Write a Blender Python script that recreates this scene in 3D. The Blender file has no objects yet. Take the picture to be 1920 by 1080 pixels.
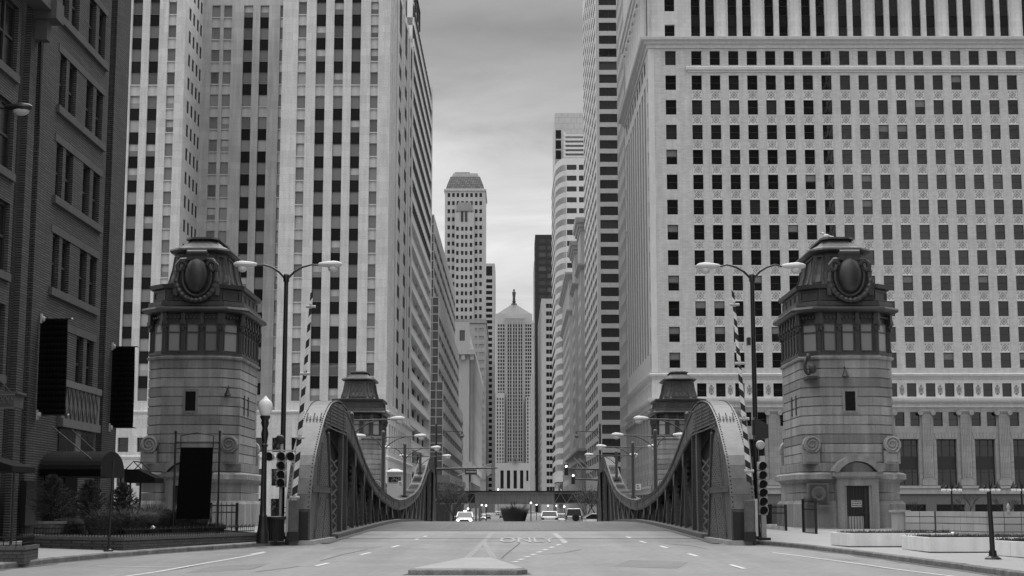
import bpy, math, random
from mathutils import Vector, Matrix
R = math.radians
random.seed(7)
scene = bpy.context.scene
col = scene.collection
# ---------------------------------------------------------------- camera
F = 2900.0                                   # focal length in photo pixels (1920 wide)
PITCH = math.atan(410 / F)
VPX = 964.5
YAW = math.atan((VPX - 960) / F * math.cos(PITCH))
EYE = 1.62
cd = bpy.data.cameras.new('camera'); cam = bpy.data.objects.new('camera', cd); col.objects.link(cam)
cam.location = (0, 0, EYE); cam.rotation_euler = (math.pi / 2 + PITCH, 0, YAW)
cd.sensor_width = 36.0; cd.lens = F / 1920 * 36.0; cd.clip_start = 0.5; cd.clip_end = 9000
scene.camera = cam
# ---------------------------------------------------------------- sky, sun, exposure (black and white photograph: all neutral)
SUN_EL, SUN_AZ = R(58), R(5)                 # veiled sun high in the south, ahead of the camera: north faces are lit by the sky
world = bpy.data.worlds.new('World'); scene.world = world; world.use_nodes = True
nt = world.node_tree; nt.nodes.clear()
def N(t, ty, **kw):
    n = t.nodes.new(ty)
    for k, v in kw.items(): setattr(n, k, v)
    return n
def L(t, a, b): t.links.new(a, b)
def mth(t, op, a, b=None, clamp=False):
    n = N(t, 'ShaderNodeMath', operation=op, use_clamp=clamp)
    for i, v in enumerate((a, b)):
        if v is None: continue
        if isinstance(v, (int, float)): n.inputs[i].default_value = v
        else: L(t, v, n.inputs[i])
    return n.outputs[0]
def ramp(t, fac, stops):
    n = N(t, 'ShaderNodeValToRGB'); cr = n.color_ramp
    while len(cr.elements) > 1: cr.elements.remove(cr.elements[0])
    for i, (p, v) in enumerate(stops):
        e = cr.elements[0] if i == 0 else cr.elements.new(p)
        e.position = p; e.color = (v, v, v, 1)
    L(t, fac, n.inputs[0]); return n.outputs[0]
sky = N(nt, 'ShaderNodeTexSky', sky_type='NISHITA', sun_disc=False)
sky.sun_elevation = SUN_EL; sky.sun_rotation = SUN_AZ; sky.dust_density = 4.0; sky.air_density = 1.5
bw = N(nt, 'ShaderNodeRGBToBW'); L(nt, sky.outputs[0], bw.inputs[0])
tc = N(nt, 'ShaderNodeTexCoord')
sp = N(nt, 'ShaderNodeSeparateXYZ'); L(nt, tc.outputs['Generated'], sp.inputs[0])
# cloud sheet: project the view direction on a flat layer overhead so that streaks flatten towards the horizon
zc = mth(nt, 'ADD', mth(nt, 'MAXIMUM', sp.outputs[2], 0.0), 0.14)
cx = mth(nt, 'DIVIDE', sp.outputs[0], zc); cy = mth(nt, 'DIVIDE', sp.outputs[1], zc)
cv = N(nt, 'ShaderNodeCombineXYZ'); L(nt, cx, cv.inputs[0]); L(nt, cy, cv.inputs[1])
mp = N(nt, 'ShaderNodeMapping'); mp.inputs['Scale'].default_value = (0.9, 1.25, 1); mp.inputs['Location'].default_value = (3.1, 1.45, 0); mp.inputs['Rotation'].default_value = (0, 0, 0.25)
L(nt, cv.outputs[0], mp.inputs[0])
nz = N(nt, 'ShaderNodeTexNoise'); nz.inputs['Scale'].default_value = 2.0; nz.inputs['Detail'].default_value = 9; nz.inputs['Roughness'].default_value = 0.58; nz.inputs['Distortion'].default_value = 0.5
L(nt, mp.outputs[0], nz.inputs['Vector'])
cloud = ramp(nt, nz.outputs[0], [(0.30, 0.58), (0.43, 0.83), (0.55, 1.0), (0.68, 1.2)])
# overcast: pale at the horizon, greyer above; unseen zenith raised to light the facades
elev = ramp(nt, mth(nt, 'MAXIMUM', sp.outputs[2], 0.0), [(0.0, 0.51), (0.10, 0.50), (0.20, 0.52), (0.25, 0.35), (0.30, 0.18), (0.38, 0.34), (0.6, 1.25), (1.0, 1.9)])
hz = N(nt, 'ShaderNodeMix', data_type='FLOAT')
L(nt, ramp(nt, mth(nt, 'MAXIMUM', sp.outputs[2], 0.0), [(0.04, 0.15), (0.20, 0.95)]), hz.inputs[0]); hz.inputs[2].default_value = 1.0; L(nt, cloud, hz.inputs[3])
grey = mth(nt, 'MULTIPLY', elev, hz.outputs[0])
clear = mth(nt, 'MULTIPLY', bw.outputs[0], 0.1)
mixs = N(nt, 'ShaderNodeMix', data_type='FLOAT'); mixs.inputs[0].default_value = 0.9; L(nt, clear, mixs.inputs[2]); L(nt, grey, mixs.inputs[3])
bg = N(nt, 'ShaderNodeBackground'); bg.inputs[1].default_value = 1.0; L(nt, mixs.outputs[0], bg.inputs[0])
wo = N(nt, 'ShaderNodeOutputWorld'); L(nt, bg.outputs[0], wo.inputs[0])
sd = bpy.data.lights.new('sun', 'SUN'); sd.energy = 0.8; sd.angle = R(50); so = bpy.data.objects.new('sun', sd); col.objects.link(so)
so.rotation_euler = (math.pi / 2 - SUN_EL, 0, R(175)); so.location = (-30, -30, 80)
vs = scene.view_settings; vs.view_transform = 'Standard'; vs.look = 'None'; vs.exposure = 0.55; vs.gamma = 1.0
scene.render.engine = 'CYCLES'
# ---------------------------------------------------------------- pixels to places
CP, SP, CY, SY = math.cos(PITCH), math.sin(PITCH), math.cos(YAW), math.sin(YAW)
def ray(px, py):
    dx = (px - 960) / F; dy = -(py - 540) / F
    x, y, z = dx, CP - dy * SP, SP + dy * CP
    return x * CY - y * SY, x * SY + y * CY, z
def at(px, py, Y):
    d = ray(px, py); t = Y / d[1]; return Vector((d[0] * t, Y, EYE + d[2] * t))
def gnd(px, py, z=0.0):
    d = ray(px, py); t = (z - EYE) / d[2]; return Vector((d[0] * t, d[1] * t, z))
RZ = [(-200, 0), (42, 0), (60, .17), (80, .42), (95, .57), (105, .6), (116, .53), (130, .28), (150, -.17), (170, -.65), (190, -1.1), (210, -1.55), (235, -1.9), (6000, -1.9)]
def rz(Y):
    for (a, za), (b, zb) in zip(RZ, RZ[1:]):
        if Y <= b: return za + (zb - za) * (Y - a) / (b - a)
    return -1.9
def road(px, py, dz=0.0):
    z = 0
    for _ in range(12): p = gnd(px, py, z + dz); z = rz(p.y)
    return Vector((p.x, p.y, z + dz))
# ---------------------------------------------------------------- mesh builder
class MB:
    def __init__(s): s.v = []; s.f = []; s.m = []; s.mi = 0
    def add(s, vs, fs):
        o = len(s.v); s.v += [tuple(p) for p in vs]
        for f in fs: s.f.append([o + i for i in f]); s.m.append(s.mi)
        return s
    def quad(s, a, b, c, d): return s.add([a, b, c, d], [(0, 1, 2, 3)])
    def box(s, x0, x1, y0, y1, z0, z1):
        if x0 > x1: x0, x1 = x1, x0
        if y0 > y1: y0, y1 = y1, y0
        if z0 > z1: z0, z1 = z1, z0
        return s.add([(x0, y0, z0), (x1, y0, z0), (x1, y1, z0), (x0, y1, z0), (x0, y0, z1), (x1, y0, z1), (x1, y1, z1), (x0, y1, z1)],
                     [(3, 2, 1, 0), (4, 5, 6, 7), (0, 1, 5, 4), (1, 2, 6, 5), (2, 3, 7, 6), (3, 0, 4, 7)])
    def loft(s, rings, cap0=True, cap1=True):
        n = len(rings[0]); o = [p for r in rings for p in r]; fs = []
        for i in range(len(rings) - 1):
            for j in range(n):
                k = (j + 1) % n
                fs.append((i * n + j, i * n + k, (i + 1) * n + k, (i + 1) * n + j))
        if cap0: fs.append(tuple(range(n - 1, -1, -1)))
        if cap1: fs.append(tuple((len(rings) - 1) * n + j for j in range(n)))
        return s.add(o, fs)
    def prism(s, poly, a0, a1, ax='x'):
        """polygon of 2-D points extruded along an axis: ax x -> (y,z), y -> (x,z), z -> (x,y)"""
        def P(p, a): return (a, p[0], p[1]) if ax == 'x' else ((p[0], a, p[1]) if ax == 'y' else (p[0], p[1], a))
        return s.loft([[P(p, a0) for p in poly], [P(p, a1) for p in poly]])
    def tube(s, path, r, n=8, cap=True):
        path = [Vector(p) for p in path]; rs = r if isinstance(r, (list, tuple)) else [r] * len(path); rings = []
        up = None
        for i, p in enumerate(path):
            a = path[max(0, i - 1)]; b = path[min(len(path) - 1, i + 1)]; t = (b - a).normalized()
            if up is None: up = Vector((0, 0, 1)) if abs(t.z) < .9 else Vector((1, 0, 0))
            x = t.cross(up)
            if x.length < 1e-4: x = t.cross(Vector((0, 1, 0)))
            x.normalize(); y = x.cross(t).normalized(); up = y
            rings.append([p + (x * math.cos(2 * math.pi * k / n) + y * math.sin(2 * math.pi * k / n)) * rs[i] for k in range(n)])
        return s.loft(rings, cap, cap)
    def lathe(s, prof, c=(0, 0, 0), n=12):
        return s.loft([[(c[0] + r * math.cos(2 * math.pi * k / n), c[1] + r * math.sin(2 * math.pi * k / n), c[2] + z) for k in range(n)] for r, z in prof])
    def bar(s, a, b, w, d):
        """rectangular bar from a to b, w across, d deep"""
        a, b = Vector(a), Vector(b); t = (b - a).normalized()
        up = Vector((1, 0, 0)) if abs(t.x) < .9 else Vector((0, 0, 1))
        x = t.cross(up).normalized() * (w / 2); y = up * 1.0
        y = (y - t * y.dot(t)).normalized() * (d / 2)
        return s.loft([[p - x - y, p + x - y, p + x + y, p - x + y] for p in (a, b)])
    def ball(s, c, rx, ry, rz_, n=10, m=6):
        return s.loft([[(c[0] + rx * math.sin(math.pi * max(.02, min(.98, i / m))) * math.cos(2 * math.pi * k / n),
                         c[1] + ry * math.sin(math.pi * max(.02, min(.98, i / m))) * math.sin(2 * math.pi * k / n),
                         c[2] - rz_ * math.cos(math.pi * i / m)) for k in range(n)] for i in range(m + 1)])
    def mesh(s, name, mats, smooth=False, off=(0, 0, 0)):
        me = bpy.data.meshes.new(name)
        me.from_pydata([(x - off[0], y - off[1], z - off[2]) for x, y, z in s.v], [], s.f)
        for m in (mats if isinstance(mats, (list, tuple)) else [mats]): me.materials.append(m)
        if any(s.m): me.polygons.foreach_set('material_index', s.m)
        if smooth:
            me.polygons.foreach_set('use_smooth', [True] * len(me.polygons))
            try: me.set_sharp_from_angle(angle=R(38))
            except Exception: pass
        me.update(); return me
    def build(s, name, mats, parent=None, smooth=False, bevel=0, **tags):
        off = base_of(parent)
        o = put(s.mesh(name, mats, smooth, off), name, parent)
        if bevel:
            b = o.modifiers.new('bevel', 'BEVEL'); b.width = bevel; b.segments = 2; b.limit_method = 'ANGLE'
        for k, v in tags.items(): o[k] = v
        return o
def base_of(p):
    v = Vector((0, 0, 0))
    while p is not None: v += p.location; p = p.parent
    return v
def put(me, name, parent=None, loc=None, rz_=0.0):
    """object from a mesh; loc is in the world when the parent is an unrotated base"""
    o = bpy.data.objects.new(name, me); col.objects.link(o); o.parent = parent
    if loc is not None: o.location = Vector(loc) - base_of(parent)
    if rz_: o.rotation_euler = (0, 0, rz_)
    return o
def tag(o, label=None, cat=None, group=None, kind=None):
    for k, v in (('label', label), ('category', cat), ('group', group), ('kind', kind)):
        if v: o[k] = v
    return o
def thing(name, label, cat, loc=(0, 0, 0), group=None):
    o = bpy.data.objects.new(name, None); col.objects.link(o); o.location = loc; o.empty_display_size = .3
    return tag(o, label, cat, group)
def copy_tree(o, parent=None):
    c = o.copy(); col.objects.link(c); c.parent = parent
    for ch in list(o.children): copy_tree(ch, c)
    return c
def struct(mb, name, mat, **k): return tag(mb.build(name, mat, **k), kind='structure')
# ---------------------------------------------------------------- materials (all greys)
MATS = {}
def M(name, v, rough=.8, var=.18, scale=2.5, bump=.0, metal=0.0, spec=.4, brick=None, streak=0.0, rnd=0.0, emit=0.0, fine=0.0, coat=0.0, track=0.0):
    m = bpy.data.materials.new(name); m.use_nodes = True; t = m.node_tree; b = t.nodes['Principled BSDF']
    b.inputs['Roughness'].default_value = rough; b.inputs['Metallic'].default_value = metal; b.inputs['Specular IOR Level'].default_value = spec
    if coat: b.inputs['Coat Weight'].default_value = coat; b.inputs['Coat Roughness'].default_value = .06
    tx = N(t, 'ShaderNodeTexCoord'); co = tx.outputs['Object']
    nz = N(t, 'ShaderNodeTexNoise'); nz.inputs['Scale'].default_value = scale; nz.inputs['Detail'].default_value = 8; nz.inputs['Roughness'].default_value = .6; L(t, co, nz.inputs['Vector'])
    fac = mth(t, 'ADD', mth(t, 'MULTIPLY', mth(t, 'SUBTRACT', nz.outputs[0], .5), 2.6 * var), 1.0)
    if fine:
        n2 = N(t, 'ShaderNodeTexNoise'); n2.inputs['Scale'].default_value = scale * 14; n2.inputs['Detail'].default_value = 3; L(t, co, n2.inputs['Vector'])
        fac = mth(t, 'MULTIPLY', fac, mth(t, 'ADD', mth(t, 'MULTIPLY', mth(t, 'SUBTRACT', n2.outputs[0], .5), 2.4 * fine), 1.0))
    if streak:                                                     # rain streaks running down
        mp = N(t, 'ShaderNodeMapping'); mp.inputs['Scale'].default_value = (1.6, 1.6, .12); L(t, co, mp.inputs[0])
        n3 = N(t, 'ShaderNodeTexNoise'); n3.inputs['Scale'].default_value = 1.7; n3.inputs['Detail'].default_value = 6; L(t, mp.outputs[0], n3.inputs['Vector'])
        fac = mth(t, 'MULTIPLY', fac, mth(t, 'ADD', mth(t, 'MULTIPLY', mth(t, 'SUBTRACT', n3.outputs[0], .5), 2.2 * streak), 1.0))
    if track:                                                      # wheel tracks and oil along the lanes
        mp = N(t, 'ShaderNodeMapping'); mp.inputs['Scale'].default_value = (.62, .022, 1); L(t, co, mp.inputs[0])
        n4 = N(t, 'ShaderNodeTexNoise'); n4.inputs['Scale'].default_value = 1.0; n4.inputs['Detail'].default_value = 5; L(t, mp.outputs[0], n4.inputs['Vector'])
        fac = mth(t, 'MULTIPLY', fac, mth(t, 'ADD', mth(t, 'MULTIPLY', mth(t, 'SUBTRACT', n4.outputs[0], .5), 2.2 * track), 1.0))
    if rnd:
        oi = N(t, 'ShaderNodeObjectInfo'); fac = mth(t, 'MULTIPLY', fac, mth(t, 'ADD', mth(t, 'MULTIPLY', mth(t, 'SUBTRACT', oi.outputs['Random'], .5), 2 * rnd), 1.0))
    h = fac
    if brick:
        bw_, bh, mort, msz, contrast = brick[:5]
        sx = N(t, 'ShaderNodeSeparateXYZ'); L(t, co, sx.inputs[0]); cb = N(t, 'ShaderNodeCombineXYZ')
        uu = mth(t, 'ADD', sx.outputs[0], sx.outputs[1])
        if len(brick) > 5: oj = N(t, 'ShaderNodeObjectInfo'); uu = mth(t, 'ADD', uu, mth(t, 'MULTIPLY', oj.outputs['Random'], 37.0))
        L(t, uu, cb.inputs[0]); L(t, sx.outputs[2] if len(brick) < 6 else mth(t, 'ADD', sx.outputs[2], 40.0), cb.inputs[1])
        br = N(t, 'ShaderNodeTexBrick'); L(t, cb.outputs[0], br.inputs['Vector']); br.inputs['Scale'].default_value = 1
        br.inputs['Brick Width'].default_value = bw_; br.inputs['Row Height'].default_value = bh; br.inputs['Mortar Size'].default_value = msz; br.inputs['Mortar Smooth'].default_value = .2
        for i, q in (('Color1', 1 - contrast), ('Color2', 1 + contrast), ('Mortar', mort)): br.inputs[i].default_value = (q, q, q, 1)
        sb = N(t, 'ShaderNodeRGBToBW'); L(t, br.outputs[0], sb.inputs[0]); fac = mth(t, 'MULTIPLY', fac, sb.outputs[0]); h = sb.outputs[0]
    val = mth(t, 'MULTIPLY', fac, v, clamp=True)
    cc = N(t, 'ShaderNodeCombineColor')
    for i in range(3): L(t, val, cc.inputs[i])
    L(t, cc.outputs[0], b.inputs['Base Color'])
    if bump:
        bp = N(t, 'ShaderNodeBump'); bp.inputs['Strength'].default_value = bump; bp.inputs['Distance'].default_value = .03; L(t, h, bp.inputs['Height']); L(t, bp.outputs[0], b.inputs['Normal'])
    if emit: L(t, cc.outputs[0], b.inputs['Emission Color']); b.inputs['Emission Strength'].default_value = emit
    MATS[name] = m; return m
def glass(name, stops, rough=.04, ior=1.9, wob=.02):
    """window: what shows through the pane differs from pane to pane (dark room, shade, blind); the sheen is real reflection, glass_sky adds some in its colour"""
    m = bpy.data.materials.new(name); m.use_nodes = True; t = m.node_tree; b = t.nodes['Principled BSDF']
    oi = N(t, 'ShaderNodeObjectInfo'); ge = N(t, 'ShaderNodeNewGeometry')
    r = mth(t, 'FRACT', mth(t, 'ADD', oi.outputs['Random'], ge.outputs['Random Per Island']))
    c = ramp(t, r, stops); L(t, c, b.inputs['Base Color']); t.nodes[-1].color_ramp.interpolation = 'CONSTANT' if False else 'LINEAR'
    b.inputs['Roughness'].default_value = rough; b.inputs['IOR'].default_value = ior
    tx = N(t, 'ShaderNodeTexCoord'); nz = N(t, 'ShaderNodeTexNoise'); nz.inputs['Scale'].default_value = 1.1; nz.inputs['Detail'].default_value = 2; L(t, tx.outputs['Object'], nz.inputs['Vector'])
    bp = N(t, 'ShaderNodeBump'); bp.inputs['Strength'].default_value = wob * 6; bp.inputs['Distance'].default_value = .05; L(t, nz.outputs[0], bp.inputs['Height']); L(t, bp.outputs[0], b.inputs['Normal'])
    MATS[name] = m; return m
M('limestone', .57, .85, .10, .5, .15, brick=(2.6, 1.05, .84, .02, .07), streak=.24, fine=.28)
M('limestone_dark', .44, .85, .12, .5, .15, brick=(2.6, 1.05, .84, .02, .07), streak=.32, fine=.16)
M('pale_brick', .52, .85, .12, .6, .2, brick=(.60, .20, .80, .020, .08), streak=.20, fine=.12)
M('base_block', .32, .8, .14, .8, .15, brick=(1.2, .7, .74, .02, .08), streak=.25, fine=.12)
M('base_terracotta', .38, .75, .16, 1.2, .15, streak=.25, fine=.2)
M('rivet', .030, .5, .2, 3)  # shading of the heads put into a darker colour than the plate
M('terracotta', .60, .7, .12, 1.2, .15, streak=.15, fine=.15)
M('pale_block', .54, .8, .10, .8, .15, brick=(.9, .55, .80, .015, .05), streak=.14, fine=.08)
M('dark_brick', .090, .85, .18, .8, .5, brick=(.95, .098, .26, .024, .20), streak=.16, fine=.2)
M('sill_stone', .085, .8, .2, 2, .2, streak=.2)
M('carved_stone', .135, .8, .16, 3, .3, streak=.2, fine=.2)
M('tower_stone', .28, .8, .18, 1.3, .25, brick=(1.25, 100.0, .62, .012, .12, 1), streak=.62, fine=.28, rnd=.2)
M('tower_metal', .052, .40, .40, 2.2, .35, metal=.15, spec=.6, streak=.45, fine=.35)
M('bridge_steel', .072, .42, .36, 1.6, .15, metal=.0, spec=.55, streak=.8, fine=.35)
M('bridge_dark', .022, .6, .3, 2, .1, streak=.3)
M('bridge_wear', .11, .6, .5, 5, .2, streak=.5, fine=.4)
M('black_iron', .010, .35, .25, 4, .1, spec=.5)
M('pole_grey', .055, .4, .2, 3, .05, spec=.5, streak=.2)
M('black_cloth', .0035, .95, .3, 2, .2, spec=.1)
M('awning', .009, .9, .3, 3, .2, spec=.2)
M('lamp_white', .62, .35, .12, 5, .0, spec=.5)
M('globe_white', .80, .25, .05, 5, .0, spec=.5)
M('signal_grey', .42, .4, .2, 6, .05, streak=.3)
M('lens_dark', .006, .35, .2, 6, 0, spec=.15)
M('white_paint', .72, .7, .28, 9, 0, fine=.5)
M('worn_paint', .40, .8, .40, 6, 0, fine=.8)
M('asphalt', .26, .88, .20, .28, .25, fine=.26, track=.30)
M('deck_grating', .09, .6, .22, .5, .2, fine=.2)
M('tar', .10, .7, .3, 4, 0)
M('concrete', .40, .85, .14, 1.0, .25, streak=.2, fine=.18)
M('kerb_stone', .20, .9, .45, 2.6, .5, streak=.5, fine=.5, rnd=.15)
M('sidewalk', .36, .88, .14, .7, .2, fine=.2)
M('ground', .22, .95, .2, .5, .2)
M('planter_white', .78, .75, .10, 2.5, .15, streak=.2, fine=.12)
M('soil', .035, .95, .5, 6, .8)
M('needle_leaf', .058, .8, .5, 9, 0, rnd=.2)
M('shrub_leaf', .10, .8, .5, 9, 0, rnd=.2)
M('grass_leaf', .075, .8, .5, 9, 0)
M('bark', .035, .9, .4, 9, .4)
M('water', .03, .08, .2, .8, .35, spec=.6)
M('bronze_panel', .016, .8, .45, 5, .35, spec=.15, rnd=.3)
M('light_panel', .47, .8, .12, 1.5, .15, streak=.25, fine=.1, rnd=.07)
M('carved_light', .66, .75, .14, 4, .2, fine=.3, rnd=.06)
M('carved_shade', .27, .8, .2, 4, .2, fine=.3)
M('slot_dark', .05, .95, .3, 1.5, 0, spec=.05)
M('slot_mid', .20, .95, .3, 1.5, 0, spec=.05)
M('frame_dark', .03, .5, .2, 4)
M('frame_grey', .22, .5, .2, 4)
M('granite', .14, .5, .25, 6, .1, fine=.3)
M('striped_white', .42, .6, .10, .6, .1, brick=(2.8, 1.6, .85, .02, .02), streak=.12)
M('striped_band', .60, .55, .10, .5, .1, streak=.12)
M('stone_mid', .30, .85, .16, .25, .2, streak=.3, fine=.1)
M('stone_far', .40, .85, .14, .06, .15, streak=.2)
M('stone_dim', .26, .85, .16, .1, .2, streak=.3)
M('dark_tower', .020, .5, .2, .3)
M('dark_tower_rib', .030, .5, .2, .3)
M('slate_tile', .17, .7, .3, .4, .3, brick=(1.3, 1.1, .5, .22, .3))
M('roof_metal', .12, .5, .15, .05)
M('mullion', .55, .5, .1, 1)
M('grid_panel', .46, .5, .08, .4, 0, brick=(2.2, 2.2, .72, .10, .03))
M('car_white', .55, .25, .03, 3, 0, coat=1.0)
M('car_silver', .40, .25, .04, 3, 0, coat=1.0)
M('car_dark', .03, .25, .1, 3, 0, coat=1.0)
M('car_glass', .008, .15, .1, 3, 0, spec=.25)
M('tyre', .012, .8, .2, 6)
M('chrome', .35, .25, .1, 3, metal=.9)
M('lamp_lit', 1.0, .4, 0, 1, emit=2.5)
M('lamp_glow', 1.0, .4, 0, 1, emit=1.6)
M('tail_lamp', .06, .2, .1, 4)
M('display', .012, .3, .2, 4)
M('flag_light', .55, .9, .2, 4)
M('flag_dark', .08, .9, .2, 4)
M('gull', .75, .8, .15, 9)
M('scale_tile', .060, .5, .3, 3, .4, metal=.1, brick=(.32, .22, .5, .03, .25))
glass('glass_sky', [(0, .13), (.30, .16), (.50, .19), (.62, .06), (.70, .15), (.86, .17), (.90, .30), (.96, .45), (1, .14)], ior=1.8)  # pale tones: drawn shades plus sky reflection put into the base colour
glass('glass_dark', [(0, .006), (.6, .010), (.85, .016), (.93, .04), (.96, .012), (1, .008)], ior=1.65, wob=.04)
glass('glass_black', [(0, .006), (1, .014)], rough=.2, ior=1.35)
glass('glass_far', [(0, .03), (.5, .05), (.7, .09), (.85, .03), (.93, .30), (1, .04)], rough=.15, ior=1.5)
glass('glass_lantern', [(0, .26), (.3, .34), (.5, .12), (.7, .36), (1, .2)], rough=.10, ior=1.6)
glass('glass_curtain', [(0, .10), (.4, .14), (.8, .18), (1, .10)], ior=1.9, wob=.06)
X = MATS
# ================================================================ facades
_WM = {}
def win_mesh(style, w, h):
    k = (style, round(w, 3), round(h, 3))
    if k in _WM: return _WM[k]
    b = MB(); w, h = k[1], k[2]
    def frame(t, d=.08, mi=0):
        b.mi = mi
        b.box(0, t, 0, d, 0, h); b.box(w - t, w, 0, d, 0, h); b.box(t, w - t, 0, d, 0, t); b.box(t, w - t, 0, d, h - t, h)
    def pane(y=.05): b.mi = 1; b.quad((0, y, 0), (w, y, 0), (w, y, h), (0, y, h))
    mats = None
    if style == 'sky':          # narrow light frame, shade variants come from the glass
        frame(.07); b.box(.07, w - .07, .01, .06, h * .02, h * .06); pane(); mats = [X['frame_grey'], X['glass_sky']]
    elif style == 'sky_shade':  # blind drawn part of the way
        frame(.07); pane(); b.mi = 2; b.quad((.07, .045, h * .45), (w - .07, .045, h * .45), (w - .07, .045, h - .07), (.07, .045, h - .07)); mats = [X['frame_grey'], X['glass_sky'], X['light_panel']]
    elif style == 'dark':
        frame(.06); b.box(.06, w - .06, .02, .06, h * .48, h * .48 + .05); pane(); mats = [X['frame_dark'], X['glass_dark']]
    elif style == 'dark_shade':
        frame(.06); b.box(.06, w - .06, .02, .06, h * .48, h * .48 + .05); pane(); b.mi = 2; b.quad((.06, .045, h * .55), (w - .06, .045, h * .55), (w - .06, .045, h - .06), (.06, .045, h - .06)); mats = [X['frame_dark'], X['glass_dark'], X['slot_mid']]
    elif style == 'sash':
        frame(.09); b.box(.09, w - .09, 0, .07, h * .46, h * .46 + .09); pane(); mats = [X['frame_dark'], X['glass_black']]
    elif style == 'double':
        frame(.1); b.box(w * .5 - .08, w * .5 + .08, -.02, .08, .1, h - .1); b.box(.1, w - .1, 0, .07, h * .5, h * .5 + .1); pane(); mats = [X['frame_dark'], X['glass_black']]
    elif style == 'tall':       # two-storey window with dark panel between and mullions
        frame(.12); b.box(.12, w - .12, -.02, .08, h * .36, h * .64)
        for q in (.3, .7):
            for a, c in ((.12, h * .36), (h * .64, h - .12)): b.box(w * q - .05, w * q + .05, 0, .08, a, c)
        for zz in (h * .30, h * .86): b.box(.12, w - .12, .01, .07, zz, zz + .06)
        pane(); mats = [X['frame_dark'], X['glass_dark']]
    elif style == 'ribbon':
        for i in range(1, max(2, int(w / 1.6))): b.box(w * i / max(2, int(w / 1.6)) - .03, w * i / max(2, int(w / 1.6)) + .03, 0, .06, 0, h)
        pane(); mats = [X['frame_dark'], X['glass_dark']]
    elif style == 'far':
        pane(.0); mats = [X['frame_dark'], X['glass_far']]
    elif style in ('slot', 'slotmid'):
        pane(.0); mats = [X['frame_dark'], X['slot_dark' if style == 'slot' else 'slot_mid']]
    elif style == 'fardark':
        pane(.0); mats = [X['frame_dark'], X['glass_black']]
    elif style == 'bronze':     # dark cast spandrel with raised motif
        b.box(0, w, .0, .1, 0, h); b.box(0, w, -.03, 0, 0, .1); b.box(0, w, -.03, 0, h - .1, h)
        for i in range(4): b.box(w * (.14 + .2 * i), w * (.2 + .2 * i), -.02, 0, .2, h - .2)
        b.add([(w / 2, -.05, h * .25), (w * .68, -.01, h / 2), (w / 2, -.05, h * .75), (w * .32, -.01, h / 2)], [(0, 1, 2, 3)])
        mats = [X['bronze_panel']]
    elif style == 'plain':      # light stone spandrel with a sill on top
        b.box(0, w, 0, .3, 0, h); b.box(-.06, w + .06, -.16, .0, h - .16, h - .02); b.box(0, w, -.04, 0, .05, .16); mats = [X['light_panel']]
    elif style == 'diamond':    # terracotta spandrel, diamond in a square
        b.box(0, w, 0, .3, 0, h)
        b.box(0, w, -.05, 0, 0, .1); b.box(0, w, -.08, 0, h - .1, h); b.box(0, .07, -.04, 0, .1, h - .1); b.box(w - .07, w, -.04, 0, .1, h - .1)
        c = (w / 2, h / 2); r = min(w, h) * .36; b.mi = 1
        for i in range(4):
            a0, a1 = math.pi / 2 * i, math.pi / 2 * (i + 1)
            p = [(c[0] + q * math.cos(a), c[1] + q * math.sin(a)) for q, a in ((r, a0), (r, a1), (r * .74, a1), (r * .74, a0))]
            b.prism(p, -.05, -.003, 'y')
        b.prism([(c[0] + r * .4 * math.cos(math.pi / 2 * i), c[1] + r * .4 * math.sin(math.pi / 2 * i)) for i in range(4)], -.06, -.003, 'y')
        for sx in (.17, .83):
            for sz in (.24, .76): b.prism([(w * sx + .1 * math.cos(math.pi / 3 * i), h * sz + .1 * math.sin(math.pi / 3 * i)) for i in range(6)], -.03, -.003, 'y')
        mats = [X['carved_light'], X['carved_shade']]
    elif style == 'rosette':    # carved frieze panel
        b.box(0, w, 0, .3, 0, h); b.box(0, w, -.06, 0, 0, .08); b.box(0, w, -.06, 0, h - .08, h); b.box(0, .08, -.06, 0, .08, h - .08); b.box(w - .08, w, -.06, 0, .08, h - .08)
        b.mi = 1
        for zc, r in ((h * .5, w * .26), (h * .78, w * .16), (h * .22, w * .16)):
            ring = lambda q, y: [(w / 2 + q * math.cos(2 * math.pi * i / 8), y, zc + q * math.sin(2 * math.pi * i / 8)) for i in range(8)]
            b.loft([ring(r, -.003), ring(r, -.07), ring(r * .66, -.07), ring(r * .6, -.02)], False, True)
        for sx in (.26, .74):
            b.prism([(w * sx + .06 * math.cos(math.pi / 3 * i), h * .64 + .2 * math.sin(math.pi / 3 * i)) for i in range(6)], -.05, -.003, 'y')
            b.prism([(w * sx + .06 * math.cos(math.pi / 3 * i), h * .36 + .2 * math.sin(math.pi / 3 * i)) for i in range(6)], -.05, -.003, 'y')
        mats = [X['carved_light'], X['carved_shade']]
    me = b.mesh(style, mats); _WM[k] = me; return me
STYLE_NAME = {'bronze': 'spandrel_panel', 'plain': 'spandrel_panel', 'diamond': 'spandrel_panel', 'rosette': 'frieze_panel'}
COUNT = {}
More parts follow.
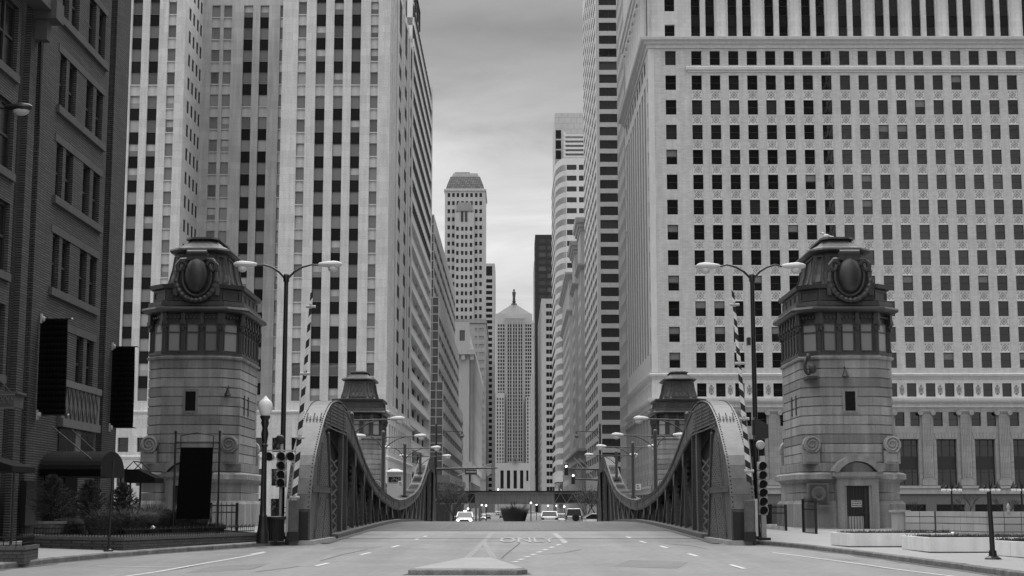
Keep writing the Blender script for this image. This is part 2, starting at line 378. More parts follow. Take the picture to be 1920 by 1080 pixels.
def facade(parent, ox, oy, ang, z0, z1, U, cols, mat, depth=.3, name='wall', merge=False, setb=.06):
    """wall with openings; each opening (za, zb, style) gets its own window or panel object; u runs along the wall, ang 0 faces the camera"""
    c, s = math.cos(ang), math.sin(ang)
    def P(u, v, z): return (ox + u * c - v * s, oy + u * s + v * c, z)
    b = MB(); joined = {}
    def rect(u0, u1, a, e, v=0.0):
        if u1 - u0 > 1e-4 and e - a > 1e-4: b.quad(P(u0, v, a), P(u1, v, a), P(u1, v, e), P(u0, v, e))
    u = 0.0
    for (u0, u1, ops) in sorted(cols, key=lambda q: q[0]):
        rect(u, u0, z0, z1); u = u1; z = z0
        for (za, zb, st) in sorted(ops, key=lambda q: q[0]):
            gap = za - z
            rect(u0, u1, z, za)
            if gap > 1e-3 or z == z0: b.quad(P(u0, 0, za), P(u1, 0, za), P(u1, depth, za), P(u0, depth, za))      # sill
            b.quad(P(u0, 0, za), P(u0, depth, za), P(u0, depth, zb), P(u0, 0, zb))
            b.quad(P(u1, depth, za), P(u1, 0, za), P(u1, 0, zb), P(u1, depth, zb))
            z = zb
            nxt = [q for q in ops if abs(q[0] - zb) < 1e-3]
            if not nxt: b.quad(P(u0, depth, zb), P(u1, depth, zb), P(u1, 0, zb), P(u0, 0, zb))
            if st is None: continue
            me = win_mesh(st, u1 - u0, zb - za)
            v = {'diamond': .13, 'rosette': .08, 'plain': .18}.get(st, depth - setb)
            if st == 'bronze': v = depth - .13
            nm = STYLE_NAME.get(st, 'window'); key = (parent.name, nm)
            if not merge and COUNT.get(key, 0) < 300:
                COUNT[key] = COUNT.get(key, 0) + 1
                put(me, nm, parent, P(u0, v, za), ang)
            else:
                jb = joined.setdefault(st, (MB(), me)); x0, y0, zz = P(u0, v, za)
                o = len(jb[0].v)
                for vt in me.vertices: jb[0].v.append((x0 + vt.co.x * c - vt.co.y * s, y0 + vt.co.x * s + vt.co.y * c, zz + vt.co.z))
                for p in me.polygons: jb[0].f.append([o + i for i in p.vertices]); jb[0].m.append(p.material_index)
        rect(u0, u1, z, z1)
    rect(u, U, z0, z1)
    w = b.build(name, mat, parent)
    for st, (jb, me) in joined.items():
        j = jb.build(STYLE_NAME.get(st, 'window') + 's', list(me.materials), parent); j['kind'] = 'stuff'
    return w
def core(parent, x0, x1, y0, y1, z0, z1, mat, inset=.9, name='roof'):
    """solid body behind the facades, carries the roof and the unseen sides"""
    b = MB(); b.box(x0 + inset, x1 - inset, y0 + inset, y1 - inset, z0, z1 - .4)
    b.box(x0 + .02, x1 - .02, y0 + .02, y1 - .02, z1 - .4, z1 - .05); b.build(name, mat, parent)
def rows(zs, h, st): return [(z, z + h, st) for z in zs]
def band(parent, name, mat, x0, x1, y0, y1, z0, z1, prof):
    """moulded course round a building corner (front facing the camera, profile list of (dz fraction, projection))"""
    b = MB(); H = z1 - z0
    rings = [[(x0 - p, y0 - p, z0 + H * f), (x1 + p, y0 - p, z0 + H * f), (x1 + p, y1 + p, z0 + H * f), (x0 - p, y1 + p, z0 + H * f)] for f, p in prof]
    b.loft(rings); return b.build(name, mat, parent)
CORN = [(0, .0), (0, .12), (.25, .18), (.3, .4), (.55, .45), (.62, .7), (.9, .8), (1, .8), (1, .0)]
# ================================================================ right: office block with pale brick piers, river front
Yb = 195.0
bo = thing('office_block', 'pale brick office block with diamond spandrels filling the right side of the view', 'building', (45, 215, -1.2))
XL, XR = 17.4, 84.0
cx0 = [19.65] + [23.05 + 2.405 * i for i in range(25)]
rowtop = [58.44 - 3.285 * k for k in range(1, 13)]                     # sills of the brick storeys
cols = []
for i, x in enumerate(cx0):
    w = 1.38 if i == 0 else 1.32
    ops = [(z - .03, z + 1.92, 'dark_shade' if random.random() < .10 else 'dark') for z in rowtop]
    if i: 
        for k, z in enumerate(rowtop[:-1]): ops.append((z - 1.365, z - .03, 'diamond'))
    ops.append((58.44, 60.34, 'dark'))
    cols.append((x - XL - .04, x - XL - .04 + w, ops))
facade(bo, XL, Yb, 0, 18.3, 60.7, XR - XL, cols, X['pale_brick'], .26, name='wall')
b = MB(); b.box(XL - .03, XL + .75, Yb - .05, Yb + .02, 18.4, 60.6); b.build('corner_strip', X['terracotta'], bo)
band(bo, 'string_course', X['terracotta'], XL + 5.2, XR, Yb - .0, Yb + 20, 57.45, 58.25, [(0, 0), (0, .1), (.3, .12), (.4, .3), (.8, .34), (1, .2), (1, 0)])
band(bo, 'cornice', X['terracotta'], XL, XR, Yb, 238, 60.7, 62.0, [(0, 0), (0, .15), (.3, .2), (.4, .5), (.65, .55), (.72, .95), (.95, 1.05), (1, 1.05), (1, 0)])
# upper loggia of half columns
lc = [(19.65 - XL, 20.95 - XL, [(62.1, 64.0, 'dark'), (65.8, 67.6, 'dark'), (69.2, 71.0, 'dark')])]
gx = 23.05
i = 0
bays = []
while gx < XR - 5:
    for d in (0.05, 1.93): lc.append((gx + d - XL, gx + d + 1.18 - XL, [(62.05, 63.9, 'dark'), (63.9, 65.3, 'bronze'), (65.3, 68.0, 'dark'), (68.0, 69.2, 'bronze'), (69.2, 71.2, 'dark')]))
    bays.append(gx); gx += 4.81
facade(bo, XL, Yb + .35, 0, 62.0, 72.2, XR - XL, lc, X['pale_block'], .5, name='wall')
cm = MB(); cm.lathe([(.86, 0), (.86, .25), (.74, .4), (.74, 8.6), (.9, 8.9), (.95, 9.3), (.78, 9.35)], n=14)
cme = cm.mesh('column', X['pale_block'], True)
for g in bays: put(cme, 'column', bo, (g + 3.98, Yb + .55, 62.05))
band(bo, 'parapet', X['terracotta'], XL, XR, Yb, 238, 72.2, 74.6, CORN)
# frieze storey and colonnade below
fc = [(19.65 - XL, 20.95 - XL, [(15.35, 17.05, 'dark')])]
for j in range(24):
    x = 23.05 + 2.405 * j; fc.append((x - XL, x + 1.2 - XL, [(15.35, 17.05, 'dark')])); fc.append((x + 1.29 - XL, x + 2.31 - XL, [(15.35, 17.05, 'rosette')]))
facade(bo, XL, Yb, 0, 15.1, 17.6, XR - XL, fc, X['terracotta'], .3, name='wall')
band(bo, 'string_course', X['terracotta'], XL, XR, Yb, 238, 17.6, 18.3, [(0, 0), (0, .1), (.35, .15), (.45, .35), (.8, .45), (1, .3), (1, 0)])
band(bo, 'cornice', X['terracotta'], XL, XR, Yb, 238, 14.0, 15.1, [(0, 0), (0, .08), (.5, .1), (.55, .45), (.75, .6), (1, .65), (1, 0)])
gc = []; gcol = []
pitch = 4.81; x = 24.0
k = 0
while x < XR - 4:
    a = x - XL
    gc.append((a - .18, a + 1.02, [(11.65, 13.4, 'dark')])); gc.append((a + 1.75, a + 2.95, [(11.65, 13.4, 'dark')]))
    x += pitch
facade(bo, XL, Yb, 0, 10.9, 14.0, XR - XL, gc, X['base_block'], .35, name='wall')
gc = []; x = 24.0
while x < XR - 4:
    a = x - XL; gc.append((a + .12, a + 2.65, [(4.1, 10.0, 'tall')])); gcol.append(x + 3.77); x += pitch
facade(bo, XL, Yb, 0, 4.0, 10.9, XR - XL, gc, X['base_block'], .6, name='wall')
pm = MB()
pm.box(-.62, .62, -.28, .1, .75, 9.0)
for q in range(6): pm.box(-.56 + .2 * q, -.44 + .2 * q, -.33, -.28, 1.0, 8.7)
pm.box(-.85, .85, -.42, .1, 0, .75)
pm.box(-.8, .8, -.45, .1, 9.2, 9.45); pm.box(-.66, .66, -.36, .1, 9.0, 9.2)
for sx in (-1, 1):
    pm.loft([[(sx * .78 + .32 * math.cos(t * math.pi / 5), y, 9.05 + .32 * math.sin(t * math.pi / 5)) for t in range(10)] for y in (-.46, -.1)])
pme = pm.mesh('pilaster', X['base_block'])
for g in gcol: put(pme, 'pilaster', bo, (g, Yb, 4.25))
vm = MB()                                                           # voussoirs above each tall window
for q in range(7):
    a0 = -1.55 + 3.1 * q / 7 + .02; a1 = -1.55 + 3.1 * (q + 1) / 7 - .02; t = .86
    vm.prism([(a0 * t, 0), (a1 * t, 0), (a1, .78), (a0, .78)], -.06, .02, 'y')
for sx in (-1, 1):
    for q in range(8): vm.box(sx * 1.32, sx * 1.68, -.05, .02, -5.7 + .7 * q, -5.06 + .7 * q)
vme = vm.mesh('window_surround', X['base_block'])
x = 24.0
while x < XR - 4: put(vme, 'window_surround', bo, (x + 1.38, Yb, 10.05)); x += pitch
band(bo, 'string_course', X['base_terracotta'], XL, XR, Yb, 238, 3.2, 4.2, [(0, 0), (0, .35), (.6, .35), (.7, .5), (1, .5), (1, 0)])
gc = []; x = 24.0
while x < XR - 4: gc.append((x - XL - .2, x - XL + 3.3, [(-1.0, 1.9, 'fardark')])); x += pitch
facade(bo, XL, Yb - .1, 0, -1.6, 3.2, XR - XL, gc, X['granite'], .5, name='wall')
# side towards the street
sc = []
SL = 238 - Yb
nb = 9
for j in range(nb):
    u = 3.2 + (SL - 6.0) * j / nb
    sc.append((u, u + 2.5, [(21.0, 56.9, 'slotmid'), (58.44, 60.3, 'slot')]))
for u in (1.0, SL - 2.2): sc.append((u, u + 1.2, [(z, z + 1.88, 'slot') for z in rowtop]))
facade(bo, XL, 238, R(-90), 18.3, 60.7, SL, sc, X['pale_brick'], .10, name='wall', merge=True, setb=.01)
sc = []
for j in range(nb):
    u = 3.2 + (SL - 6.0) * j / nb; sc.append((u, u + 2.4, [(62.3, 71.0, 'slot')]))
facade(bo, XL + .35, 238, R(-90), 62.0, 72.2, SL, sc, X['pale_block'], .12, name='wall', merge=True, setb=.01)
for j in range(nb - 1):
    put(cme, 'column', bo, (XL + .5, 238 - (3.2 + (SL - 6.0) * (j + .5) / nb) - .65, 62.05))
sc = []
for j in range(18): sc.append((1.5 + 2.27 * j, 2.7 + 2.27 * j, [(15.35, 17.05, 'fardark')]))
facade(bo, XL, 238, R(-90), 15.1, 17.6, SL, sc, X['terracotta'], .3, name='wall', merge=True)
sc = []
for j in range(8): sc.append((2.6 + 4.9 * j, 5.2 + 4.9 * j, [(2.6, 10.0, 'fardark'), (11.6, 13.3, 'fardark')]))
facade(bo, XL, 238, R(-90), -1.6, 14.0, SL, sc, X['base_block'], .15, name='wall', merge=True)
for j in range(9): put(pme, 'pilaster', bo, (XL, 238 - (1.45 + 4.9 * j), 4.25), R(-90))
core(bo, XL, XR, Yb, 238, -1.6, 74.5, X['pale_block'], 1.1)

# ================================================================ left: limestone tower with recessed court
lw = thing('limestone_tower', 'pale limestone tower with dark spandrels and a recessed court on the left', 'building', (-45, 215, -1.2))
def lwrow(z): return z - 1.65
tops = [25.94 + 3.16 * k for k in range(-3, 15)]
def lwcol(x0, x1, dark, ox, lo=14.2):
    ops = []
    for k, t in enumerate(tops):
        st = 'sky_shade' if random.random() < .14 else 'sky'
        ops.append((t - 1.65, t, st))
        if k:
            p = tops[k - 1]
            ops.append((p, t - 1.65, 'bronze' if dark and k != 13 else 'plain'))
    return (x0 - ox, x1 - ox, ops)
ZT = 74.5
LX = -16.25
ox = -30.2
wing = [lwcol(-28.18, -27.1, 0, ox), lwcol(-25.83, -24.58, 1, ox), lwcol(-23.5, -22.27, 1, ox), lwcol(-21.2, -20.0, 1, ox), lwcol(-18.72, -17.72, 0, ox)]
facade(lw, ox, Yb, 0, 13.6, ZT, LX - ox, wing, X['limestone'], .45, name='wall')
ox2 = -58.0
wing2 = [lwcol(-56.2, -55.1, 0, ox2), lwcol(-54.2, -52.95, 1, ox2), lwcol(-52.0, -50.75, 1, ox2), lwcol(-49.83, -48.55, 1, ox2), lwcol(-47.58, -46.33, 1, ox2), lwcol(-45.15, -44.1, 0, ox2)]
facade(lw, ox2, Yb, 0, 13.6, ZT, -42.9 - ox2, wing2, X['limestone'], .45, name='wall')
ox3 = -42.9
rec = [lwcol(-41.7, -40.55, 0, ox3), lwcol(-40.05, -38.95, 0, ox3), lwcol(-37.3, -36.05, 1, ox3), lwcol(-35.05, -33.85, 1, ox3), lwcol(-32.3, -31.05, 0, ox3)]
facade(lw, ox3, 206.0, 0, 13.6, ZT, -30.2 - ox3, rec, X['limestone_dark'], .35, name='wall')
ret = [(a_, a_ + 1.3, [(t - 1.65, t, 'slot') for t in tops]) for a_ in (2.2, 4.6, 7.0, 9.2)]
facade(lw, -42.9, Yb, R(90), 13.6, ZT, 11.0, ret, X['limestone'], .08, name='wall', merge=True, setb=.01)
side = [(a_, a_ + w_, [(15.0, 73.5, 'slot')]) for a_, w_ in ((1.2, 1.3), (4.5, 1.6), (8.2, 1.6), (11.8, 2.2), (16.6, 5.5), (24.0, 1.8), (27.6, 6.0), (36.0, 2.0), (40.0, 4.5))]
facade(lw, LX, Yb, R(90), 13.6, ZT, 46.0, side, X['limestone'], .10, name='wall', merge=True, setb=.01)
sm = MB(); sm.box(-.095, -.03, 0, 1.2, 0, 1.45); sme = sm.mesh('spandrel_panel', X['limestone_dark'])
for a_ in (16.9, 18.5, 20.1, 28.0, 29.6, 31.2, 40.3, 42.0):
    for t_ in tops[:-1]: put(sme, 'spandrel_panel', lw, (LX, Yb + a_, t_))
rb = MB()                                                           # projecting ribs between the bays of the street side
rb.box(0, .10, 0, .5, 13.8, ZT)
rme = rb.mesh('rib', X['limestone'])
for a_ in (0, 3.2, 6.9, 10.6, 15.0, 22.6, 26.2, 34.2, 38.6, 45.3): put(rme, 'rib', lw, (LX, Yb + a_, 0))
# base storeys of the limestone tower
lb = []
for j in range(17):
    x = -57.0 + 2.42 * j; lb.append((x + 58.0, x + 59.35, [(8.4, 10.2, 'dark'), (4.2, 6.3, 'dark'), (.4, 2.6, 'dark')]))
facade(lw, -58.0, Yb - .4, 0, -1.6, 13.2, 58.0 + LX + .4, lb, X['limestone'], .5, name='wall')
band(lw, 'string_course', X['limestone'], -58, LX, Yb, 241, 13.2, 13.62, [(0, 0), (0, .5), (.6, .6), (1, .45), (1, 0)])
band(lw, 'string_course', X['limestone'], -58, LX, Yb, 241, 7.5, 8.0, [(0, 0), (0, .45), (.6, .55), (1, .42), (1, 0)])
sb = [(1.6 + 4.0 * j, 3.8 + 4.0 * j, [(1.0, 6.5, 'fardark'), (8.4, 12.0, 'fardark')]) for j in range(11)]
facade(lw, LX + .4, Yb - .4, R(90), -1.6, 13.2, 46.4, sb, X['limestone'], .5, name='wall', merge=True)
core(lw, -58, -42.9, Yb, 241, -1.6, ZT, X['limestone'], 1.0); core(lw, -42.9, -30.2, 206, 241, -1.6, ZT - .01, X['limestone'], 1.0); core(lw, -30.2, LX, Yb, 241, -1.6, ZT - .02, X['limestone'], 1.0)
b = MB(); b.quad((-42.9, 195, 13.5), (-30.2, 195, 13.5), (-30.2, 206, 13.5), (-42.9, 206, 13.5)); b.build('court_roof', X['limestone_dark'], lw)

# ================================================================ glass tower on the near bank, just outside the frame: the office block windows mirror it
gt = thing('river_bank_tower', 'dark glass tower outside the right edge, seen only mirrored in office block windows', 'building', (46, 48, .15))
b = MB(); b.box(26.5, 68, 22, 64, .1, 118); b.build('glass_body', X['glass_black'], gt)
for i in range(28):
    b = MB(); b.box(26.3, 68.2, 21.8, 64.2, 4.0 + 4.1 * i, 4.9 + 4.1 * i); b.build('floor_band', X['granite'], gt)
for i in range(12):
    b = MB(); b.box(26.5 + 3.75 * i, 26.9 + 3.75 * i, 64.0, 64.35, .1, 118); b.build('fin', X['granite'], gt)
# ================================================================ buildings down the street
def Zp(py, Y, px=960): return at(px, py, Y).z
def Xp(px, py, Y): return at(px, py, Y).x
G0 = -1.95
# ---- left: banded building with deep open storeys
tb = thing('banded_building', 'white banded high-rise with deep open storeys beside the limestone tower', 'building', (-30, 272, G0))
XT = -16.35; HT = 84.0; pf = 3.6
z = 3.6; k = 0
sp_ = MB(); sp_.box(-1.15, 0, 0, 57.0, 0, 1.35); sp_.box(-.02, .06, 0, 57.0, 1.2, 1.35); spm = sp_.mesh('spandrel_band', X['striped_band'])
def wband(v):
    wn = MB(); wn.mi = 1; wn.quad((v, 0, 0), (v, 57, 0), (v, 57, 2.3), (v, 0, 2.3)); wn.mi = 0
    for j in range(20): wn.box(v, v + .05, 2.85 * j, 2.85 * j + .12, 0, 2.3)
    return wn.mesh('window_band', [X['frame_dark'], X['slot_dark']])
wnm = wband(-1.2); wnu = wband(-.12)
pl = MB(); pl.box(-.85, -.35, -.25, .25, 0, 2.25); plm = pl.mesh('post', X['striped_band'])
while z < HT - 2:
    put(spm, 'spandrel_band', tb, (XT, 243.2, z)); put(wnm if z < 46 else wnu, 'window_band', tb, (XT, 243.2, z + 1.33))
    if z < 40:
        for q in (8, 22, 36, 50): put(plm, 'post', tb, (XT, 243.2 + q, z + 1.34))
    z += pf
b = MB(); b.box(-46, XT - 1.35, 243.2, 300.2, G0, HT + .6); b.build('core', X['stone_mid'], tb)
b = MB(); b.box(XT - 1.1, XT - .2, 243.2, 245.0, G0, HT); b.build('end_pier', X['striped_band'], tb)
b = MB(); b.box(XT - 1.0, XT + .1, 298.9, 300.3, G0, HT + .3); b.build('end_pier', X['striped_band'], tb)
b = MB(); b.prism([(XT - 9, HT), (XT - .3, HT), (XT - .3, HT + 3.5), (XT - 5, HT + 9.5), (XT - 9, HT + 9.5)], 246, 262, 'y'); b.build('roof_glazing', X['glass_curtain'], tb)
b = MB()
for yy in (246, 251.3, 256.6, 262): 
    b.bar((XT - .25, yy, HT), (XT - .25, yy, HT + 3.5), .25, .25); b.bar((XT - .25, yy, HT + 3.5), (XT - 5, yy, HT + 9.6), .25, .25)
b.bar((XT - .25, 246, HT + 3.5), (XT - .25, 262, HT + 3.5), .25, .25); b.build('glazing_bar', X['frame_dark'], tb)
# ---- left: stepped glass-fronted building
gb = thing('glass_block', 'dark glass-fronted office block with pale ribbed side wall stepping down the street', 'building', (-24, 380, G0))
def curtain(par, x0, x1, y0, z0, z1, py, px, name='curtain_wall'):
    b = MB(); b.quad((x0, y0, z0), (x1, y0, z0), (x1, y0, z1), (x0, y0, z1)); b.build(name, X['glass_curtain'], par)
    nx = max(2, round((x1 - x0) / px)); nz_ = max(2, round((z1 - z0) / py)); b = MB()
    for i in range(nx + 1): xx = x0 + (x1 - x0) * i / nx; b.box(xx - .09, xx + .09, y0 - .12, y0 + .02, z0, z1)
    for i in range(nz_ + 1): zz = z0 + (z1 - z0) * i / nz_; b.box(x0, x1, y0 - .15, y0 - .125, zz - .1, zz + .1)
    b.build('mullions', X['mullion'], par)['kind'] = 'stuff'
def ribbed(par, x, y0, y1, z0, z1, ph, mat, st='far', wf=.5, off=0, merge=True, bay=None):
    """street side of a left-hand building: strip windows"""
    Lw = y1 - y0; n = bay or max(1, round(Lw / 12)); w = Lw / n
    zz = []; z = z0 + ph * .45 + off
    while z + ph * wf < z1 - .5: zz.append((z, z + ph * wf, st)); z += ph
    facade(par, x, y0, R(90), z0, z1, Lw, [(w * i + .3, w * (i + 1) - .3, zz) for i in range(n)], mat, .35, merge=merge)
M('ribbed_stone', .33, .55, .12, .3, .1, streak=.2)
zt = [Zp(402, 302, 812), Zp(557, 302, 820), Zp(716, 302, 828)]; xs = [Xp(813, 480, 302), Xp(822, 640, 302), Xp(830, 800, 302)]
zmid = [G0, zt[2], zt[1], zt[0]]
for i, (xr, za, zb) in enumerate(((xs[2], G0 + 9, zt[2]), (xs[1], zt[2], zt[1]), (xs[0], zt[1], zt[0]))):
    curtain(gb, -30, xr, 302.0 + .35 * i, za, zb, 1.75, 1.3)
    ye = 414 if i else 470
    zb2 = zb if i else zt[2]
    if i == 0:
        ribbed(gb, xr, 302.0, 414, za, zb, 3.4, X['ribbed_stone'], 'far', .42)
        zl = Zp(776, 470, 862)
        ribbed(gb, -15.6, 414.5, 470, za, zl, 3.4, X['ribbed_stone'], 'far', .42)
        b = MB(); b.box(-45, -16.2, 414, 469.5, G0, zl - .1); b.build('annex', X['ribbed_stone'], gb)
    else: ribbed(gb, xr, 302.0 + .35 * i, 414, za, zb, 3.4, X['ribbed_stone'], 'far', .42)
    b = MB(); b.box(-46, xr - .5, 302.6 + .35 * i, 413.6, za - (3 if i == 0 else 0), zb - .05); b.build('core', X['ribbed_stone'], gb)
b = MB(); b.box(-40, xs[2] - 1.2, 303, 469, G0, G0 + 9.0); b.build('ground_storey', X['bridge_dark'], gb)
b = MB(); b.box(-40, xs[2] + 1.5, 301, 400, G0 + 8.2, G0 + 9.6); b.build('canopy', X['stone_dim'], gb)
# ---- left: columned civic building
ch = thing('columned_hall', 'pale stone civic hall with giant columns and deep cornice facing the street', 'building', (-30, 660, G0))
Yc = 575.0; xc = Xp(880, 750, Yc); hc = Zp(604, Yc, 865)
zc1 = Zp(664, Yc, 865); zc0 = Zp(868, Yc, 865)
nf = [(2 + 7.5 * i, 4.0 + 7.5 * i, [(Zp(632, Yc) - 2, Zp(632, Yc) + 2.6, 'far')]) for i in range(6)]
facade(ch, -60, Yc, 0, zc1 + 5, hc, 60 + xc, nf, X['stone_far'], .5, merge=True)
b = MB(); b.box(-60, xc, Yc, 736, zc1 + 1.5, zc1 + 5); b.build('entablature', X['stone_far'], ch)
b = MB(); b.box(-62, xc + 2.0, Yc - 2.0, 738, zc1 - .2, zc1 + 1.5)
for i in range(26): b.box(xc + .2, xc + 1.6, Yc - 1 + 6.2 * i, Yc + 1.2 + 6.2 * i, zc1 - 2.2, zc1 - .2)
for i in range(5): b.box(xc - 3 - 3 * i, xc - 1.6 - 3 * i, Yc - 1.6, Yc - .1, zc1 - 2.2, zc1 - .2)
b.build('cornice', X['stone_far'], ch)
facade(ch, -60, Yc, 0, G0, zc1, 60 + xc, [(60 + xc - 14.5, 60 + xc - 12.3, [(zc0 + 4, zc1 - 10, 'far')])], X['stone_far'], .8, merge=True)
sc = [(4 + 9.0 * i, 9 + 9.0 * i, [(zc0 + 1 + 8 * q, zc0 + 6.5 + 8 * q, 'fardark') for q in range(int((zc1 - zc0 - 6) / 8))]) for i in range(17)]
facade(ch, xc, Yc, R(90), zc0, zc1, 161, sc, X['stone_mid'], .8, merge=True)
cm = MB(); cm.lathe([(1.5, 0), (1.3, 1), (1.2, zc1 - zc0 - 6), (1.3, zc1 - zc0 - 5.8), (1.9, zc1 - zc0 - 1)], n=10); cme2 = cm.mesh('column', X['stone_mid'], True)
for i in range(17): put(cme2, 'column', ch, (xc + .5, Yc + 2 + 9.0 * i, zc0))
b = MB(); b.box(-60, xc + 1.2, Yc - 1.2, 737, zc0 - 2.5, zc0 + .3); b.build('string_course', X['stone_far'], ch)
ribbed(ch, xc + .6, Yc, 736, G0, zc0 - 2.5, 6.5, X['stone_mid'], 'fardark', .5, bay=16)
b = MB(); b.box(-60, xc - 1, Yc + 1, 735, G0, hc - .1); b.build('core', X['stone_far'], ch)
# flags hung off the hall
# ---- left: slim tower with mansard crown
on = thing('crowned_tower', 'tall slender pale tower with a dark tiled mansard crown', 'building', (-27, 868, G0))
Yo = 850.0
x0, x1 = Xp(834, 420, Yo), Xp(909.5, 420, Yo)
zr = Zp(355, Yo, 870); 
def colset(pxs, wpx, tops_, hpx, Y, ox, st='far'):
    w = wpx * Y / F * .99; return [(Xp(p, 500, Y) - ox - w / 2, Xp(p, 500, Y) - ox + w / 2, [(Zp(t + hpx, Y, p), Zp(t, Y, p), st) for t in tops_]) for p in pxs]
rw = [362 + 15.15 * i for i in range(16)]
facade(on, x0, Yo, 0, G0, zr, x1 - x0, colset([841, 849.5, 892.5, 901], 5.0, rw, 7.6, Yo, x0, 'slot') + colset([858, 866.5, 875, 883.5], 5.0, rw[:2], 7.6, Yo, x0, 'slot'), X['stone_far'], .7, merge=True)
facade(on, x1, Yo, R(90), G0, zr, 36, [(3 + 5.5 * i, 5 + 5.5 * i, [(Zp(t + 7, Yo), Zp(t, Yo), 'far') for t in rw]) for i in range(6)], X['stone_far'], .7, merge=True)
xa, xb = Xp(852.5, 500, Yo), Xp(888.5, 500, Yo); zcb = Zp(400, Yo, 870)
facade(on, xa, Yo - 2.2, 0, G0, zcb, xb - xa, colset([857.5, 866.5, 874, 883], 4.8, [425 + 15.15 * i for i in range(12)], 7.6, Yo - 2.2, xa, 'slot'), X['stone_far'], .6, merge=True)
facade(on, xa, Yo - 2.2 , R(90), G0, zcb, 2.2, [], X['stone_far']); facade(on, xb, Yo - 2.2, R(90), G0, zcb, 2.2, [], X['stone_far'])
b = MB(); b.box(xa + .1, xb - .1, Yo - 2.1, Yo - .05, zcb - .3, zcb); b.box(xa + 1.5, xb - 1.5, Yo - 1.2, Yo - .05, zcb, zcb + 6)
b.box(xa + .8, xb - .8, Yo - 1.5, Yo - .05, zcb + 1.2, zcb + 2.2); b.build('gable', X['stone_dim'], on)
for gx_ in (866.5, 874):
    b = MB(); p = at(gx_, 404, Yo - 2.3); b.box(p.x - .7, p.x + .7, Yo - 2.45, Yo - 2.2, p.z - 3.5, p.z + 2.5); b.build('window', X['glass_far'], on)
b = MB(); zm = Zp(329, Yo, 870); zt_ = Zp(317, Yo, 870)
rc = lambda i, z: [(x0 + i, Yo + i, z), (x1 - i, Yo + i, z), (x1 - i, Yo + 36 - i, z), (x0 + i, Yo + 36 - i, z)]
b.loft([rc(.3, zr), rc(1.2, zr + 3), rc(3.0, zm)]); b.build('mansard_roof', X['slate_tile'], on)
b = MB(); b.loft([rc(3.6, zm - .3), rc(4.4, zm + 2.2)]); b.box(Xp(852, 320, Yo), Xp(880, 320, Yo), Yo + 8, Yo + 24, zm + 2.1, zt_); b.build('roof_house', X['stone_mid'], on)
b = MB(); b.loft([rc(-.5, zr - 1), rc(-.6, zr), rc(.2, zr + .4)]); b.build('cornice', X['stone_far'], on)
b = MB(); b.box(Xp(848, 700, Yo - 12), Xp(911, 700, Yo - 12), Yo - 12, Yo + 60, G0, Zp(606, Yo - 12, 880)); b.build('base_block', X['stone_mid'], on)
b = MB(); zz = Zp(606, Yo - 12, 880); b.box(Xp(847, 700, Yo - 12), Xp(912, 700, Yo - 12), Yo - 13, Yo + 61, zz, zz + 2.2); b.build('cornice', X['stone_dim'], on)
xb0 = Xp(848, 700, Yo - 12); 
facade(on, xb0, Yo - 12.4, 0, Zp(900, Yo), zz - .5, Xp(911, 700, Yo - 12) - xb0, colset([893, 901, 906], 4.4, [615 + 15 * i for i in range(18)], 7, Yo - 12.4, xb0), X['stone_mid'], .5, merge=True)
core(on, x0, x1, Yo, Yo + 36, G0, zr + .2, X['stone_far'])
# ---- left: pale banded slab behind
sl = thing('slab_tower', 'pale banded slab tower just right of the crowned tower', 'building', (-14, 985, G0))
Ys = 965.0; x0, x1 = Xp(893, 700, Ys), Xp(927.5, 700, Ys)
ops = [(Zp(502, Ys), Zp(496.5, Ys) - .6, None)]
ops = [(Zp(517, Ys), Zp(499, Ys), 'fardark')] + [(Zp(530 + 10.95 * i, Ys), Zp(523.5 + 10.95 * i, Ys), 'fardark') for i in range(37)]
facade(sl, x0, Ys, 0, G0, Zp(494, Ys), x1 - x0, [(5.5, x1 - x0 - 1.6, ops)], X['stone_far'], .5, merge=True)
facade(sl, x1, Ys, R(90), G0, Zp(494, Ys), 40, [(1 + 5.5 * i, 5 + 5.5 * i, ops[1:]) for i in range(7)], X['stone_far'], .5, merge=True)
core(sl, x0, x1, Ys, Ys + 40, G0, Zp(494, Ys), X['stone_far'])
# dark narrow building between hall and the exchange
db = thing('narrow_block', 'dark narrow office block beside the slab tower low on the left', 'building', (-15, 920, G0))
b = MB(); Yd = 905.0; b.box(-40, Xp(913.5, 800, Yd), Yd, 960, G0, Zp(652, Yd)); b.build('wall', X['stone_dim'], db)
b = MB(); b.box(-40.5, Xp(914.5, 800, Yd), Yd - .6, 960, Zp(652, Yd), Zp(648, Yd)); b.build('cornice', X['stone_dim'], db)
# ---- exchange tower at the end of the street
ex = thing('exchange_tower', 'pale stone tower with pyramid roof, statue and clock closing the street', 'building', (0, 1325, G0))
Ye = 1300.0
def EX(px): return Xp(px, 700, Ye)
zt_ = Zp(588, Ye)
cR = [608 + 6.62 * i for i in range(39)]
def exc(px, wpx, rws, hpx, ox, st='far', Y=Ye): w = wpx * Y / F; X_ = Xp(px, 700, Y); return (X_ - ox - w / 2, X_ - ox + w / 2, [(Zp(t + hpx, Y), Zp(t, Y), st) for t in rws])
ox = EX(929.5)
low = [t for t in cR if t > 690]
cols = [exc(p, 3.0, cR[2:] if p in (944, 987) else cR, 4.6, ox, 'slot') for p in (935, 939.7, 944.4, 986.6, 991, 995)]
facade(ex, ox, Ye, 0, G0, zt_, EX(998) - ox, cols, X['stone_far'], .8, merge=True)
oc = EX(949.5)
cc = [exc(p, 2.9, cR, 5.0, oc, 'slot', Ye - 3) for p in (953.5, 957.3, 963.6, 967.6, 973.8, 977.6)]
facade(ex, oc, Ye - 3, 0, Zp(872, Ye), Zp(598, Ye), EX(981.5) - oc, cc, X['stone_mid'], .8, merge=True)
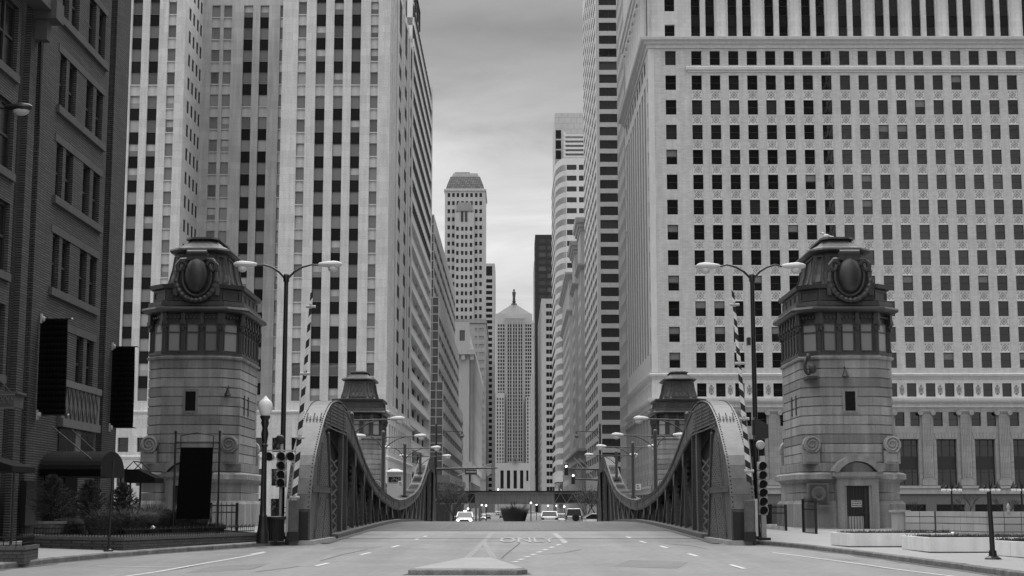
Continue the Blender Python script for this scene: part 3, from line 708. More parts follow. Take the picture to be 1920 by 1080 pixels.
b = MB(); b.box(oc, EX(981.5), Ye - 2.2, Ye, Zp(872, Ye), Zp(598, Ye)); b.box(EX(949), EX(982), Ye - 3.2, Ye, Zp(598, Ye), Zp(594, Ye)); b.build('bay', X['stone_far'], ex)
b = MB()
for p in (955.4, 960.6, 970.7, 965.6, 975.7, 950.6, 980.4): b.box(EX(p) - .35, EX(p) + .35, Ye - 3.6, Ye - 3, Zp(868, Ye), Zp(603, Ye))
b.build('piers', X['stone_far'], ex)['kind'] = 'stuff'
for a, c, top in ((928.5, 946, 738), (986, 1000, 745)):
    o_ = EX(a); cols = [exc(p, 2.6, [746 + 6.62 * i for i in range(19)], 4.6, o_, 'slot', Ye - 8) for p in ([933, 938, 943] if a < 940 else [989.5, 995])]
    facade(ex, o_, Ye - 8, 0, Zp(875, Ye), Zp(top, Ye), EX(c) - o_, cols, X['stone_far'], .6, merge=True)
    b = MB(); b.box(o_, EX(c), Ye - 7.2, Ye - .5, G0, Zp(top, Ye) - .1); b.build('wing', X['stone_far'], ex)
ob = EX(926); Yx = Ye - 12
tw = [exc(p, 6.2, [882], 34, ob, 'fardark', Yx) for p in (941.5, 953.5, 966, 978)] + [exc(988.5, 4, [882], 20, ob, 'fardark', Yx)]
facade(ex, ob, Yx, 0, G0, Zp(868, Yx), EX(1003) - ob, tw, X['stone_far'], 1.2, merge=True)
b = MB(); b.box(ob, EX(1003), Yx + 1.2, Ye, G0, Zp(868, Yx) - .1); b.build('base', X['stone_far'], ex)
ck = at(966, 863, Ye - 13)
b = MB(); rg = lambda r, y: [(ck.x + r * math.cos(2 * math.pi * i / 20), y, ck.z + r * math.sin(2 * math.pi * i / 20)) for i in range(20)]
b.loft([rg(2.6, Yx - .2), rg(2.6, Yx - 1.2), rg(2.0, Yx - 1.2), rg(2.0, Yx - .8)]); b.build('clock_rim', X['stone_dim'], ex)
b = MB(); b.loft([rg(1.95, Yx - .7), rg(1.95, Yx - .9)]); cf = b.build('clock_face', X['frame_dark'], ex)
b = MB(); b.loft([rg(1.5, Yx - .95), rg(1.5, Yx - 1.0), rg(1.2, Yx - 1.0), rg(1.2, Yx - .95)], False, False); b.bar((ck.x, Yx - 1.05, ck.z), (ck.x + .5, Yx - 1.05, ck.z + 1.0), .25, .1); b.bar((ck.x, Yx - 1.05, ck.z), (ck.x - .9, Yx - 1.05, ck.z - .2), .25, .1); b.build('clock_hands', X['striped_white'], cf)
b = MB(); a, c = EX(929.5), EX(998); m = (a + c) / 2; pr = lambda h, z: [(m - h, Ye + 20 - h, z), (m + h, Ye + 20 - h, z), (m + h, Ye + 20 + h, z), (m - h, Ye + 20 + h, z)]
hw = (c - a) / 2; b.loft([pr(hw - .4, zt_), pr(hw - 1, zt_ + .6), pr(1.6, Zp(565, Ye))]); b.build('pyramid_roof', X['roof_metal'], ex)
b = MB(); zs = Zp(565, Ye); ps = at(967, 540, Ye + 20)
b.lathe([(2.6, -1), (2.6, .5), (1.2, 1.2), (1.8, 2.6), (1.0, 3.0), (1.3, 3.6), (1.1, 6), (1.5, 9), (1.7, 10.6), (.7, 11.4), (.85, 12.2), (.6, 13.2)], (m, Ye + 20, zs), 8); b.build('statue', X['tower_metal'], ex, True)
core(ex, EX(929.5), EX(998), Ye, Ye + 41, G0, zt_, X['stone_far'])
# ---- right: pale tower behind the office block
rt = thing('mesh_tower', 'pale tower with small punched windows squeezed behind the office block', 'building', (30, 262, G0))
fz = lambda z0, z1, st, ph=3.3, h=1.7: [(z0 + ph * i, z0 + ph * i + h, st) for i in range(int((z1 - z0) / ph))]
facade(rt, 17.6, 258, R(-90), G0, 108, 16.5, [(.6 + 1.6 * i, 1.6 + 1.6 * i, fz(6, 106, 'far')) for i in range(10)], X['stone_far'], .5, merge=True)
facade(rt, 17.6, 241.5, 0, 60, 108, 26, [(.9 + 3.2 * i, 3.3 + 3.2 * i, fz(62, 106, 'far', 3.4, 2.1)) for i in range(8)], X['striped_white'], .4, merge=True)
core(rt, 17.6, 43.6, 241.5, 258, G0, 108, X['stone_far'])
# ---- right: striped tower
st_ = thing('striped_tower', 'pale tower with dark ribbon windows and white bands rising past the frame', 'building', (26, 328, G0))
Yt = 304.0; xl = Xp(1120.5, 500, Yt); HS = 122
ph = 2.72
rws = [Zp(892, Yt) + ph * i for i in range(60) if Zp(892, Yt) + ph * i < HS - 3]
facade(st_, xl, Yt, 0, G0, HS, 22, [(.62, 8.6, [(z, z + 1.78, 'ribbon') for z in rws]), (10, 19, [(z, z + 1.82, 'ribbon') for z in rws])], X['striped_white'], .45)
facade(st_, xl, 362, R(-90), G0, HS, 58, [(.9 + 9.2 * i, 9.3 + 9.2 * i, [(z, z + 1.5, 'slotmid') for z in rws]) for i in range(6)], X['striped_band'], .12, merge=True, setb=.01)  # matte mid-grey panes, the windows' reflection put into the colour
core(st_, xl, xl + 22, Yt, 362, G0, HS, X['striped_white'])
# ---- right: three old stone blocks with cornices
def old_block(nm, label, px, pyt, Y0, Y1, mat, n, ch_=1.6):
    t = thing(nm, label, 'building', (30, (Y0 + Y1) / 2, G0), 'old stone blocks down the right side')
    x = Xp(px, 700, Y0); zt = Zp(pyt, Y0, px)
    zz = [(z, z + 2.1, 'slot') for z in [6 + 3.7 * i for i in range(int((zt - 12) / 3.7))]]
    facade(t, x, Y1, R(-90), G0, zt, Y1 - Y0, [(1.2 + (Y1 - Y0 - 2) * i / n, 1.2 + (Y1 - Y0 - 2) * (i + .55) / n, zz) for i in range(n)], mat, .10, merge=True, setb=.01)
    facade(t, x, Y0, 0, G0, zt, 30, [(4 + 5 * i, 6.2 + 5 * i, zz) for i in range(5)], mat, .5, merge=True)
    band(t, 'cornice', mat, x, x + 30, Y0, Y1, zt - ch_, zt + 1.4, [(f, p * 1.6) for f, p in CORN])
    band(t, 'string_course', mat, x, x + 30, Y0, Y1, zt - 11, zt - 9.6, [(f, p * 1.1) for f, p in CORN])
    core(t, x, x + 30, Y0, Y1, G0, zt + .3, mat)
    return t
old_block('stone_block', 'tall stone block with heavy cornice next to the striped tower', 1090, 420, 362, 378, X['stone_far'], 4)
old_block('stone_block', 'stone block with double cornice between the ribbed block and the tallest stone block', 1079, 463, 400, 418, X['stone_mid'], 5)
old_block('stone_block', 'plain grey ribbed stone block in front of the round-cornered tower', 1068, 520, 452, 520, X['stone_mid'], 12, .6)
# low stone block with balustrade nearer the street corner
lo = thing('corner_block', 'low stone corner block with cornice and flagpoles at the foot of the striped tower', 'building', (20, 330, G0))
b = MB(); xq = Xp(1100, 880, 362); b.box(xq - 1.2, xl + 1, 361.2, 450, G0, Zp(868, 362)); b.build('wall', X['stone_mid'], lo)
b = MB(); b.box(xq - 2.2, xl + 1, 360.2, 451, Zp(868, 362), Zp(862, 362)); b.box(xq - 1.6, xl + 1, 360.8, 450, Zp(862, 362), Zp(846, 362)); b.box(xq - 2.4, xl + 1, 360, 451, Zp(846, 362), Zp(841, 362)); b.build('cornice', X['stone_mid'], lo)
# ---- right: round-cornered tower
rc_ = thing('round_corner_tower', 'banded tower with a rounded glass corner and gridded crown', 'building', (30, 580, G0))
Yr = 530.0; xr0 = Xp(1040.5, 600, Yr + 16); xr1 = Xp(1062, 600, Yr); zr1 = Zp(300, Yr, 1060)
Rr = xr1 - xr0
arc = [(xr1 - Rr * math.sin(math.pi / 2 * i / 8), Yr + 18 - 18 * math.cos(math.pi / 2 * i / 8)) for i in range(9)] + [(xr0, Yr + 60)]
ph = 3.86; z = G0 + 14
wall_b, win_b = MB(), MB()
def strip(mb, z0, z1, off):
    pts = [(x + off * .6, y + off * .6) for x, y in arc]
    for (ax, ay), (bx_, by) in zip(pts, pts[1:]): mb.quad((bx_, by, z0), (ax, ay, z0), (ax, ay, z1), (bx_, by, z1))
strip(wall_b, G0 + 12, G0 + 14, 0)
while z < zr1 - 3:
    strip(wall_b, z, z + 1.75, 0); 
    pts = arc
    for off, zz in ((0, z + 1.75), (0, z + ph)):
        for (ax, ay), (bx_, by) in zip(arc, arc[1:]): wall_b.quad((ax, ay, zz), (bx_, by, zz), (bx_ + .5, by + .5, zz), (ax + .5, ay + .5, zz))
    strip(win_b, z + 1.75, z + ph, .12); z += ph
zr1 = z
strip(wall_b, z, z + 2.4, 0)
ml_ = MB()
for (ax, ay), (bx_, by) in zip(arc, arc[1:9]):
    for q in (0, .5): mx, my = ax + (bx_ - ax) * q, ay + (by - ay) * q; ml_.box(mx - .06, mx + .12, my - .12, my + .12, G0 + 14, zr1)
ml_.build('mullions', X['striped_band'], rc_)['kind'] = 'stuff'
wall_b.build('curved_wall', X['striped_band'], rc_); win_b.build('curved_windows', X['slot_dark'], rc_)
fz = [(G0 + 14 + ph * i + 2.0, G0 + 14 + ph * (i + 1), 'ribbon') for i in range(int((zr1 - G0 - 14) / ph + .5))]
W2 = Xp(1112, 600, Yr) - xr1
facade(rc_, xr1, Yr, 0, G0 + 12, zr1 + 2.4, W2, [(.35, 3.8, fz), (4.6, 8.0, fz)], X['striped_band'], .5)
b = MB(); b.box(xr0 + 1, xr1 + W2, Yr + 19, Yr + 60, G0, zr1 + 2.2); b.box(xr1 + .2, xr1 + W2, Yr + .8, Yr + 20, G0, zr1 + 2.2); b.build('core', X['stone_mid'], rc_)
b = MB(); b.prism([(x + .8, y + .8) for x, y in arc] + [(xr1 + 2, Yr + 60), (xr1 + 2, Yr + 1)], G0, G0 + 12, 'z'); b.build('ground_storey', X['glass_curtain'], rc_)
zg0, zg1 = Zp(305, Yr + 24, 1060), Zp(212, Yr + 24, 1060)
b = MB(); xg = Xp(1040.5, 260, Yr + 24); b.box(xg, xg + 22, Yr + 24, Yr + 58, zg0 - 8, zg1); b.build('crown', X['grid_panel'], rc_)
for i in range(3):
    b = MB(); p = at(1047, 252 + 19 * i, Yr + 24); b.box(p.x - 1, p.x + 1, Yr + 23.9, Yr + 24.2, p.z - 1.6, p.z + 1.6); b.build('window', X['glass_black'], rc_)
b = MB()
for i in range(6): zz = zr1 + 2.6 + 1.55 * i; b.box(xr1 - .6, xr1 + W2, Yr + .4, Yr + 1.0, zz, zz + .75)
for xx in (xr1 - .6, xr1 + 7): b.box(xx, xx + .6, Yr + .5, Yr + 1.6, zr1 + 2.3, zr1 + 12)
b.build('louvre', X['striped_band'], rc_)
b = MB(); b.box(xr1 - .6, xr1 + W2, Yr + 1.6, Yr + 22, zr1 + 2.2, zr1 + 11.5); b.build('plant_room', X['stone_mid'], rc_)
# ---- right: banded office and dark tower further down
bf = thing('banded_office', 'pale banded office building with dark windows in front of the black tower', 'building', (20, 850, G0))
Yf = 800.0; xf = Xp(1015.5, 700, Yf); zf = Zp(560, Yf)
rws = [(Zp(577.5 + 14.3 * i, Yf), Zp(569.5 + 14.3 * i, Yf), 'far') for i in range(25)]
rws = [(a, c, 'fardark') for a, c, _ in rws]
facade(bf, xf, Yf, 0, G0, zf, 40, [(2.3, 15, rws)], X['stone_far'], .5, merge=True)
facade(bf, xf, 925, R(-90), G0, zf, 125, [(2 + 12.2 * i, 12 + 12.2 * i, rws) for i in range(10)], X['stone_far'], .5, merge=True)
b = MB()
for i in range(25):
    for q in range(8): zz = Zp(577.5 + 14.3 * i, Yf); b.box(xf + 2.3 + 1.6 * q, xf + 2.5 + 1.6 * q, Yf + .1, Yf + .4, zz, zz + 2.2)
b.build('mullions', X['stone_dim'], bf)['kind'] = 'stuff'
core(bf, xf, xf + 40, Yf, 925, G0, zf, X['stone_far'])
dk = thing('black_tower', 'black steel and glass tower behind the banded office building', 'building', (28, 985, G0))
Yk = 960.0; xk = Xp(1003.5, 520, Yk); zk = Zp(440, Yk, 1020)
rws = [(Zp(455 + 13.2 * i, Yk), Zp(446 + 13.2 * i, Yk), 'far') for i in range(34)]
facade(dk, xk, Yk, 0, G0, zk, 36, [(2.2 + 5.5 * i, 6.9 + 5.5 * i, rws) for i in range(6)], X['dark_tower'], .5, merge=True)
facade(dk, xk, 1000, R(-90), G0, zk, 40, [(1 + 5.5 * i, 5.5 + 5.5 * i, rws) for i in range(7)], X['dark_tower'], .5, merge=True)
core(dk, xk, xk + 36, Yk, 1000, G0, zk, X['dark_tower'])
pb = thing('pinnacle_block', 'pale stepped stone block with round pinnacle between the exchange and black tower', 'building', (20, 1120, G0))
Yp = 1100.0
b = MB(); b.box(Xp(1001.5, 600, Yp), 50, Yp, 1150, G0, Zp(490, Yp)); b.box(Xp(998.5, 700, Yp), 50, Yp - 1, 1149, G0, Zp(620, Yp)); b.box(Xp(996, 750, Yp), 50, Yp - 2, 1148, G0, Zp(700, Yp)); b.box(Xp(993, 800, Yp), 50, Yp - 3, 1147, G0, Zp(790, Yp)); b.build('wall', X['stone_far'], pb)
b = MB(); p = at(1000.5, 620, Yp - 2); b.lathe([(1.0, -4), (1.0, 5), (1.3, 5.3), (.9, 7), (.2, 8)], (p.x, Yp - 1, p.z), 8); b.build('pinnacle', X['stone_far'], pb, True)
# ================================================================ ground, river, road, kerbs
def frange(a, b, n): return [a + (b - a) * i / n for i in range(n + 1)]
prof = [(-180, -.06), (40, -.06), (60, .1), (80, .3), (87.9, .33), (88.0, -8), (144.9, -8), (145.0, -.25), (160, -.5), (190, -1.2), (210, -1.65), (235, -2.0), (500, -2.0), (1500, -2.0), (6000, -2.0)]
b = MB()
for (ya, za), (yb, zb) in zip(prof, prof[1:]): b.quad((-2500, ya, za), (2500, ya, za), (2500, yb, zb), (-2500, yb, zb))
struct(b, 'ground', X['ground'])
b = MB(); b.quad((-2500, 88.02, -4.8), (2500, 88.02, -4.8), (2500, 144.98, -4.8), (-2500, 144.98, -4.8)); struct(b, 'river', X['water'])
# roadway: asphalt up to the bridge, then on from the far side down the street
def sheet(name, mat, ys, xl, xr, dz):
    b = MB()
    for ya, yb in zip(ys, ys[1:]):
        b.quad((xl(ya), ya, rz(ya) + dz), (xr(ya), ya, rz(ya) + dz), (xr(yb), yb, rz(yb) + dz), (xl(yb), yb, rz(yb) + dz))
    return struct(b, name, mat)
KL = [road(*p) for p in [(0, 1068), (100, 1056), (200, 1046), (300, 1038), (400, 1031), (480, 1025), (530, 1022), (562, 1019.5)]]
KR = [road(*p) for p in [(1402, 1020), (1450, 1023), (1500, 1028), (1600, 1040), (1700, 1054), (1800, 1068), (1920, 1086)]]
KL = [Vector((-13.6, -60, 0)), Vector((-13.5, 20, 0))] + KL
KR = KR + [Vector((11.6, 20, 0)), Vector((11.6, -60, 0))]
ILX, IRX = -7.89, 8.37                                   # inner faces of the two trusses
sheet('road', X['asphalt'], frange(-180, 40, 4) + frange(42, 66, 12), lambda y: -16, lambda y: 16, 0.0)
sheet('bridge_deck', X['deck_grating'], frange(78.6, 136, 30), lambda y: ILX - .1, lambda y: IRX + .1, 0.012)
sheet('bridge_approach', X['asphalt'], frange(64, 79, 8), lambda y: ILX - .1, lambda y: IRX + .1, 0.006)
sheet('far_road', X['asphalt'], frange(135, 240, 21) + [300, 400, 600, 900, 1260], lambda y: ILX - .1 if y < 160 else -10, lambda y: IRX + .1 if y < 160 else 10.6, 0.002)
M('seam', .09, .8, .4, 3, 0, fine=.6)
M('seam_light', .295, .8, .3, 3, 0, fine=.5)
for yy, w, m in ((66.8, .35, 'seam'), (78.6, .30, 'seam'), (105.0, .35, 'seam'), (72.5, .12, 'seam_light')):
    b = MB(); b.quad((ILX, yy - w / 2, rz(yy) + .018), (IRX, yy - w / 2, rz(yy) + .018), (IRX, yy + w / 2, rz(yy) + .018), (ILX, yy + w / 2, rz(yy) + .018)); struct(b, 'deck_joint', X[m])
# wear streaks on the open grating, along the wheel paths
b = MB()
for i in range(190):
    x = ILX + .3 + (IRX - ILX - .6) * i / 190; y0 = random.uniform(79, 84); y1 = random.uniform(95, 104); w = random.uniform(.02, .045)
    for ya, yb in zip(frange(y0, y1, 4), frange(y0, y1, 4)[1:]): b.quad((x, ya, rz(ya) + .022), (x + w, ya, rz(ya) + .022), (x + w, yb, rz(yb) + .022), (x, yb, rz(yb) + .022))
M('deck_rib', .15, .6, .3, 1, 0, fine=.3)
tag(b.build('deck_ribs', X['deck_rib']), kind='structure')
# sidewalks
def slab(name, line, outer, mat, side):
    pts = [Vector((p.x, p.y, rz(p.y))) for p in line]
    b = MB()
    for a, c in zip(pts, pts[1:]):
        ao, co = (outer, a.y), (outer, c.y)
        b.quad(*(((a.x, a.y, a.z + .15), (outer, a.y, a.z + .15), (outer, c.y, c.z + .15), (c.x, c.y, c.z + .15)) if side > 0 else ((outer, a.y, a.z + .15), (a.x, a.y, a.z + .15), (c.x, c.y, c.z + .15), (outer, c.y, c.z + .15))))
    return struct(b, name, mat)
inL = [p + Vector((-.18, 0, 0)) for p in KL] + [Vector((-8.6, 62, 0)), Vector((-8.6, 70, 0)), Vector((-8.6, 78, 0)), Vector((-8.6, 88, 0))]
inR = [p + Vector((.18, 0, 0)) for p in KR]; inR.reverse(); inR = inR + [Vector((9.2, 62, 0)), Vector((9.2, 70, 0)), Vector((9.2, 78, 0)), Vector((9.2, 88, 0))]
inL[-5].x = -8.75; inR[len(KR) - 1].x = 9.4
swl = slab('sidewalk_left', inL, -60, X['sidewalk'], -1)
swr = slab('sidewalk_right', inR, 60, X['sidewalk'], 1)
def kerb(line, par, side):
    """kerb stones laid end to end along a line"""
    pts = [Vector((p.x, p.y, rz(p.y))) for p in line]; seg = []
    for a, c in zip(pts, pts[1:]):
        n = max(1, min(12, round((c - a).length / 2.2)))
        for i in range(n): seg.append((a + (c - a) * (i / n), a + (c - a) * ((i + 1) / n)))
    for a, c in seg:
        if c.y < 25 and a.y < 25: continue
        t = (c - a); ln = t.length; t = t / ln; nrm = Vector((t.y, -t.x, 0)) * side; g = .012
        a2, c2 = a + t * g, c - t * g; h = .152 + random.uniform(-.004, .004); w = .2
        b = MB()
        def sec(p): return [p + Vector((0, 0, -.1)), p + Vector((0, 0, h - .03)), p + nrm * .03 + Vector((0, 0, h)), p + nrm * w + Vector((0, 0, h)), p + nrm * w + Vector((0, 0, -.1))]
        b.loft([sec(a2), sec(c2)]); b.build('kerb_stone', X['kerb_stone'], par)
kerb(KL, swl, -1); kerb(KR, swr, -1)
M('gutter_grime_shade', .13, .9, .45, 1.6, 0, fine=.6)  # grime plus painted contact shade along the kerbs and truss base
M('patch', .215, .9, .25, .8, .2, fine=.3)
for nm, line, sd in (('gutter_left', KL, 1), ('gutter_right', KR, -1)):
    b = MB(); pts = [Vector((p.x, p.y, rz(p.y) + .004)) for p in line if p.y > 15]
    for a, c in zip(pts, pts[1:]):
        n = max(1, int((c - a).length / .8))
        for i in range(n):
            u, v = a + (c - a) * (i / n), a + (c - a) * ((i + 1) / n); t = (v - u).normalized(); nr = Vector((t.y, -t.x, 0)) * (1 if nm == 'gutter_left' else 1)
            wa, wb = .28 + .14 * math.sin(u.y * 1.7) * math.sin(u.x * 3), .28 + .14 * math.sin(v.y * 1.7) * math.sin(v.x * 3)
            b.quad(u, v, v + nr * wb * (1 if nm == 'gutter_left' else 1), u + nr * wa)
    tag(b.build(nm, X['gutter_grime_shade']), kind='structure')
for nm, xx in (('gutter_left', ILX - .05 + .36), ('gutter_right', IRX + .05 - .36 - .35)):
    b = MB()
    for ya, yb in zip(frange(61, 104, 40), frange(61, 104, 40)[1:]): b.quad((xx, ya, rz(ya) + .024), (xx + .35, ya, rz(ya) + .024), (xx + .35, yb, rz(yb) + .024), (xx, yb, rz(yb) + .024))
    tag(b.build(nm, X['gutter_grime_shade']), kind='structure')
for q in ([(1180, 1050), (1290, 1054), (1270, 1066), (1150, 1062)], [(640, 1026), (720, 1024), (700, 1029), (615, 1031)], [(1085, 1009), (1150, 1009), (1165, 1013), (1092, 1013)], [(395, 1062), (505, 1056), (470, 1068), (345, 1075)]):
    b = MB(); b.quad(*[road(*p, .003) for p in q]); tag(b.build('road_patch', X['patch']), kind='structure')
# bridge footways outside the trusses
for nm, xa, xb in (('footway_left', -12.4, -8.6), ('footway_right', 9.2, 13.0)):
    b = MB()
    for ya, yb in zip(frange(87.5, 146, 12), frange(87.5, 146, 12)[1:]): b.loft([[(xa, y, rz(y) - .3), (xb, y, rz(y) - .3), (xb, y, rz(y) + .15), (xa, y, rz(y) + .15)] for y in (ya, yb)])
    struct(b, nm, X['sidewalk'])
for nm, xa, xb in (('far_sidewalk_left', -16.3, -10), ('far_sidewalk_right', 10.6, 17.4)):
    b = MB(); ys = frange(160, 240, 8) + [400, 800, 1260]
    for ya, yb in zip(ys, ys[1:]): b.loft([[(xa, y, rz(y) - .1), (xb, y, rz(y) - .1), (xb, y, rz(y) + .14), (xa, y, rz(y) + .14)] for y in (ya, yb)])
    struct(b, nm, X['sidewalk'])
# sidewalk joints
b = MB()
for par_y in (46, 50, 54, 58, 62, 66, 70, 74):
    for x0, x1 in ((-40, -13.6), (12.2, 40)):
        if par_y > 54: x0, x1 = (x0, -12.6) if x0 < 0 else (x1 - 28, x1)
        z = rz(par_y) + .154; b.quad((x0, par_y - .015, z), (x1, par_y - .015, z), (x1, par_y + .015, z), (x0, par_y + .015, z))
tag(b.build('sidewalk_joints', X['seam']), kind='structure')
# median nose
mn = [road(765, 1078), road(872, 1051), road(924, 1051), road(989, 1078)]
mn = [Vector((p.x, p.y, 0)) for p in mn]
b = MB(); poly = [(mn[0].x, mn[0].y), (mn[3].x - .25, mn[3].y - .1), (mn[3].x, mn[3].y + .35), (mn[2].x, mn[2].y), (mn[1].x, mn[1].y), (mn[0].x - .0, mn[0].y + .3)]
cx_, cy_ = sum(p[0] for p in poly) / 6, sum(p[1] for p in poly) / 6
ins = lambda s, z: [(cx_ + (x - cx_) * s, cy_ + (y - cy_) * s, z) for x, y in poly]
b.loft([ins(1, -.05), ins(1, .11), ins(.97, .14)]); md = struct(b, 'median', X['kerb_stone'])
g_ = MB(); gp = [(cx_ + (x - cx_) * 1.08, cy_ + (y - cy_) * 1.03, rz(y) + .006) for x, y in poly]; g_.add(gp, [tuple(range(6))]); tag(g_.build('median_gutter', X['seam']), kind='structure')
b = MB(); b.loft([ins(.93, .12), ins(.93, .146)]); b.build('median_top', X['sidewalk'], md)
# ---- painted markings, each a sheet of its own
def strip_px(pts, w, name='lane_line', mat='white_paint', dz=.010):
    ps = [road(*p, dz) for p in pts]; b = MB()
    for a, c in zip(ps, ps[1:]):
        t = (c - a); t.z = 0; t.normalize(); n = Vector((-t.y, t.x, 0)) * (w / 2); b.quad(a - n, c - n, c + n, a + n)
    return tag(b.build(name, X[mat]), kind='structure')
for p in (((592, 1061), (616, 1055.5)), ((676, 1040), (694, 1036)), ((735, 1026), (748, 1022.5)), ((779, 1011.5), (784, 1010)), ((795, 1006), (800, 1004.6)), ((470, 1039), (497, 1034.5)),
          ((1175, 1006), (1183, 1008)), ((1200, 1014.5), (1211, 1017.5)), ((1238, 1023.5), (1251, 1027)), ((1291, 1038), (1307, 1042.5)), ((1369, 1058.5), (1396, 1066))):
    strip_px(p, .13)
for i in range(9):
    t = i / 8; px = 962 + 88 * t + 6 * t * t; py = 1053 - 36 * t; strip_px([(px, py + .7), (px + 9 - 3 * t, py - .7)], .16, 'turn_dash')
strip_px([(224, 1082), (300, 1071), (390, 1055), (440, 1046.5), (497, 1036)], .12); strip_px([(183, 1061), (260, 1062.5), (342, 1063.5)], .11); strip_px([(395, 1040), (470, 1040)], .09)
strip_px([(1449, 1036), (1560, 1050), (1680, 1067), (1800, 1082)], .11); strip_px([(1530, 1047), (1620, 1051), (1690, 1056)], .09, mat='worn_paint')
strip_px([(1040, 999), (1060, 1017)], .22, mat='worn_paint'); strip_px([(940, 1004), (1000, 1003.5)], .5, mat='worn_paint')
for pts in ([(904, 1018), (893, 1030), (869, 1052), (780, 1071)], [(907, 1017), (918, 1034), (930, 1052), (985, 1071)], [(905, 1018), (920, 1001), (926, 996)], [(975, 1018), (950, 1038), (940, 1047)]):
    strip_px(pts, .20 if pts[0][0] < 950 else .04, 'sealed_crack', 'seam_light' if pts[0][0] < 950 else 'seam', .007)
for pts in ([(600, 1052), (640, 1040), (690, 1030)], [(1010, 1040), (1060, 1036), (1090, 1030)], [(480, 1072), (560, 1062), (600, 1060)], [(1330, 1030), (1300, 1024), (1240, 1018)]): strip_px(pts, .05, 'sealed_crack', 'seam', .006)
# painted word
tcv = bpy.data.curves.new('lettering', 'FONT'); tcv.body = 'ONLY'; tcv.size = 1.0; tcv.align_x = 'CENTER'
to = bpy.data.objects.new('tmp', tcv); col.objects.link(to)
bpy.context.view_layer.update()
tme = bpy.data.meshes.new_from_object(to); bpy.data.objects.remove(to)
pa, pb_ = road(990, 1017.5), road(990, 1008.5)
wx = (road(1041, 1013).x - road(938, 1013).x)
xs_ = [v.co.x for v in tme.vertices]; ys_ = [v.co.y for v in tme.vertices]
for v in tme.vertices:
    u = (v.co.x - min(xs_)) / (max(xs_) - min(xs_)) - .5; q = (v.co.y - min(ys_)) / (max(ys_) - min(ys_))
    y = pa.y + (pb_.y - pa.y) * q; v.co = (pa.x + u * wx, y, rz(y) + .022)
tme.materials.clear(); tme.materials.append(X['worn_paint']); tag(put(tme, 'lane_word'), kind='structure')
# ================================================================ bridge trusses
UP = [(60, .1), (60, 1.5), (61.05, 3.2), (62.4, 4.2), (64, 5.13), (65.2, 5.6), (66.6, 5.98), (68.6, 6.22), (70.6, 6.28), (72.5, 6.18), (74.2, 5.88), (76, 5.45), (78.8, 4.75), (81.8, 4.06), (84.9, 3.47), (88.5, 2.97), (92.5, 2.62), (97.2, 2.36), (101.8, 2.16), (107, 2.06)]
LO = [(64.6, 4.75), (67.5, 5.15), (70.5, 5.05), (73.2, 4.85), (75.1, 4.6), (78, 4.02), (81.3, 3.4), (84.9, 2.78), (88.5, 2.32), (92.5, 1.98), (97.2, 1.66), (101.8, 1.46), (107, 1.36)]
def densify(P_, n):
    out = []
    for i in range(len(P_) - 1):
        p0, p1, p2, p3 = P_[max(0, i - 1)], P_[i], P_[i + 1], P_[min(len(P_) - 1, i + 2)]
        for k in range(n):
            t = k / n; out.append(tuple(.5 * ((2 * p1[j]) + (-p0[j] + p2[j]) * t + (2 * p0[j] - 5 * p1[j] + 4 * p2[j] - p3[j]) * t * t + (-p0[j] + 3 * p1[j] - 3 * p2[j] + p3[j]) * t ** 3) for j in (0, 1)))
    return out + [P_[-1]]
UP = densify(UP, 3); UP = [(60.0, z) if y < 60.02 else (y, z) for y, z in UP]
def interp(L_, y):
    for (a, za), (c, zc) in zip(L_, L_[1:]):
        if a <= y <= c and c > a: return za + (zc - za) * (y - a) / (c - a)
    return L_[-1][1] if y > L_[-1][0] else L_[0][1]
NODES = [72.6, 77.2, 81.8, 86.4, 91.2, 96.0, 100.8]
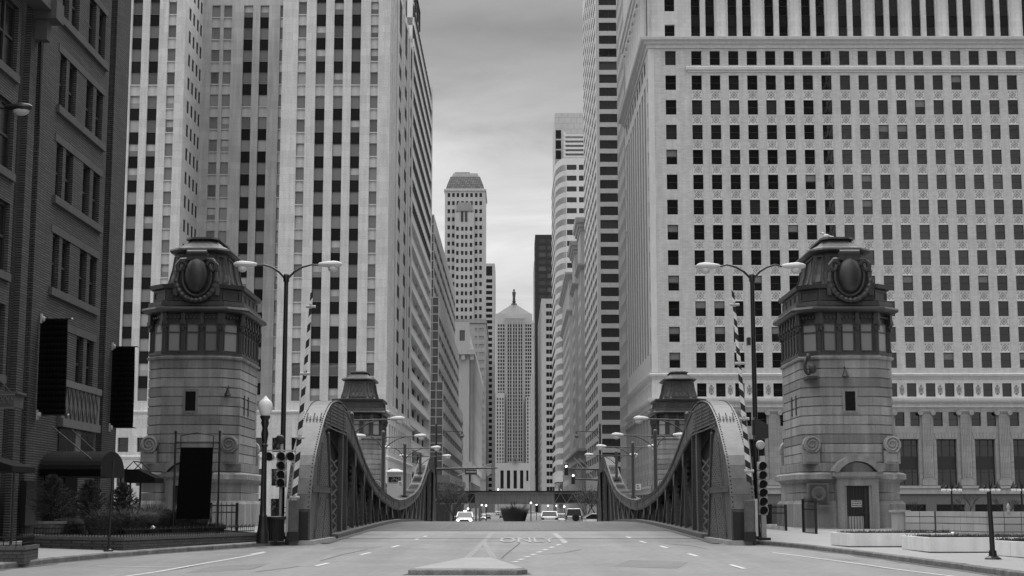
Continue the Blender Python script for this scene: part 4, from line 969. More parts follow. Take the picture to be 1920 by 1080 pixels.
def make_truss(side):
    """side -1 left, +1 right; xi is the face towards the road"""
    xi = ILX if side < 0 else IRX
    dep = .84
    t = thing('bridge_truss', 'dark steel riveted bridge truss swooping down along the %s side of the road' % ('left' if side < 0 else 'right'), 'bridge', (xi + side * dep / 2, 107, .2))
    def XX(d): return xi + side * d                          # d metres outward from the road face
    def mir(y, far): return y if not far else 107 + (107 - y) * 1.085
    rv = MB()
    def rivet(x, y, z, nx, ny, nz, r=.042):
        n = Vector((nx, ny, nz)); u = n.orthogonal().normalized(); v = n.cross(u); p = Vector((x, y, z))
        ring = [p + (u * math.cos(math.pi / 2 * i) + v * math.sin(math.pi / 2 * i)) * r for i in range(4)]
        o = len(rv.v); rv.v += [tuple(q) for q in ring] + [tuple(p + n * r * .9)]
        for i in range(4): rv.f.append([o + i, o + (i + 1) % 4, o + 4]); rv.m.append(0)
    for far in (False, True):
        f = lambda y: mir(y, far)
        # cover plate: curved end and top, in segments between panel points
        segs = [UP[0:13], UP[12:31], UP[30:40], UP[39:49], UP[48:58]]
        for k, sg in enumerate(segs):
            b = MB(); 
            for (ya, za), (yb, zb) in zip(sg, sg[1:]):
                A = [(XX(-.05), f(ya), za), (XX(dep + .05), f(ya), za)]; B = [(XX(-.05), f(yb), zb), (XX(dep + .05), f(yb), zb)]
                ta = Vector((0, f(yb) - f(ya), zb - za)).normalized(); n = Vector((0, -ta.z, ta.y)) * (.05 if not far else -.05)
                if n.z < 0 and za > 5: n = -n
                if abs(n.z) < .5 and (n.y > 0) != far: n = -n
                b.loft([[Vector(A[0]), Vector(A[1]), Vector(A[1]) + n, Vector(A[0]) + n], [Vector(B[0]), Vector(B[1]), Vector(B[1]) + n, Vector(B[0]) + n]])
                L_ = math.hypot(yb - ya, zb - za); m_ = int(L_ / .17)
                if not far and ya < 76:
                    nn = n.normalized()
                    for i in range(m_):
                        q = (i + .5) / m_; y, z = ya + (yb - ya) * q, za + (zb - za) * q
                        for d in (.03, dep - .03): rivet(XX(d), y + nn.y * .052, z + nn.z * .052, 0, nn.y, nn.z)
            b.build('end_plate' if k < 1 else 'cover_plate', X['bridge_steel'], t)
        if far:                                               # laced top seen from the front: battens and dark gaps
            for k, (ya, yb) in enumerate(((77, 80), (81.5, 84), (85.5, 88.5), (90, 93.5), (95, 99))):
                b = MB(); n_ = 6
                for i in range(n_):
                    y = ya + (yb - ya) * (i + .2) / n_; y2 = ya + (yb - ya) * (i + .75) / n_
                    za, zb = interp(UP, y) + .10, interp(UP, y2) + .10
                    b.quad((XX(.06), f(y), za), (XX(dep - .06), f(y), za), (XX(dep - .06), f(y2), zb), (XX(.06), f(y2), zb))
                b.build('lacing_gap', X['black_cloth'], t)['kind'] = 'stuff'
        # chord web on the road face and on the outer face
        for d0, d1 in ((0, .04), (dep - .04, dep)):
            ch_pts = [72.5, 74.2, 76, 78.8, 81.8, 84.9, 88.5, 92.5, 97.2, 101.8, 107]
            b = MB()
            for ya, yb in zip(ch_pts, ch_pts[1:]):
                b.loft([[(XX(d0), f(y), interp(LO, y)), (XX(d1), f(y), interp(LO, y)), (XX(d1), f(y), interp(UP, y) - .005), (XX(d0), f(y), interp(UP, y) - .005)] for y in (ya, yb)])
            b.build('chord_web', X['bridge_steel'], t)
        # angle irons along the chord edges, splice plates
        b = MB()
        for ya, yb in zip(ch_pts, ch_pts[1:]):
            for off_, fn in ((.10, LO), (-.10, UP)):
                b.loft([[(XX(-.05), f(y), interp(fn, y) + off_ - .07), (XX(-.002), f(y), interp(fn, y) + off_ - .07), (XX(-.002), f(y), interp(fn, y) + off_ + .07), (XX(-.05), f(y), interp(fn, y) + off_ + .07)] for y in (ya, yb)])
        b.build('angle_iron', X['bridge_steel'], t)
        if not far:
            y = 72.6
            while y < 106.8:
                zl, zu = interp(LO, y), interp(UP, y)
                for zz in (zl + .1, zu - .1): rivet(XX(-.052), y, zz, -side, 0, 0, .028)
                y += .2
        for y in (75.5, 84, 93, 102, 106.4):
            b = MB(); b.loft([[(XX(-.03), f(yy), interp(LO, yy) + .02), (XX(-.003), f(yy), interp(LO, yy) + .02), (XX(-.003), f(yy), interp(UP, yy) - .02), (XX(-.03), f(yy), interp(UP, yy) - .02)] for yy in (y - .25, y + .25)])
            b.build('splice_plate', X['bridge_steel'], t)
        # fan plate under the arched top with ribs
        fan = [(64.0, 5.0), (64.6, 4.75), (67.5, 5.15), (70.5, 5.05), (72.5, 4.9), (72.5, 6.14), (70.6, 6.24), (68.6, 6.18), (66.6, 5.94), (65.2, 5.56)]
        for d0, d1 in ((0, .04), (dep - .04, dep)):
            b = MB(); b.prism([(f(y), z) for y, z in fan], XX(d0), XX(d1), 'x'); b.build('fan_plate', X['bridge_steel'], t)
        b = MB()
        for zz in frange(4.95, 6.0, 7):
            ys = [y for y in frange(64, 72.5, 60) if interp([(64, 5.05), (64.6, 4.78), (67.5, 5.18), (70.5, 5.08), (72.5, 4.93)], y) < zz < interp(UP, y) - .05]
            if len(ys) > 3: b.box(XX(-.05), XX(-.002), f(ys[0]), f(ys[-1]), zz - .03, zz + .03)
        for yy in (66.0, 68.8, 71.2): b.box(XX(-.07), XX(-.051), f(yy) - .05, f(yy) + .05, interp([(64, 5.05), (64.6, 4.78), (67.5, 5.18), (70.5, 5.08), (72.5, 4.93)], yy), interp(UP, yy) - .06)
        b.build('fan_rib', X['bridge_steel'], t)
        # end post webs, riveted gussets
        web = [(60.02, .1), (60.02, 1.5), (61.07, 3.18), (62.4, 4.15), (64.0, 5.05), (64.6, 4.75), (65.2, 4.55), (65.9, 3.0), (67.0, .15)]
        for d0, d1 in ((.0, .04), (dep - .04, dep)):
            b = MB(); b.prism([(f(y), z) for y, z in web], XX(d0), XX(d1), 'x'); b.build('end_web', X['bridge_steel'], t)
        gus = [[(62.2, 2.45), (66.2, 2.45), (65.7, 3.2), (65.0, 4.5), (64.0, 4.7), (63.3, 4.2), (62.6, 3.6)], [(61.6, .35), (63.2, .35), (64.6, 2.0), (63.4, 2.0)], [(64.2, .3), (66.8, .3), (66.3, 1.9), (65.3, 2.0)]]
        for g in gus:
            b = MB(); b.prism([(f(y), z) for y, z in g], XX(-.03), XX(-.003), 'x'); b.build('gusset_plate', X['bridge_steel'], t)
            if not far:
                ymin, ymax = min(p[0] for p in g), max(p[0] for p in g); zmin, zmax = min(p[1] for p in g), max(p[1] for p in g)
                def inside(y, z):
                    c = False
                    for (ya, za), (yb, zb) in zip(g, g[1:] + g[:1]):
                        if (za > z) != (zb > z) and y < (yb - ya) * (z - za) / (zb - za) + ya: c = not c
                    return c
                y = ymin + .1; kk = 0
                while y < ymax:
                    kk += 1; z = zmin + .06 + .09 * (kk % 2)
                    while z < zmax:
                        if inside(y, z) and random.random() < .9: rivet(XX(-.032), y + random.uniform(-.02, .02), z, -side, 0, 0, .036)
                        z += .18
                    y += .36
        b = MB(); b.box(XX(-.08), XX(-.031), f(60.5), f(66.4), 2.18, 2.42); b.box(XX(-.1), XX(-.081), f(60.5), f(66.4), 2.2, 2.24); b.box(XX(-.1), XX(-.081), f(60.5), f(66.4), 2.36, 2.40); b.build('tie_plate', X['bridge_steel'], t)
        b = MB(); b.bar((XX(-.06), f(61.6), .2), (XX(-.06), f(63.4), 4.2), .1, .05); b.bar((XX(-.06), f(67.0), .3), (XX(-.06), f(65.4), 4.7), .14, .08); b.build('stiffener', X['bridge_steel'], t)
        # x-lacing in the first tall opening
        for k in range(8):
            z0, z1 = .35 + .42 * k, .35 + .42 * (k + 1)
            for s_ in (0, 1):
                b = MB(); ya, yb = (67.6, 70.6) if (k + s_) % 2 == 0 else (70.6, 67.6); b.bar((XX(.12 + .04 * s_), f(ya), z0), (XX(.12 + .04 * s_), f(yb), z1), .09, .02); b.build('lacing_bar', X['bridge_steel'], t)
        # main post with lattice face
        b = MB()
        for yy in (70.9, 73.3): b.bar((XX(.06), f(yy), .2), (XX(.06), f(yy + (.25 if yy < 72 else -.35)), 5.0), .16, .2)
        b.bar((XX(.28), f(67.3), .2), (XX(.28), f(67.0), 5.0), .22, .3)
        b.build('main_post', X['bridge_steel'], t)
        b = MB(); b.prism([(f(71.15), .2), (f(72.2), .2), (f(72.3), 5.0), (f(71.4), 5.0)], XX(.05), XX(.09), 'x'); b.build('post_web', X['bridge_steel'], t)
        if not far:
            for zz in frange(.4, 4.8, 34):
                for yy in (71.35, 71.75, 72.1): rivet(XX(.05), yy, zz, -side, 0, 0, .03)
        # posts and diagonals
        for k, y in enumerate(NODES[1:]):
            zt = interp(LO, y) + .15; zb_ = rz(min(f(y), 200)) + .18
            b = MB(); b.bar((XX(.10), f(y), zb_), (XX(.10), f(y), zt), .18, .14); b.build('vertical_post', X['bridge_steel'], t)
            b = MB(); y2 = y + 2.4; b.bar((XX(.10), f(y2), rz(f(y2)) + .18), (XX(.10), f(y + .1), zt), .15, .12); b.build('diagonal', X['bridge_steel'], t)
            b = MB(); b.bar((XX(dep - .1), f(y - 2.2), rz(f(y - 2.2)) + .18), (XX(dep - .1), f(y + .1), zt), .15, .12); b.build('diagonal', X['bridge_steel'], t)
            b = MB(); g = .55; b.prism([(f(y - g), zt + .15 + .2), (f(y - .16), zt - .75), (f(y + .3), zt - .75), (f(y + g * .9), zt + .0)], XX(-.02), XX(.03), 'x'); b.build('gusset_plate', X['bridge_steel'], t)
            b = MB()                                          # batten lacing on the back of each post
            for q in range(int((zt - zb_) / .3)): b.box(XX(.18), XX(.26), f(y) - .09, f(y) + .09, zb_ + .3 * q + .05, zb_ + .3 * q + .16)
            b.build('batten', X['bridge_steel'], t)['kind'] = 'stuff'
        # plated back of the truss (towards the footway)
        b = MB(); ys = [63, 67, 72.5, 77, 81.5, 86, 91, 96, 101, 107]
        for ya, yb in zip(ys, ys[1:]):
            b.loft([[(XX(dep + .06), f(y), rz(f(y))), (XX(dep + .09), f(y), rz(f(y))), (XX(dep + .09), f(y), min(interp(UP, y), interp(LO, max(y, 65)) + .3)), (XX(dep + .06), f(y), min(interp(UP, y), interp(LO, max(y, 65)) + .3))] for y in (ya, yb)])
        b.build('back_plate', X['bridge_dark'], t)
        # kerb girder at deck level
        b = MB()
        ys = frange(67, 107, 10)
        for ya, yb in zip(ys, ys[1:]):
            b.loft([[(XX(-.35), f(y), rz(f(y)) - .05), (XX(.5), f(y), rz(f(y)) - .05), (XX(.5), f(y), rz(f(y)) + .2), (XX(-.35), f(y), rz(f(y)) + .2)] for y in (ya, yb)])
        b.build('kerb_girder', X['bridge_wear'], t)
        if not far:
            b = MB(); b.box(XX(-.25), XX(.7), 59.7, 67.0, 0.0, .34); b.build('footing', X['concrete'], t)
            b = MB(); b.box(XX(.02), XX(dep - .02), 59.90, 60.0, .34, 1.42); b.build('end_cover', X['bridge_dark'], t)
            b = MB()                                          # stiffeners on the arched end
            for d in (.12, .26, .40, .54, .68):
                q = .25 if d in (.26, .54) else .5
                b.bar((XX(d), 63.9 - .06, 5.16), (XX(d), 63.9 + .95 * q, 5.16 + .62 * q), .03, .05)
            b.build('stiffener', X['bridge_dark'], t)
        else:
            b = MB(); b.box(XX(-.25), XX(.7), f(67), f(59.7), -.4, .1); b.build('footing', X['concrete'], t)
    r = rv.build('rivets', X['rivet'], t); r['kind'] = 'stuff'
    return t
make_truss(-1); make_truss(1)
# ---- bridge lamps, standing on the trusses
def cobra(b, p, dx, l=.75):
    """cobra head pointing along dx at p (arm end)"""
    s = 1 if dx > 0 else -1; x, y, z = p
    prof_ = [(0, .05, .05), (.08, .09, .085), (.3, .15, .13), (.52, .18, .15), (.70, .15, .11), (.78, .06, .05)]
    rings = [[(x + s * q * l / .78, y + ry * math.cos(2 * math.pi * i / 10), z + .03 + rz__ * math.sin(2 * math.pi * i / 10)) for i in range(10)] for q, ry, rz__ in prof_]
    b.loft(rings)
def bowl(b, p, dx, l=.75):
    s = 1 if dx > 0 else -1; b.ball((p[0] + s * l * .62, p[1], p[2] - .11), .20, .15, .15, 10, 5)
def bridge_lamp(x, y, z0, inner, label, alone=True):
    t = thing('bridge_lamp', label, 'street lamp', (x, y, z0), 'lamps standing on the bridge trusses')
    b = MB(); b.tube([(x, y, z0 - .1), (x, y, 6.25)], .115, 12); b.lathe([(.13, 0), (.10, .07), (.02, .13)], (x, y, 6.25), 12); b.build('pole', X['pole_grey'], t, True)
    b = MB(); b.box(x - .2, x + .2, y - .2, y + .2, z0 - .03, z0 + .07); b.build('base_plate', X['pole_grey'], t)
    for s, ln in ((inner, 1.95), (-inner, 1.1)):
        b = MB(); b.tube([(x + s * .05, y, 5.95), (x + s * ln, y, 6.0)], .032, 8)
        b.tube([(x + s * .1, y, 5.25), (x + s * ln * .22, y, 5.55), (x + s * ln * .45, y, 5.82), (x + s * ln * .7, y, 5.97), (x + s * ln, y, 6.0)], .032, 8); b.build('arm', X['pole_grey'], t, True)
        b = MB(); cobra(b, (x + s * ln, y, 6.0), s); h = b.build('lamp_head', X['lamp_white'], t, True)
        b = MB(); bowl(b, (x + s * ln, y, 6.0), s); b.build('lamp_bowl', X['lamp_white'], h, True)
ordn = ['nearest', 'second', 'third', 'farthest']
for i, (yl, yr) in enumerate(((78.5, 78.3), (97.7, 96.2), (117, 114.5), (136.3, 133))):
    m_ = lambda y: y if y < 107 else 107 - (y - 107) / 1.085
    bridge_lamp(-8.25, yl, interp(UP, m_(yl)) + .05, 1, '%s grey twin-arm lamp on the left bridge truss' % ordn[i])
    bridge_lamp(8.72, yr, interp(UP, m_(yr)) + .05, -1, '%s grey twin-arm lamp on the right bridge truss' % ordn[i])
# ================================================================ bridge tender towers
def octr(hx, hy, c, z): return [(-hx + c, -hy, z), (hx - c, -hy, z), (hx, -hy + c, z), (hx, hy - c, z), (hx - c, hy, z), (-hx + c, hy, z), (-hx, hy - c, z), (-hx, -hy + c, z)]
def oloft(levels, name, mat, par, smooth=False):
    b = MB(); b.loft([octr(*l) for l in levels]); return b.build(name, mat, par, smooth)
HX, HY, CH = 2.35, 3.45, .86
def ofaces(hx, hy, c): return [((-hx + c, -hy), 0, 2 * (hx - c), 'front'), ((hx - c, -hy), 45, c * 1.4142, 'ch'), ((hx, -hy + c), 90, 2 * (hy - c), 'side'), ((-hx, hy - c), -90, 2 * (hy - c), 'side'), ((-hx, -hy + c), -45, c * 1.4142, 'ch'), ((hx - c, hy), 180, 2 * (hx - c), 'front'), ((-hx + c, hy), 225, c * 1.4142, 'ch'), ((hx, hy - c), 135, c * 1.4142, 'ch')]
_TM = {}
def tower_mesh(key):
    if key in _TM: return _TM[key]
    b = MB()
    if key == 'pilaster':
        b.box(-.12, .12, -.10, .05, 0, 1.62); b.box(-.15, .15, -.14, .05, 0, .12); b.box(-.16, .16, -.2, .05, 1.28, 1.42); b.box(-.14, .14, -.28, .05, 1.42, 1.62); b.box(-.07, .07, -.24, -.14, 1.12, 1.3); b.box(-.10, .10, -.25, .05, 1.62, 2.0)
        me = b.mesh('pilaster', X['tower_metal'])
    elif key == 'dentil':
        b.box(-.05, .05, -.12, .02, 0, .1); me = b.mesh('dentil', X['tower_metal'])
    elif key[0] == 'win':
        w, h = key[1], key[2]
        b.box(0, .05, -.02, .08, 0, h); b.box(w - .05, w, -.02, .08, 0, h); b.box(.05, w - .05, -.02, .08, 0, .07); b.box(.05, w - .05, -.02, .08, h - .06, h); b.box(.05, w - .05, 0, .07, h * .66, h * .66 + .06)
        me = b.mesh('window', X['tower_metal'])
    elif key[0] == 'pane':
        w, h = key[1], key[2]; b.quad((.04, .05, .05), (w - .04, .05, .05), (w - .04, .05, h - .05), (.04, .05, h - .05)); me = b.mesh('pane', X['glass_lantern'])
    elif key[0] == 'panel':
        w, h = key[1], key[2]
        b.box(0, w, -.04, .0, 0, .07); b.box(0, w, -.04, .0, h - .07, h); b.box(0, .07, -.04, 0, .07, h - .07); b.box(w - .07, w, -.04, 0, .07, h - .07); me = b.mesh('panel_frame', X['tower_metal'])
    _TM[key] = me; return me
def lputt(me, name, par, p, ang): 
    o = bpy.data.objects.new(name, me); col.objects.link(o); o.parent = par; o.location = p; o.rotation_euler = (0, 0, R(ang)); return o
def volute(b, c, y0, y1, r, sgn):
    """spiral scroll in the x-z plane"""
    pts = []
    for i in range(26):
        a = i / 25 * 4.2 * math.pi / 2 * 1.15; q = r * (1 - .72 * i / 25); pts.append((c[0] + sgn * q * math.cos(a), c[2] + q * math.sin(a)))
    for (x0, z0), (x1, z1) in zip(pts, pts[1:]): b.bar((x0, (y0 + y1) / 2, z0), (x1, (y0 + y1) / 2, z1), abs(y1 - y0), .07)
def make_tower(label, cartouche=True, door=True):
    t = thing('bridge_tower', label, 'tower', (0, 0, 0), 'stone bridge towers')
    S, MT = X['tower_stone'], X['tower_metal']
    oloft([(HX + .62, HY + .62, CH + .1, -.6), (HX + .62, HY + .62, CH + .1, .12), (HX + .42, HY + .42, CH + .1, .3), (HX + .40, HY + .40, CH + .1, 1.45), (HX + .28, HY + .28, CH + .1, 1.62)], 'plinth', S, t)
    oloft([(HX + .18, HY + .18, CH + .05, 1.62), (HX + .18, HY + .18, CH + .05, 2.0)], 'base_course', S, t)
    oloft([(HX + .18, HY + .18, CH + .05, 2.03), (HX + .18, HY + .18, CH + .05, 2.5)], 'base_course', S, t)
    oloft([(HX + .2, HY + .2, CH + .05, 2.5), (HX + .3, HY + .3, CH + .1, 2.62), (HX + .48, HY + .48, CH + .15, 2.68), (HX + .48, HY + .48, CH + .15, 2.92), (HX + .3, HY + .3, CH + .1, 3.02), (HX + .12, HY + .12, CH, 3.02)], 'belt_course', S, t)
    z0, n, ph = 3.02, 12, .4725
    for i in range(n):
        e = .16 if i == 0 else 0.0
        z = z0 + ph * i
        oloft([(HX - .05 + e, HY - .05 + e, CH, z), (HX - .05 + e, HY - .05 + e, CH, z + .035), (HX + e, HY + e, CH, z + .055), (HX + e, HY + e, CH, z + ph - .012), (HX - .03 + e, HY - .03 + e, CH, z + ph)], 'stone_course', S, t)
    zt = z0 + n * ph                                                     # 8.69
    oloft([(HX, HY, CH, zt), (HX + .1, HY + .1, CH + .03, zt + .05), (HX + .12, HY + .12, CH + .03, zt + .14), (HX + .02, HY + .02, CH, zt + .2), (HX + .02, HY + .02, CH, zt + .26)], 'sill_course', S, t)
    zl = zt + .26
    oloft([(HX + .05, HY + .05, CH, zl), (HX + .05, HY + .05, CH, zl + .12), (HX - .12, HY - .12, CH - .03, zl + .12), (HX - .12, HY - .12, CH - .03, zl + 2.1)], 'lantern_room', MT, t)
    hx, hy, c = HX - .12, HY - .12, CH - .03
    for (sx, sy), ang, ln, kind in ofaces(hx, hy, c):
        nw = {'front': 3, 'ch': 1, 'side': 6}[kind]; w = (ln - .0) / nw; a = R(ang)
        for k in range(nw):
            ww = w - .30; u = w * k + .15
            o = lputt(tower_mesh(('win', round(ww, 3), 1.48)), 'window', t, (sx + u * math.cos(a) + .0 * math.sin(a) + .07 * math.sin(a), sy + u * math.sin(a) - .07 * math.cos(a), zl + .14), ang)
            p = lputt(tower_mesh(('pane', round(ww, 3), 1.48)), 'pane', o, (0, 0, 0), 0)
        for k in range(nw + 1):
            u = w * k
            lputt(tower_mesh('pilaster'), 'pilaster', t, (sx + u * math.cos(a), sy + u * math.sin(a), zl + .12), ang)
        for k in range(int(ln / .19)):
            u = (k + .5) * ln / int(ln / .19); lputt(tower_mesh('dentil'), 'dentil', t, (sx + u * math.cos(a) + .06 * math.sin(a), sy + u * math.sin(a) - .06 * math.cos(a), zl + 1.86), ang)
    zc = zl + 2.1                                                         # 11.05
    oloft([(HX - .05, HY - .05, CH, zc), (HX + .2, HY + .2, CH, zc + .05), (HX + .34, HY + .34, CH + .05, zc + .1), (HX + .40, HY + .40, CH + .05, zc + .2), (HX + .36, HY + .36, CH + .05, zc + .3), (HX + .16, HY + .16, CH, zc + .36), (HX + .1, HY + .1, CH, zc + .4)], 'cornice', MT, t, True)
    oloft([(HX + .12, HY + .12, CH, zc + .4), (HX + .1, HY + .1, CH, zc + .62), (HX - .1, HY - .1, CH, zc + .66), (HX - .1, HY - .1, CH, zc + 1.25), (HX + .06, HY + .06, CH, zc + 1.3), (HX + .1, HY + .1, CH, zc + 1.5), (HX - .5, HY - .5, CH - .1, zc + 1.56)], 'attic', MT, t)
    for (sx, sy), ang, ln, kind in ofaces(HX - .1, HY - .1, CH):
        nw = {'front': 3, 'ch': 1, 'side': 4}[kind]; w = ln / nw; a = R(ang)
        for k in range(nw):
            u = w * k + .08; lputt(tower_mesh(('panel', round(w - .16, 3), .5)), 'panel_frame', t, (sx + u * math.cos(a), sy + u * math.sin(a), zc + .7), ang)
    zm = zc + 1.56                                                        # 12.6
    lv = [(1.72, 2.82, .62, zm), (1.62, 2.72, .6, zm + .12), (1.46, 2.56, .56, zm + .6), (1.36, 2.46, .53, zm + 1.1), (1.30, 2.40, .5, zm + 1.7)]
    oloft(lv, 'mansard', MT, t)
    # raised panels on the slopes
    for (sx, sy), ang, ln, kind in ofaces(1.60, 2.70, .58):
        if kind == 'front': spans = [(.25, ln * .3), (ln * .7, ln - .25)] if cartouche and ang == 0 else [(.2, ln - .2)]
        elif kind == 'side': spans = [(.25, ln * .5 - .12), (ln * .5 + .12, ln - .25)]
        else: spans = [(.14, ln - .14)]
        a = R(ang)
        for u0, u1 in spans:
            b = MB()
            def PP(u, q):
                z = zm + .16 + 1.4 * q; ins_ = -.06 + (.30 * q ** .6)
                k = .5 + (u / ln - .5) * (1 - .16 * q)
                uu = k * ln
                return Vector((sx + uu * math.cos(a) - ins_ * math.sin(a), sy + uu * math.sin(a) + ins_ * math.cos(a), z))
            for q0, q1 in ((0, .5), (.5, 1)):
                for uu in (u0, u1): b.bar(PP(uu, q0), PP(uu, q1), .07, .07)
            b.bar(PP(u0, 0), PP(u1, 0), .07, .07); b.bar(PP(u0, 1), PP(u1, 1), .07, .07)
            if kind == 'front':
                m_ = 4
                for i in range(m_):
                    b.bar(PP(u0 + (u1 - u0) * i / m_, .02), PP(min(u1, u0 + (u1 - u0) * (i + 2) / m_), .98 if i < m_ - 1 else .5), .025, .03); b.bar(PP(u0 + (u1 - u0) * (i + 1) / m_, .02), PP(max(u0, u0 + (u1 - u0) * (i - 1) / m_), .98 if i else .5), .025, .03)
            b.build('roof_panel', MT, t)
    ze = zm + 1.7                                                         # 14.3
    oloft([(1.30, 2.40, .5, ze), (1.52, 2.62, .56, ze + .06), (1.60, 2.70, .6, ze + .16), (1.56, 2.66, .58, ze + .26), (1.42, 2.52, .54, ze + .30)], 'eave', MT, t, True)
    oloft([(1.44, 2.54, .54, ze + .29), (1.12, 2.2, .45, ze + .46), (.88, 1.9, .36, ze + .66)], 'hipped_roof', X['scale_tile'], t)
    oloft([(.86, 1.88, .34, ze + .62), (.74, 1.72, .3, ze + .82), (.88, 1.86, .34, ze + .86), (.86, 1.84, .34, ze + .96), (.6, 1.5, .25, ze + 1.02)], 'cap', MT, t)
    # small window on the front, slits on the sides
    b = MB(); b.box(-.38, -.26, -HY - .05, -HY + .02, 6.0, 7.2); b.box(.26, .38, -HY - .05, -HY + .02, 6.0, 7.2); b.box(-.26, .26, -HY - .05, -HY + .02, 6.0, 6.1); b.box(-.26, .26, -HY - .05, -HY + .02, 7.08, 7.2); o = b.build('window', S, t)
    b = MB(); b.quad((-.26, -HY - .015, 6.1), (.26, -HY - .015, 6.1), (.26, -HY - .015, 7.08), (-.26, -HY - .015, 7.08)); b.build('pane', X['glass_black'], o)
    for sx in (-1, 1):
        for yy in (-1.4, -.2):
            b = MB(); b.box(sx * (HX - .03), sx * (HX + .03), yy - .13, yy + .13, 6.0, 7.0); b.build('slit_window', X['frame_dark'], t)
    # scrolls on the chamfered corners
    for ang in (-45, 45, 135, 225):
        b = MB(); b.box(-.40, .40, -.2, .3, 3.45, 4.1); b.box(-.3, .3, -.25, -.2, 3.55, 3.95)
        b.loft([[(.42 * math.cos(2 * math.pi * i / 14), y, 4.42 + .42 * math.sin(2 * math.pi * i / 14)) for i in range(14)] for y in (-.26, .3)])
        pts = []
        for i in range(30):
            a = -1.2 + i / 29 * 4.4 * math.pi; q = .42 * (1 - .8 * i / 29); pts.append((q * math.cos(a), -.29, 4.42 + q * math.sin(a)))
        b.tube(pts, .05, 5)
        a = R(ang); dx, dy = math.sin(a), -math.cos(a); me = b.mesh('scroll', S)
        o = bpy.data.objects.new('scroll', me); col.objects.link(o); o.parent = t; sgx = 1 if dx > 0 else -1; sgy = 1 if dy > 0 else -1
        o.location = (sgx * (HX - .34), sgy * (HY - .1), 0); o.rotation_euler = (0, 0, 0 if sgy < 0 else math.pi)
    if cartouche:
        b = MB(); yb = -HY - .02; zz = zc + 1.75
        b.ball((.15, yb - .18, zz + .18), .60, .38, .90, 18, 10); sh = b.build('shield', MT, t, True)
        b = MB(); pts = [(.15 + .74 * math.sin(a_) , yb - .1, zz + .14 - 1.0 * math.cos(a_)) for a_ in frange(-2.3, 2.3, 22)]; b.tube(pts, [.1] * len(pts), 8); b.build('shield_rim', MT, t, True)
        b = MB(); b.tube([(-.35, yb - .15, zz + 1.32), (.65, yb - .15, zz + 1.32)], .17, 12); b.prism([(-.28, zz + .95), (.58, zz + .95), (.72, zz + 1.32), (-.42, zz + 1.32)], yb - .25, yb + .5, 'y'); b.build('crest_scroll', MT, t, True)
        for s in (-1, 1):
            b = MB(); pts = []
            for i in range(18): a_ = .2 + i / 17 * 5.2; q = .34 * (1 - .6 * i / 17); pts.append((.15 + s * (.78 - q * math.cos(a_) * .8), yb - .15, zz + .62 + q * math.sin(a_)))
            b.tube(pts, .12, 7); b.tube([(.15 + s * .45, yb - .1, zz + 1.0), (.15 + s * .8, yb - .15, zz + .98), (.15 + s * 1.02, yb - .15, zz + .7), (.15 + s * .98, yb - .1, zz + .4)], .11, 7); b.build('side_scroll', MT, t, True)
            b = MB(); b.tube([(.15 + s * .98, yb - .1, zz + .35), (.15 + s * 1.0, yb - .12, zz - .1), (.15 + s * 1.03, yb - .12, zz - .55), (.15 + s * 1.03, yb - .12, zz - .85)], [.11, .13, .17, .13], 8); b.build('tassel', MT, t, True)
        b = MB(); pts = [(.15 + 1.04 * math.sin(a_), yb - .2, zz + .1 - 1.22 * math.cos(a_)) for a_ in frange(-1.5, 1.5, 26)]
        b.tube(pts, [.13 + .035 * (i % 2) for i in range(len(pts))], 8); b.build('garland', MT, t)
        b = MB(); b.box(-1.0, 1.3, yb - .02, yb + 1.4, zc + .66, zc + 2.2); b.build('cartouche_block', MT, t)
    if door:
        b = MB(); yb = -HY - .86
        b.box(-.95, -.6, yb, -HY, .0, 2.72); b.box(.75, 1.1, yb, -HY, 0, 2.72); b.box(-.6, .75, yb, -HY, 2.35, 2.72); b.box(-.6, -.48, yb + .08, -HY, 0, 2.35); b.box(.63, .75, yb + .08, -HY, 0, 2.35)
        b.box(-1.05, 1.2, yb - .1, -HY, 2.72, 2.8); b.box(-1.15, 1.3, yb - .16, -HY, 2.8, 3.02); ds = b.build('door_surround', S, t)
        arc_o = [(.075 + 1.42 * math.sin(a_), 2.35 + 1.5 * math.cos(a_)) for a_ in frange(-1.08, 1.08, 16)]; arc_i = [(.075 + 1.16 * math.sin(a_), 2.35 + 1.2 * math.cos(a_)) for a_ in frange(1.0, -1.0, 16)]
        b = MB(); b.prism(arc_o + arc_i, yb - .22, -HY - .05, 'y'); b.build('pediment', S, t)
        b = MB(); b.prism([(.075 + 1.1 * math.sin(a_), 2.35 + 1.15 * math.cos(a_)) for a_ in frange(-.95, .95, 12)], yb + .12, -HY - .05, 'y'); b.build('tympanum', S, t)
        b = MB(); b.box(-.48, .63, yb + .2, yb + .3, 0, 2.35); dr = b.build('door', X['black_iron'], t)
        for i in range(7):
            b = MB(); xx = -.40 + .14 * i; b.tube([(xx, yb + .17, .05), (xx, yb + .17, 2.3)], .014, 5); b.build('bar', X['pole_grey'], dr)
        b = MB(); b.box(-.44, .35, yb + .192, yb + .199, .05, .85); b.build('door_panel', X['signal_grey'], dr)
        b = MB(); b.box(.4, .52, yb + .12, yb + .199, .1, 2.2); b.box(.34, .6, yb + .1, yb + .199, .95, 1.08); b.build('latch', X['frame_dark'], dr)
        b = MB(); b.box(-.25, .27, yb + .13, yb + .15, 1.30, 1.64); sg = b.build('door_sign', X['signal_grey'], dr)
        b = MB()
        for q in range(3):
            xx = -.22
            while xx < .24: w = random.uniform(.03, .08); b.quad((xx, yb + .127, 1.35 + .11 * q), (min(xx + w, .26), yb + .127, 1.35 + .11 * q), (min(xx + w, .26), yb + .127, 1.40 + .11 * q), (xx, yb + .127, 1.40 + .11 * q)); xx += w + .025
        b.build('lettering', X['frame_dark'], dr)
    return t
import mathutils
TL = make_tower('stone bridge tower with shield and garland left of the road, behind the black sign')
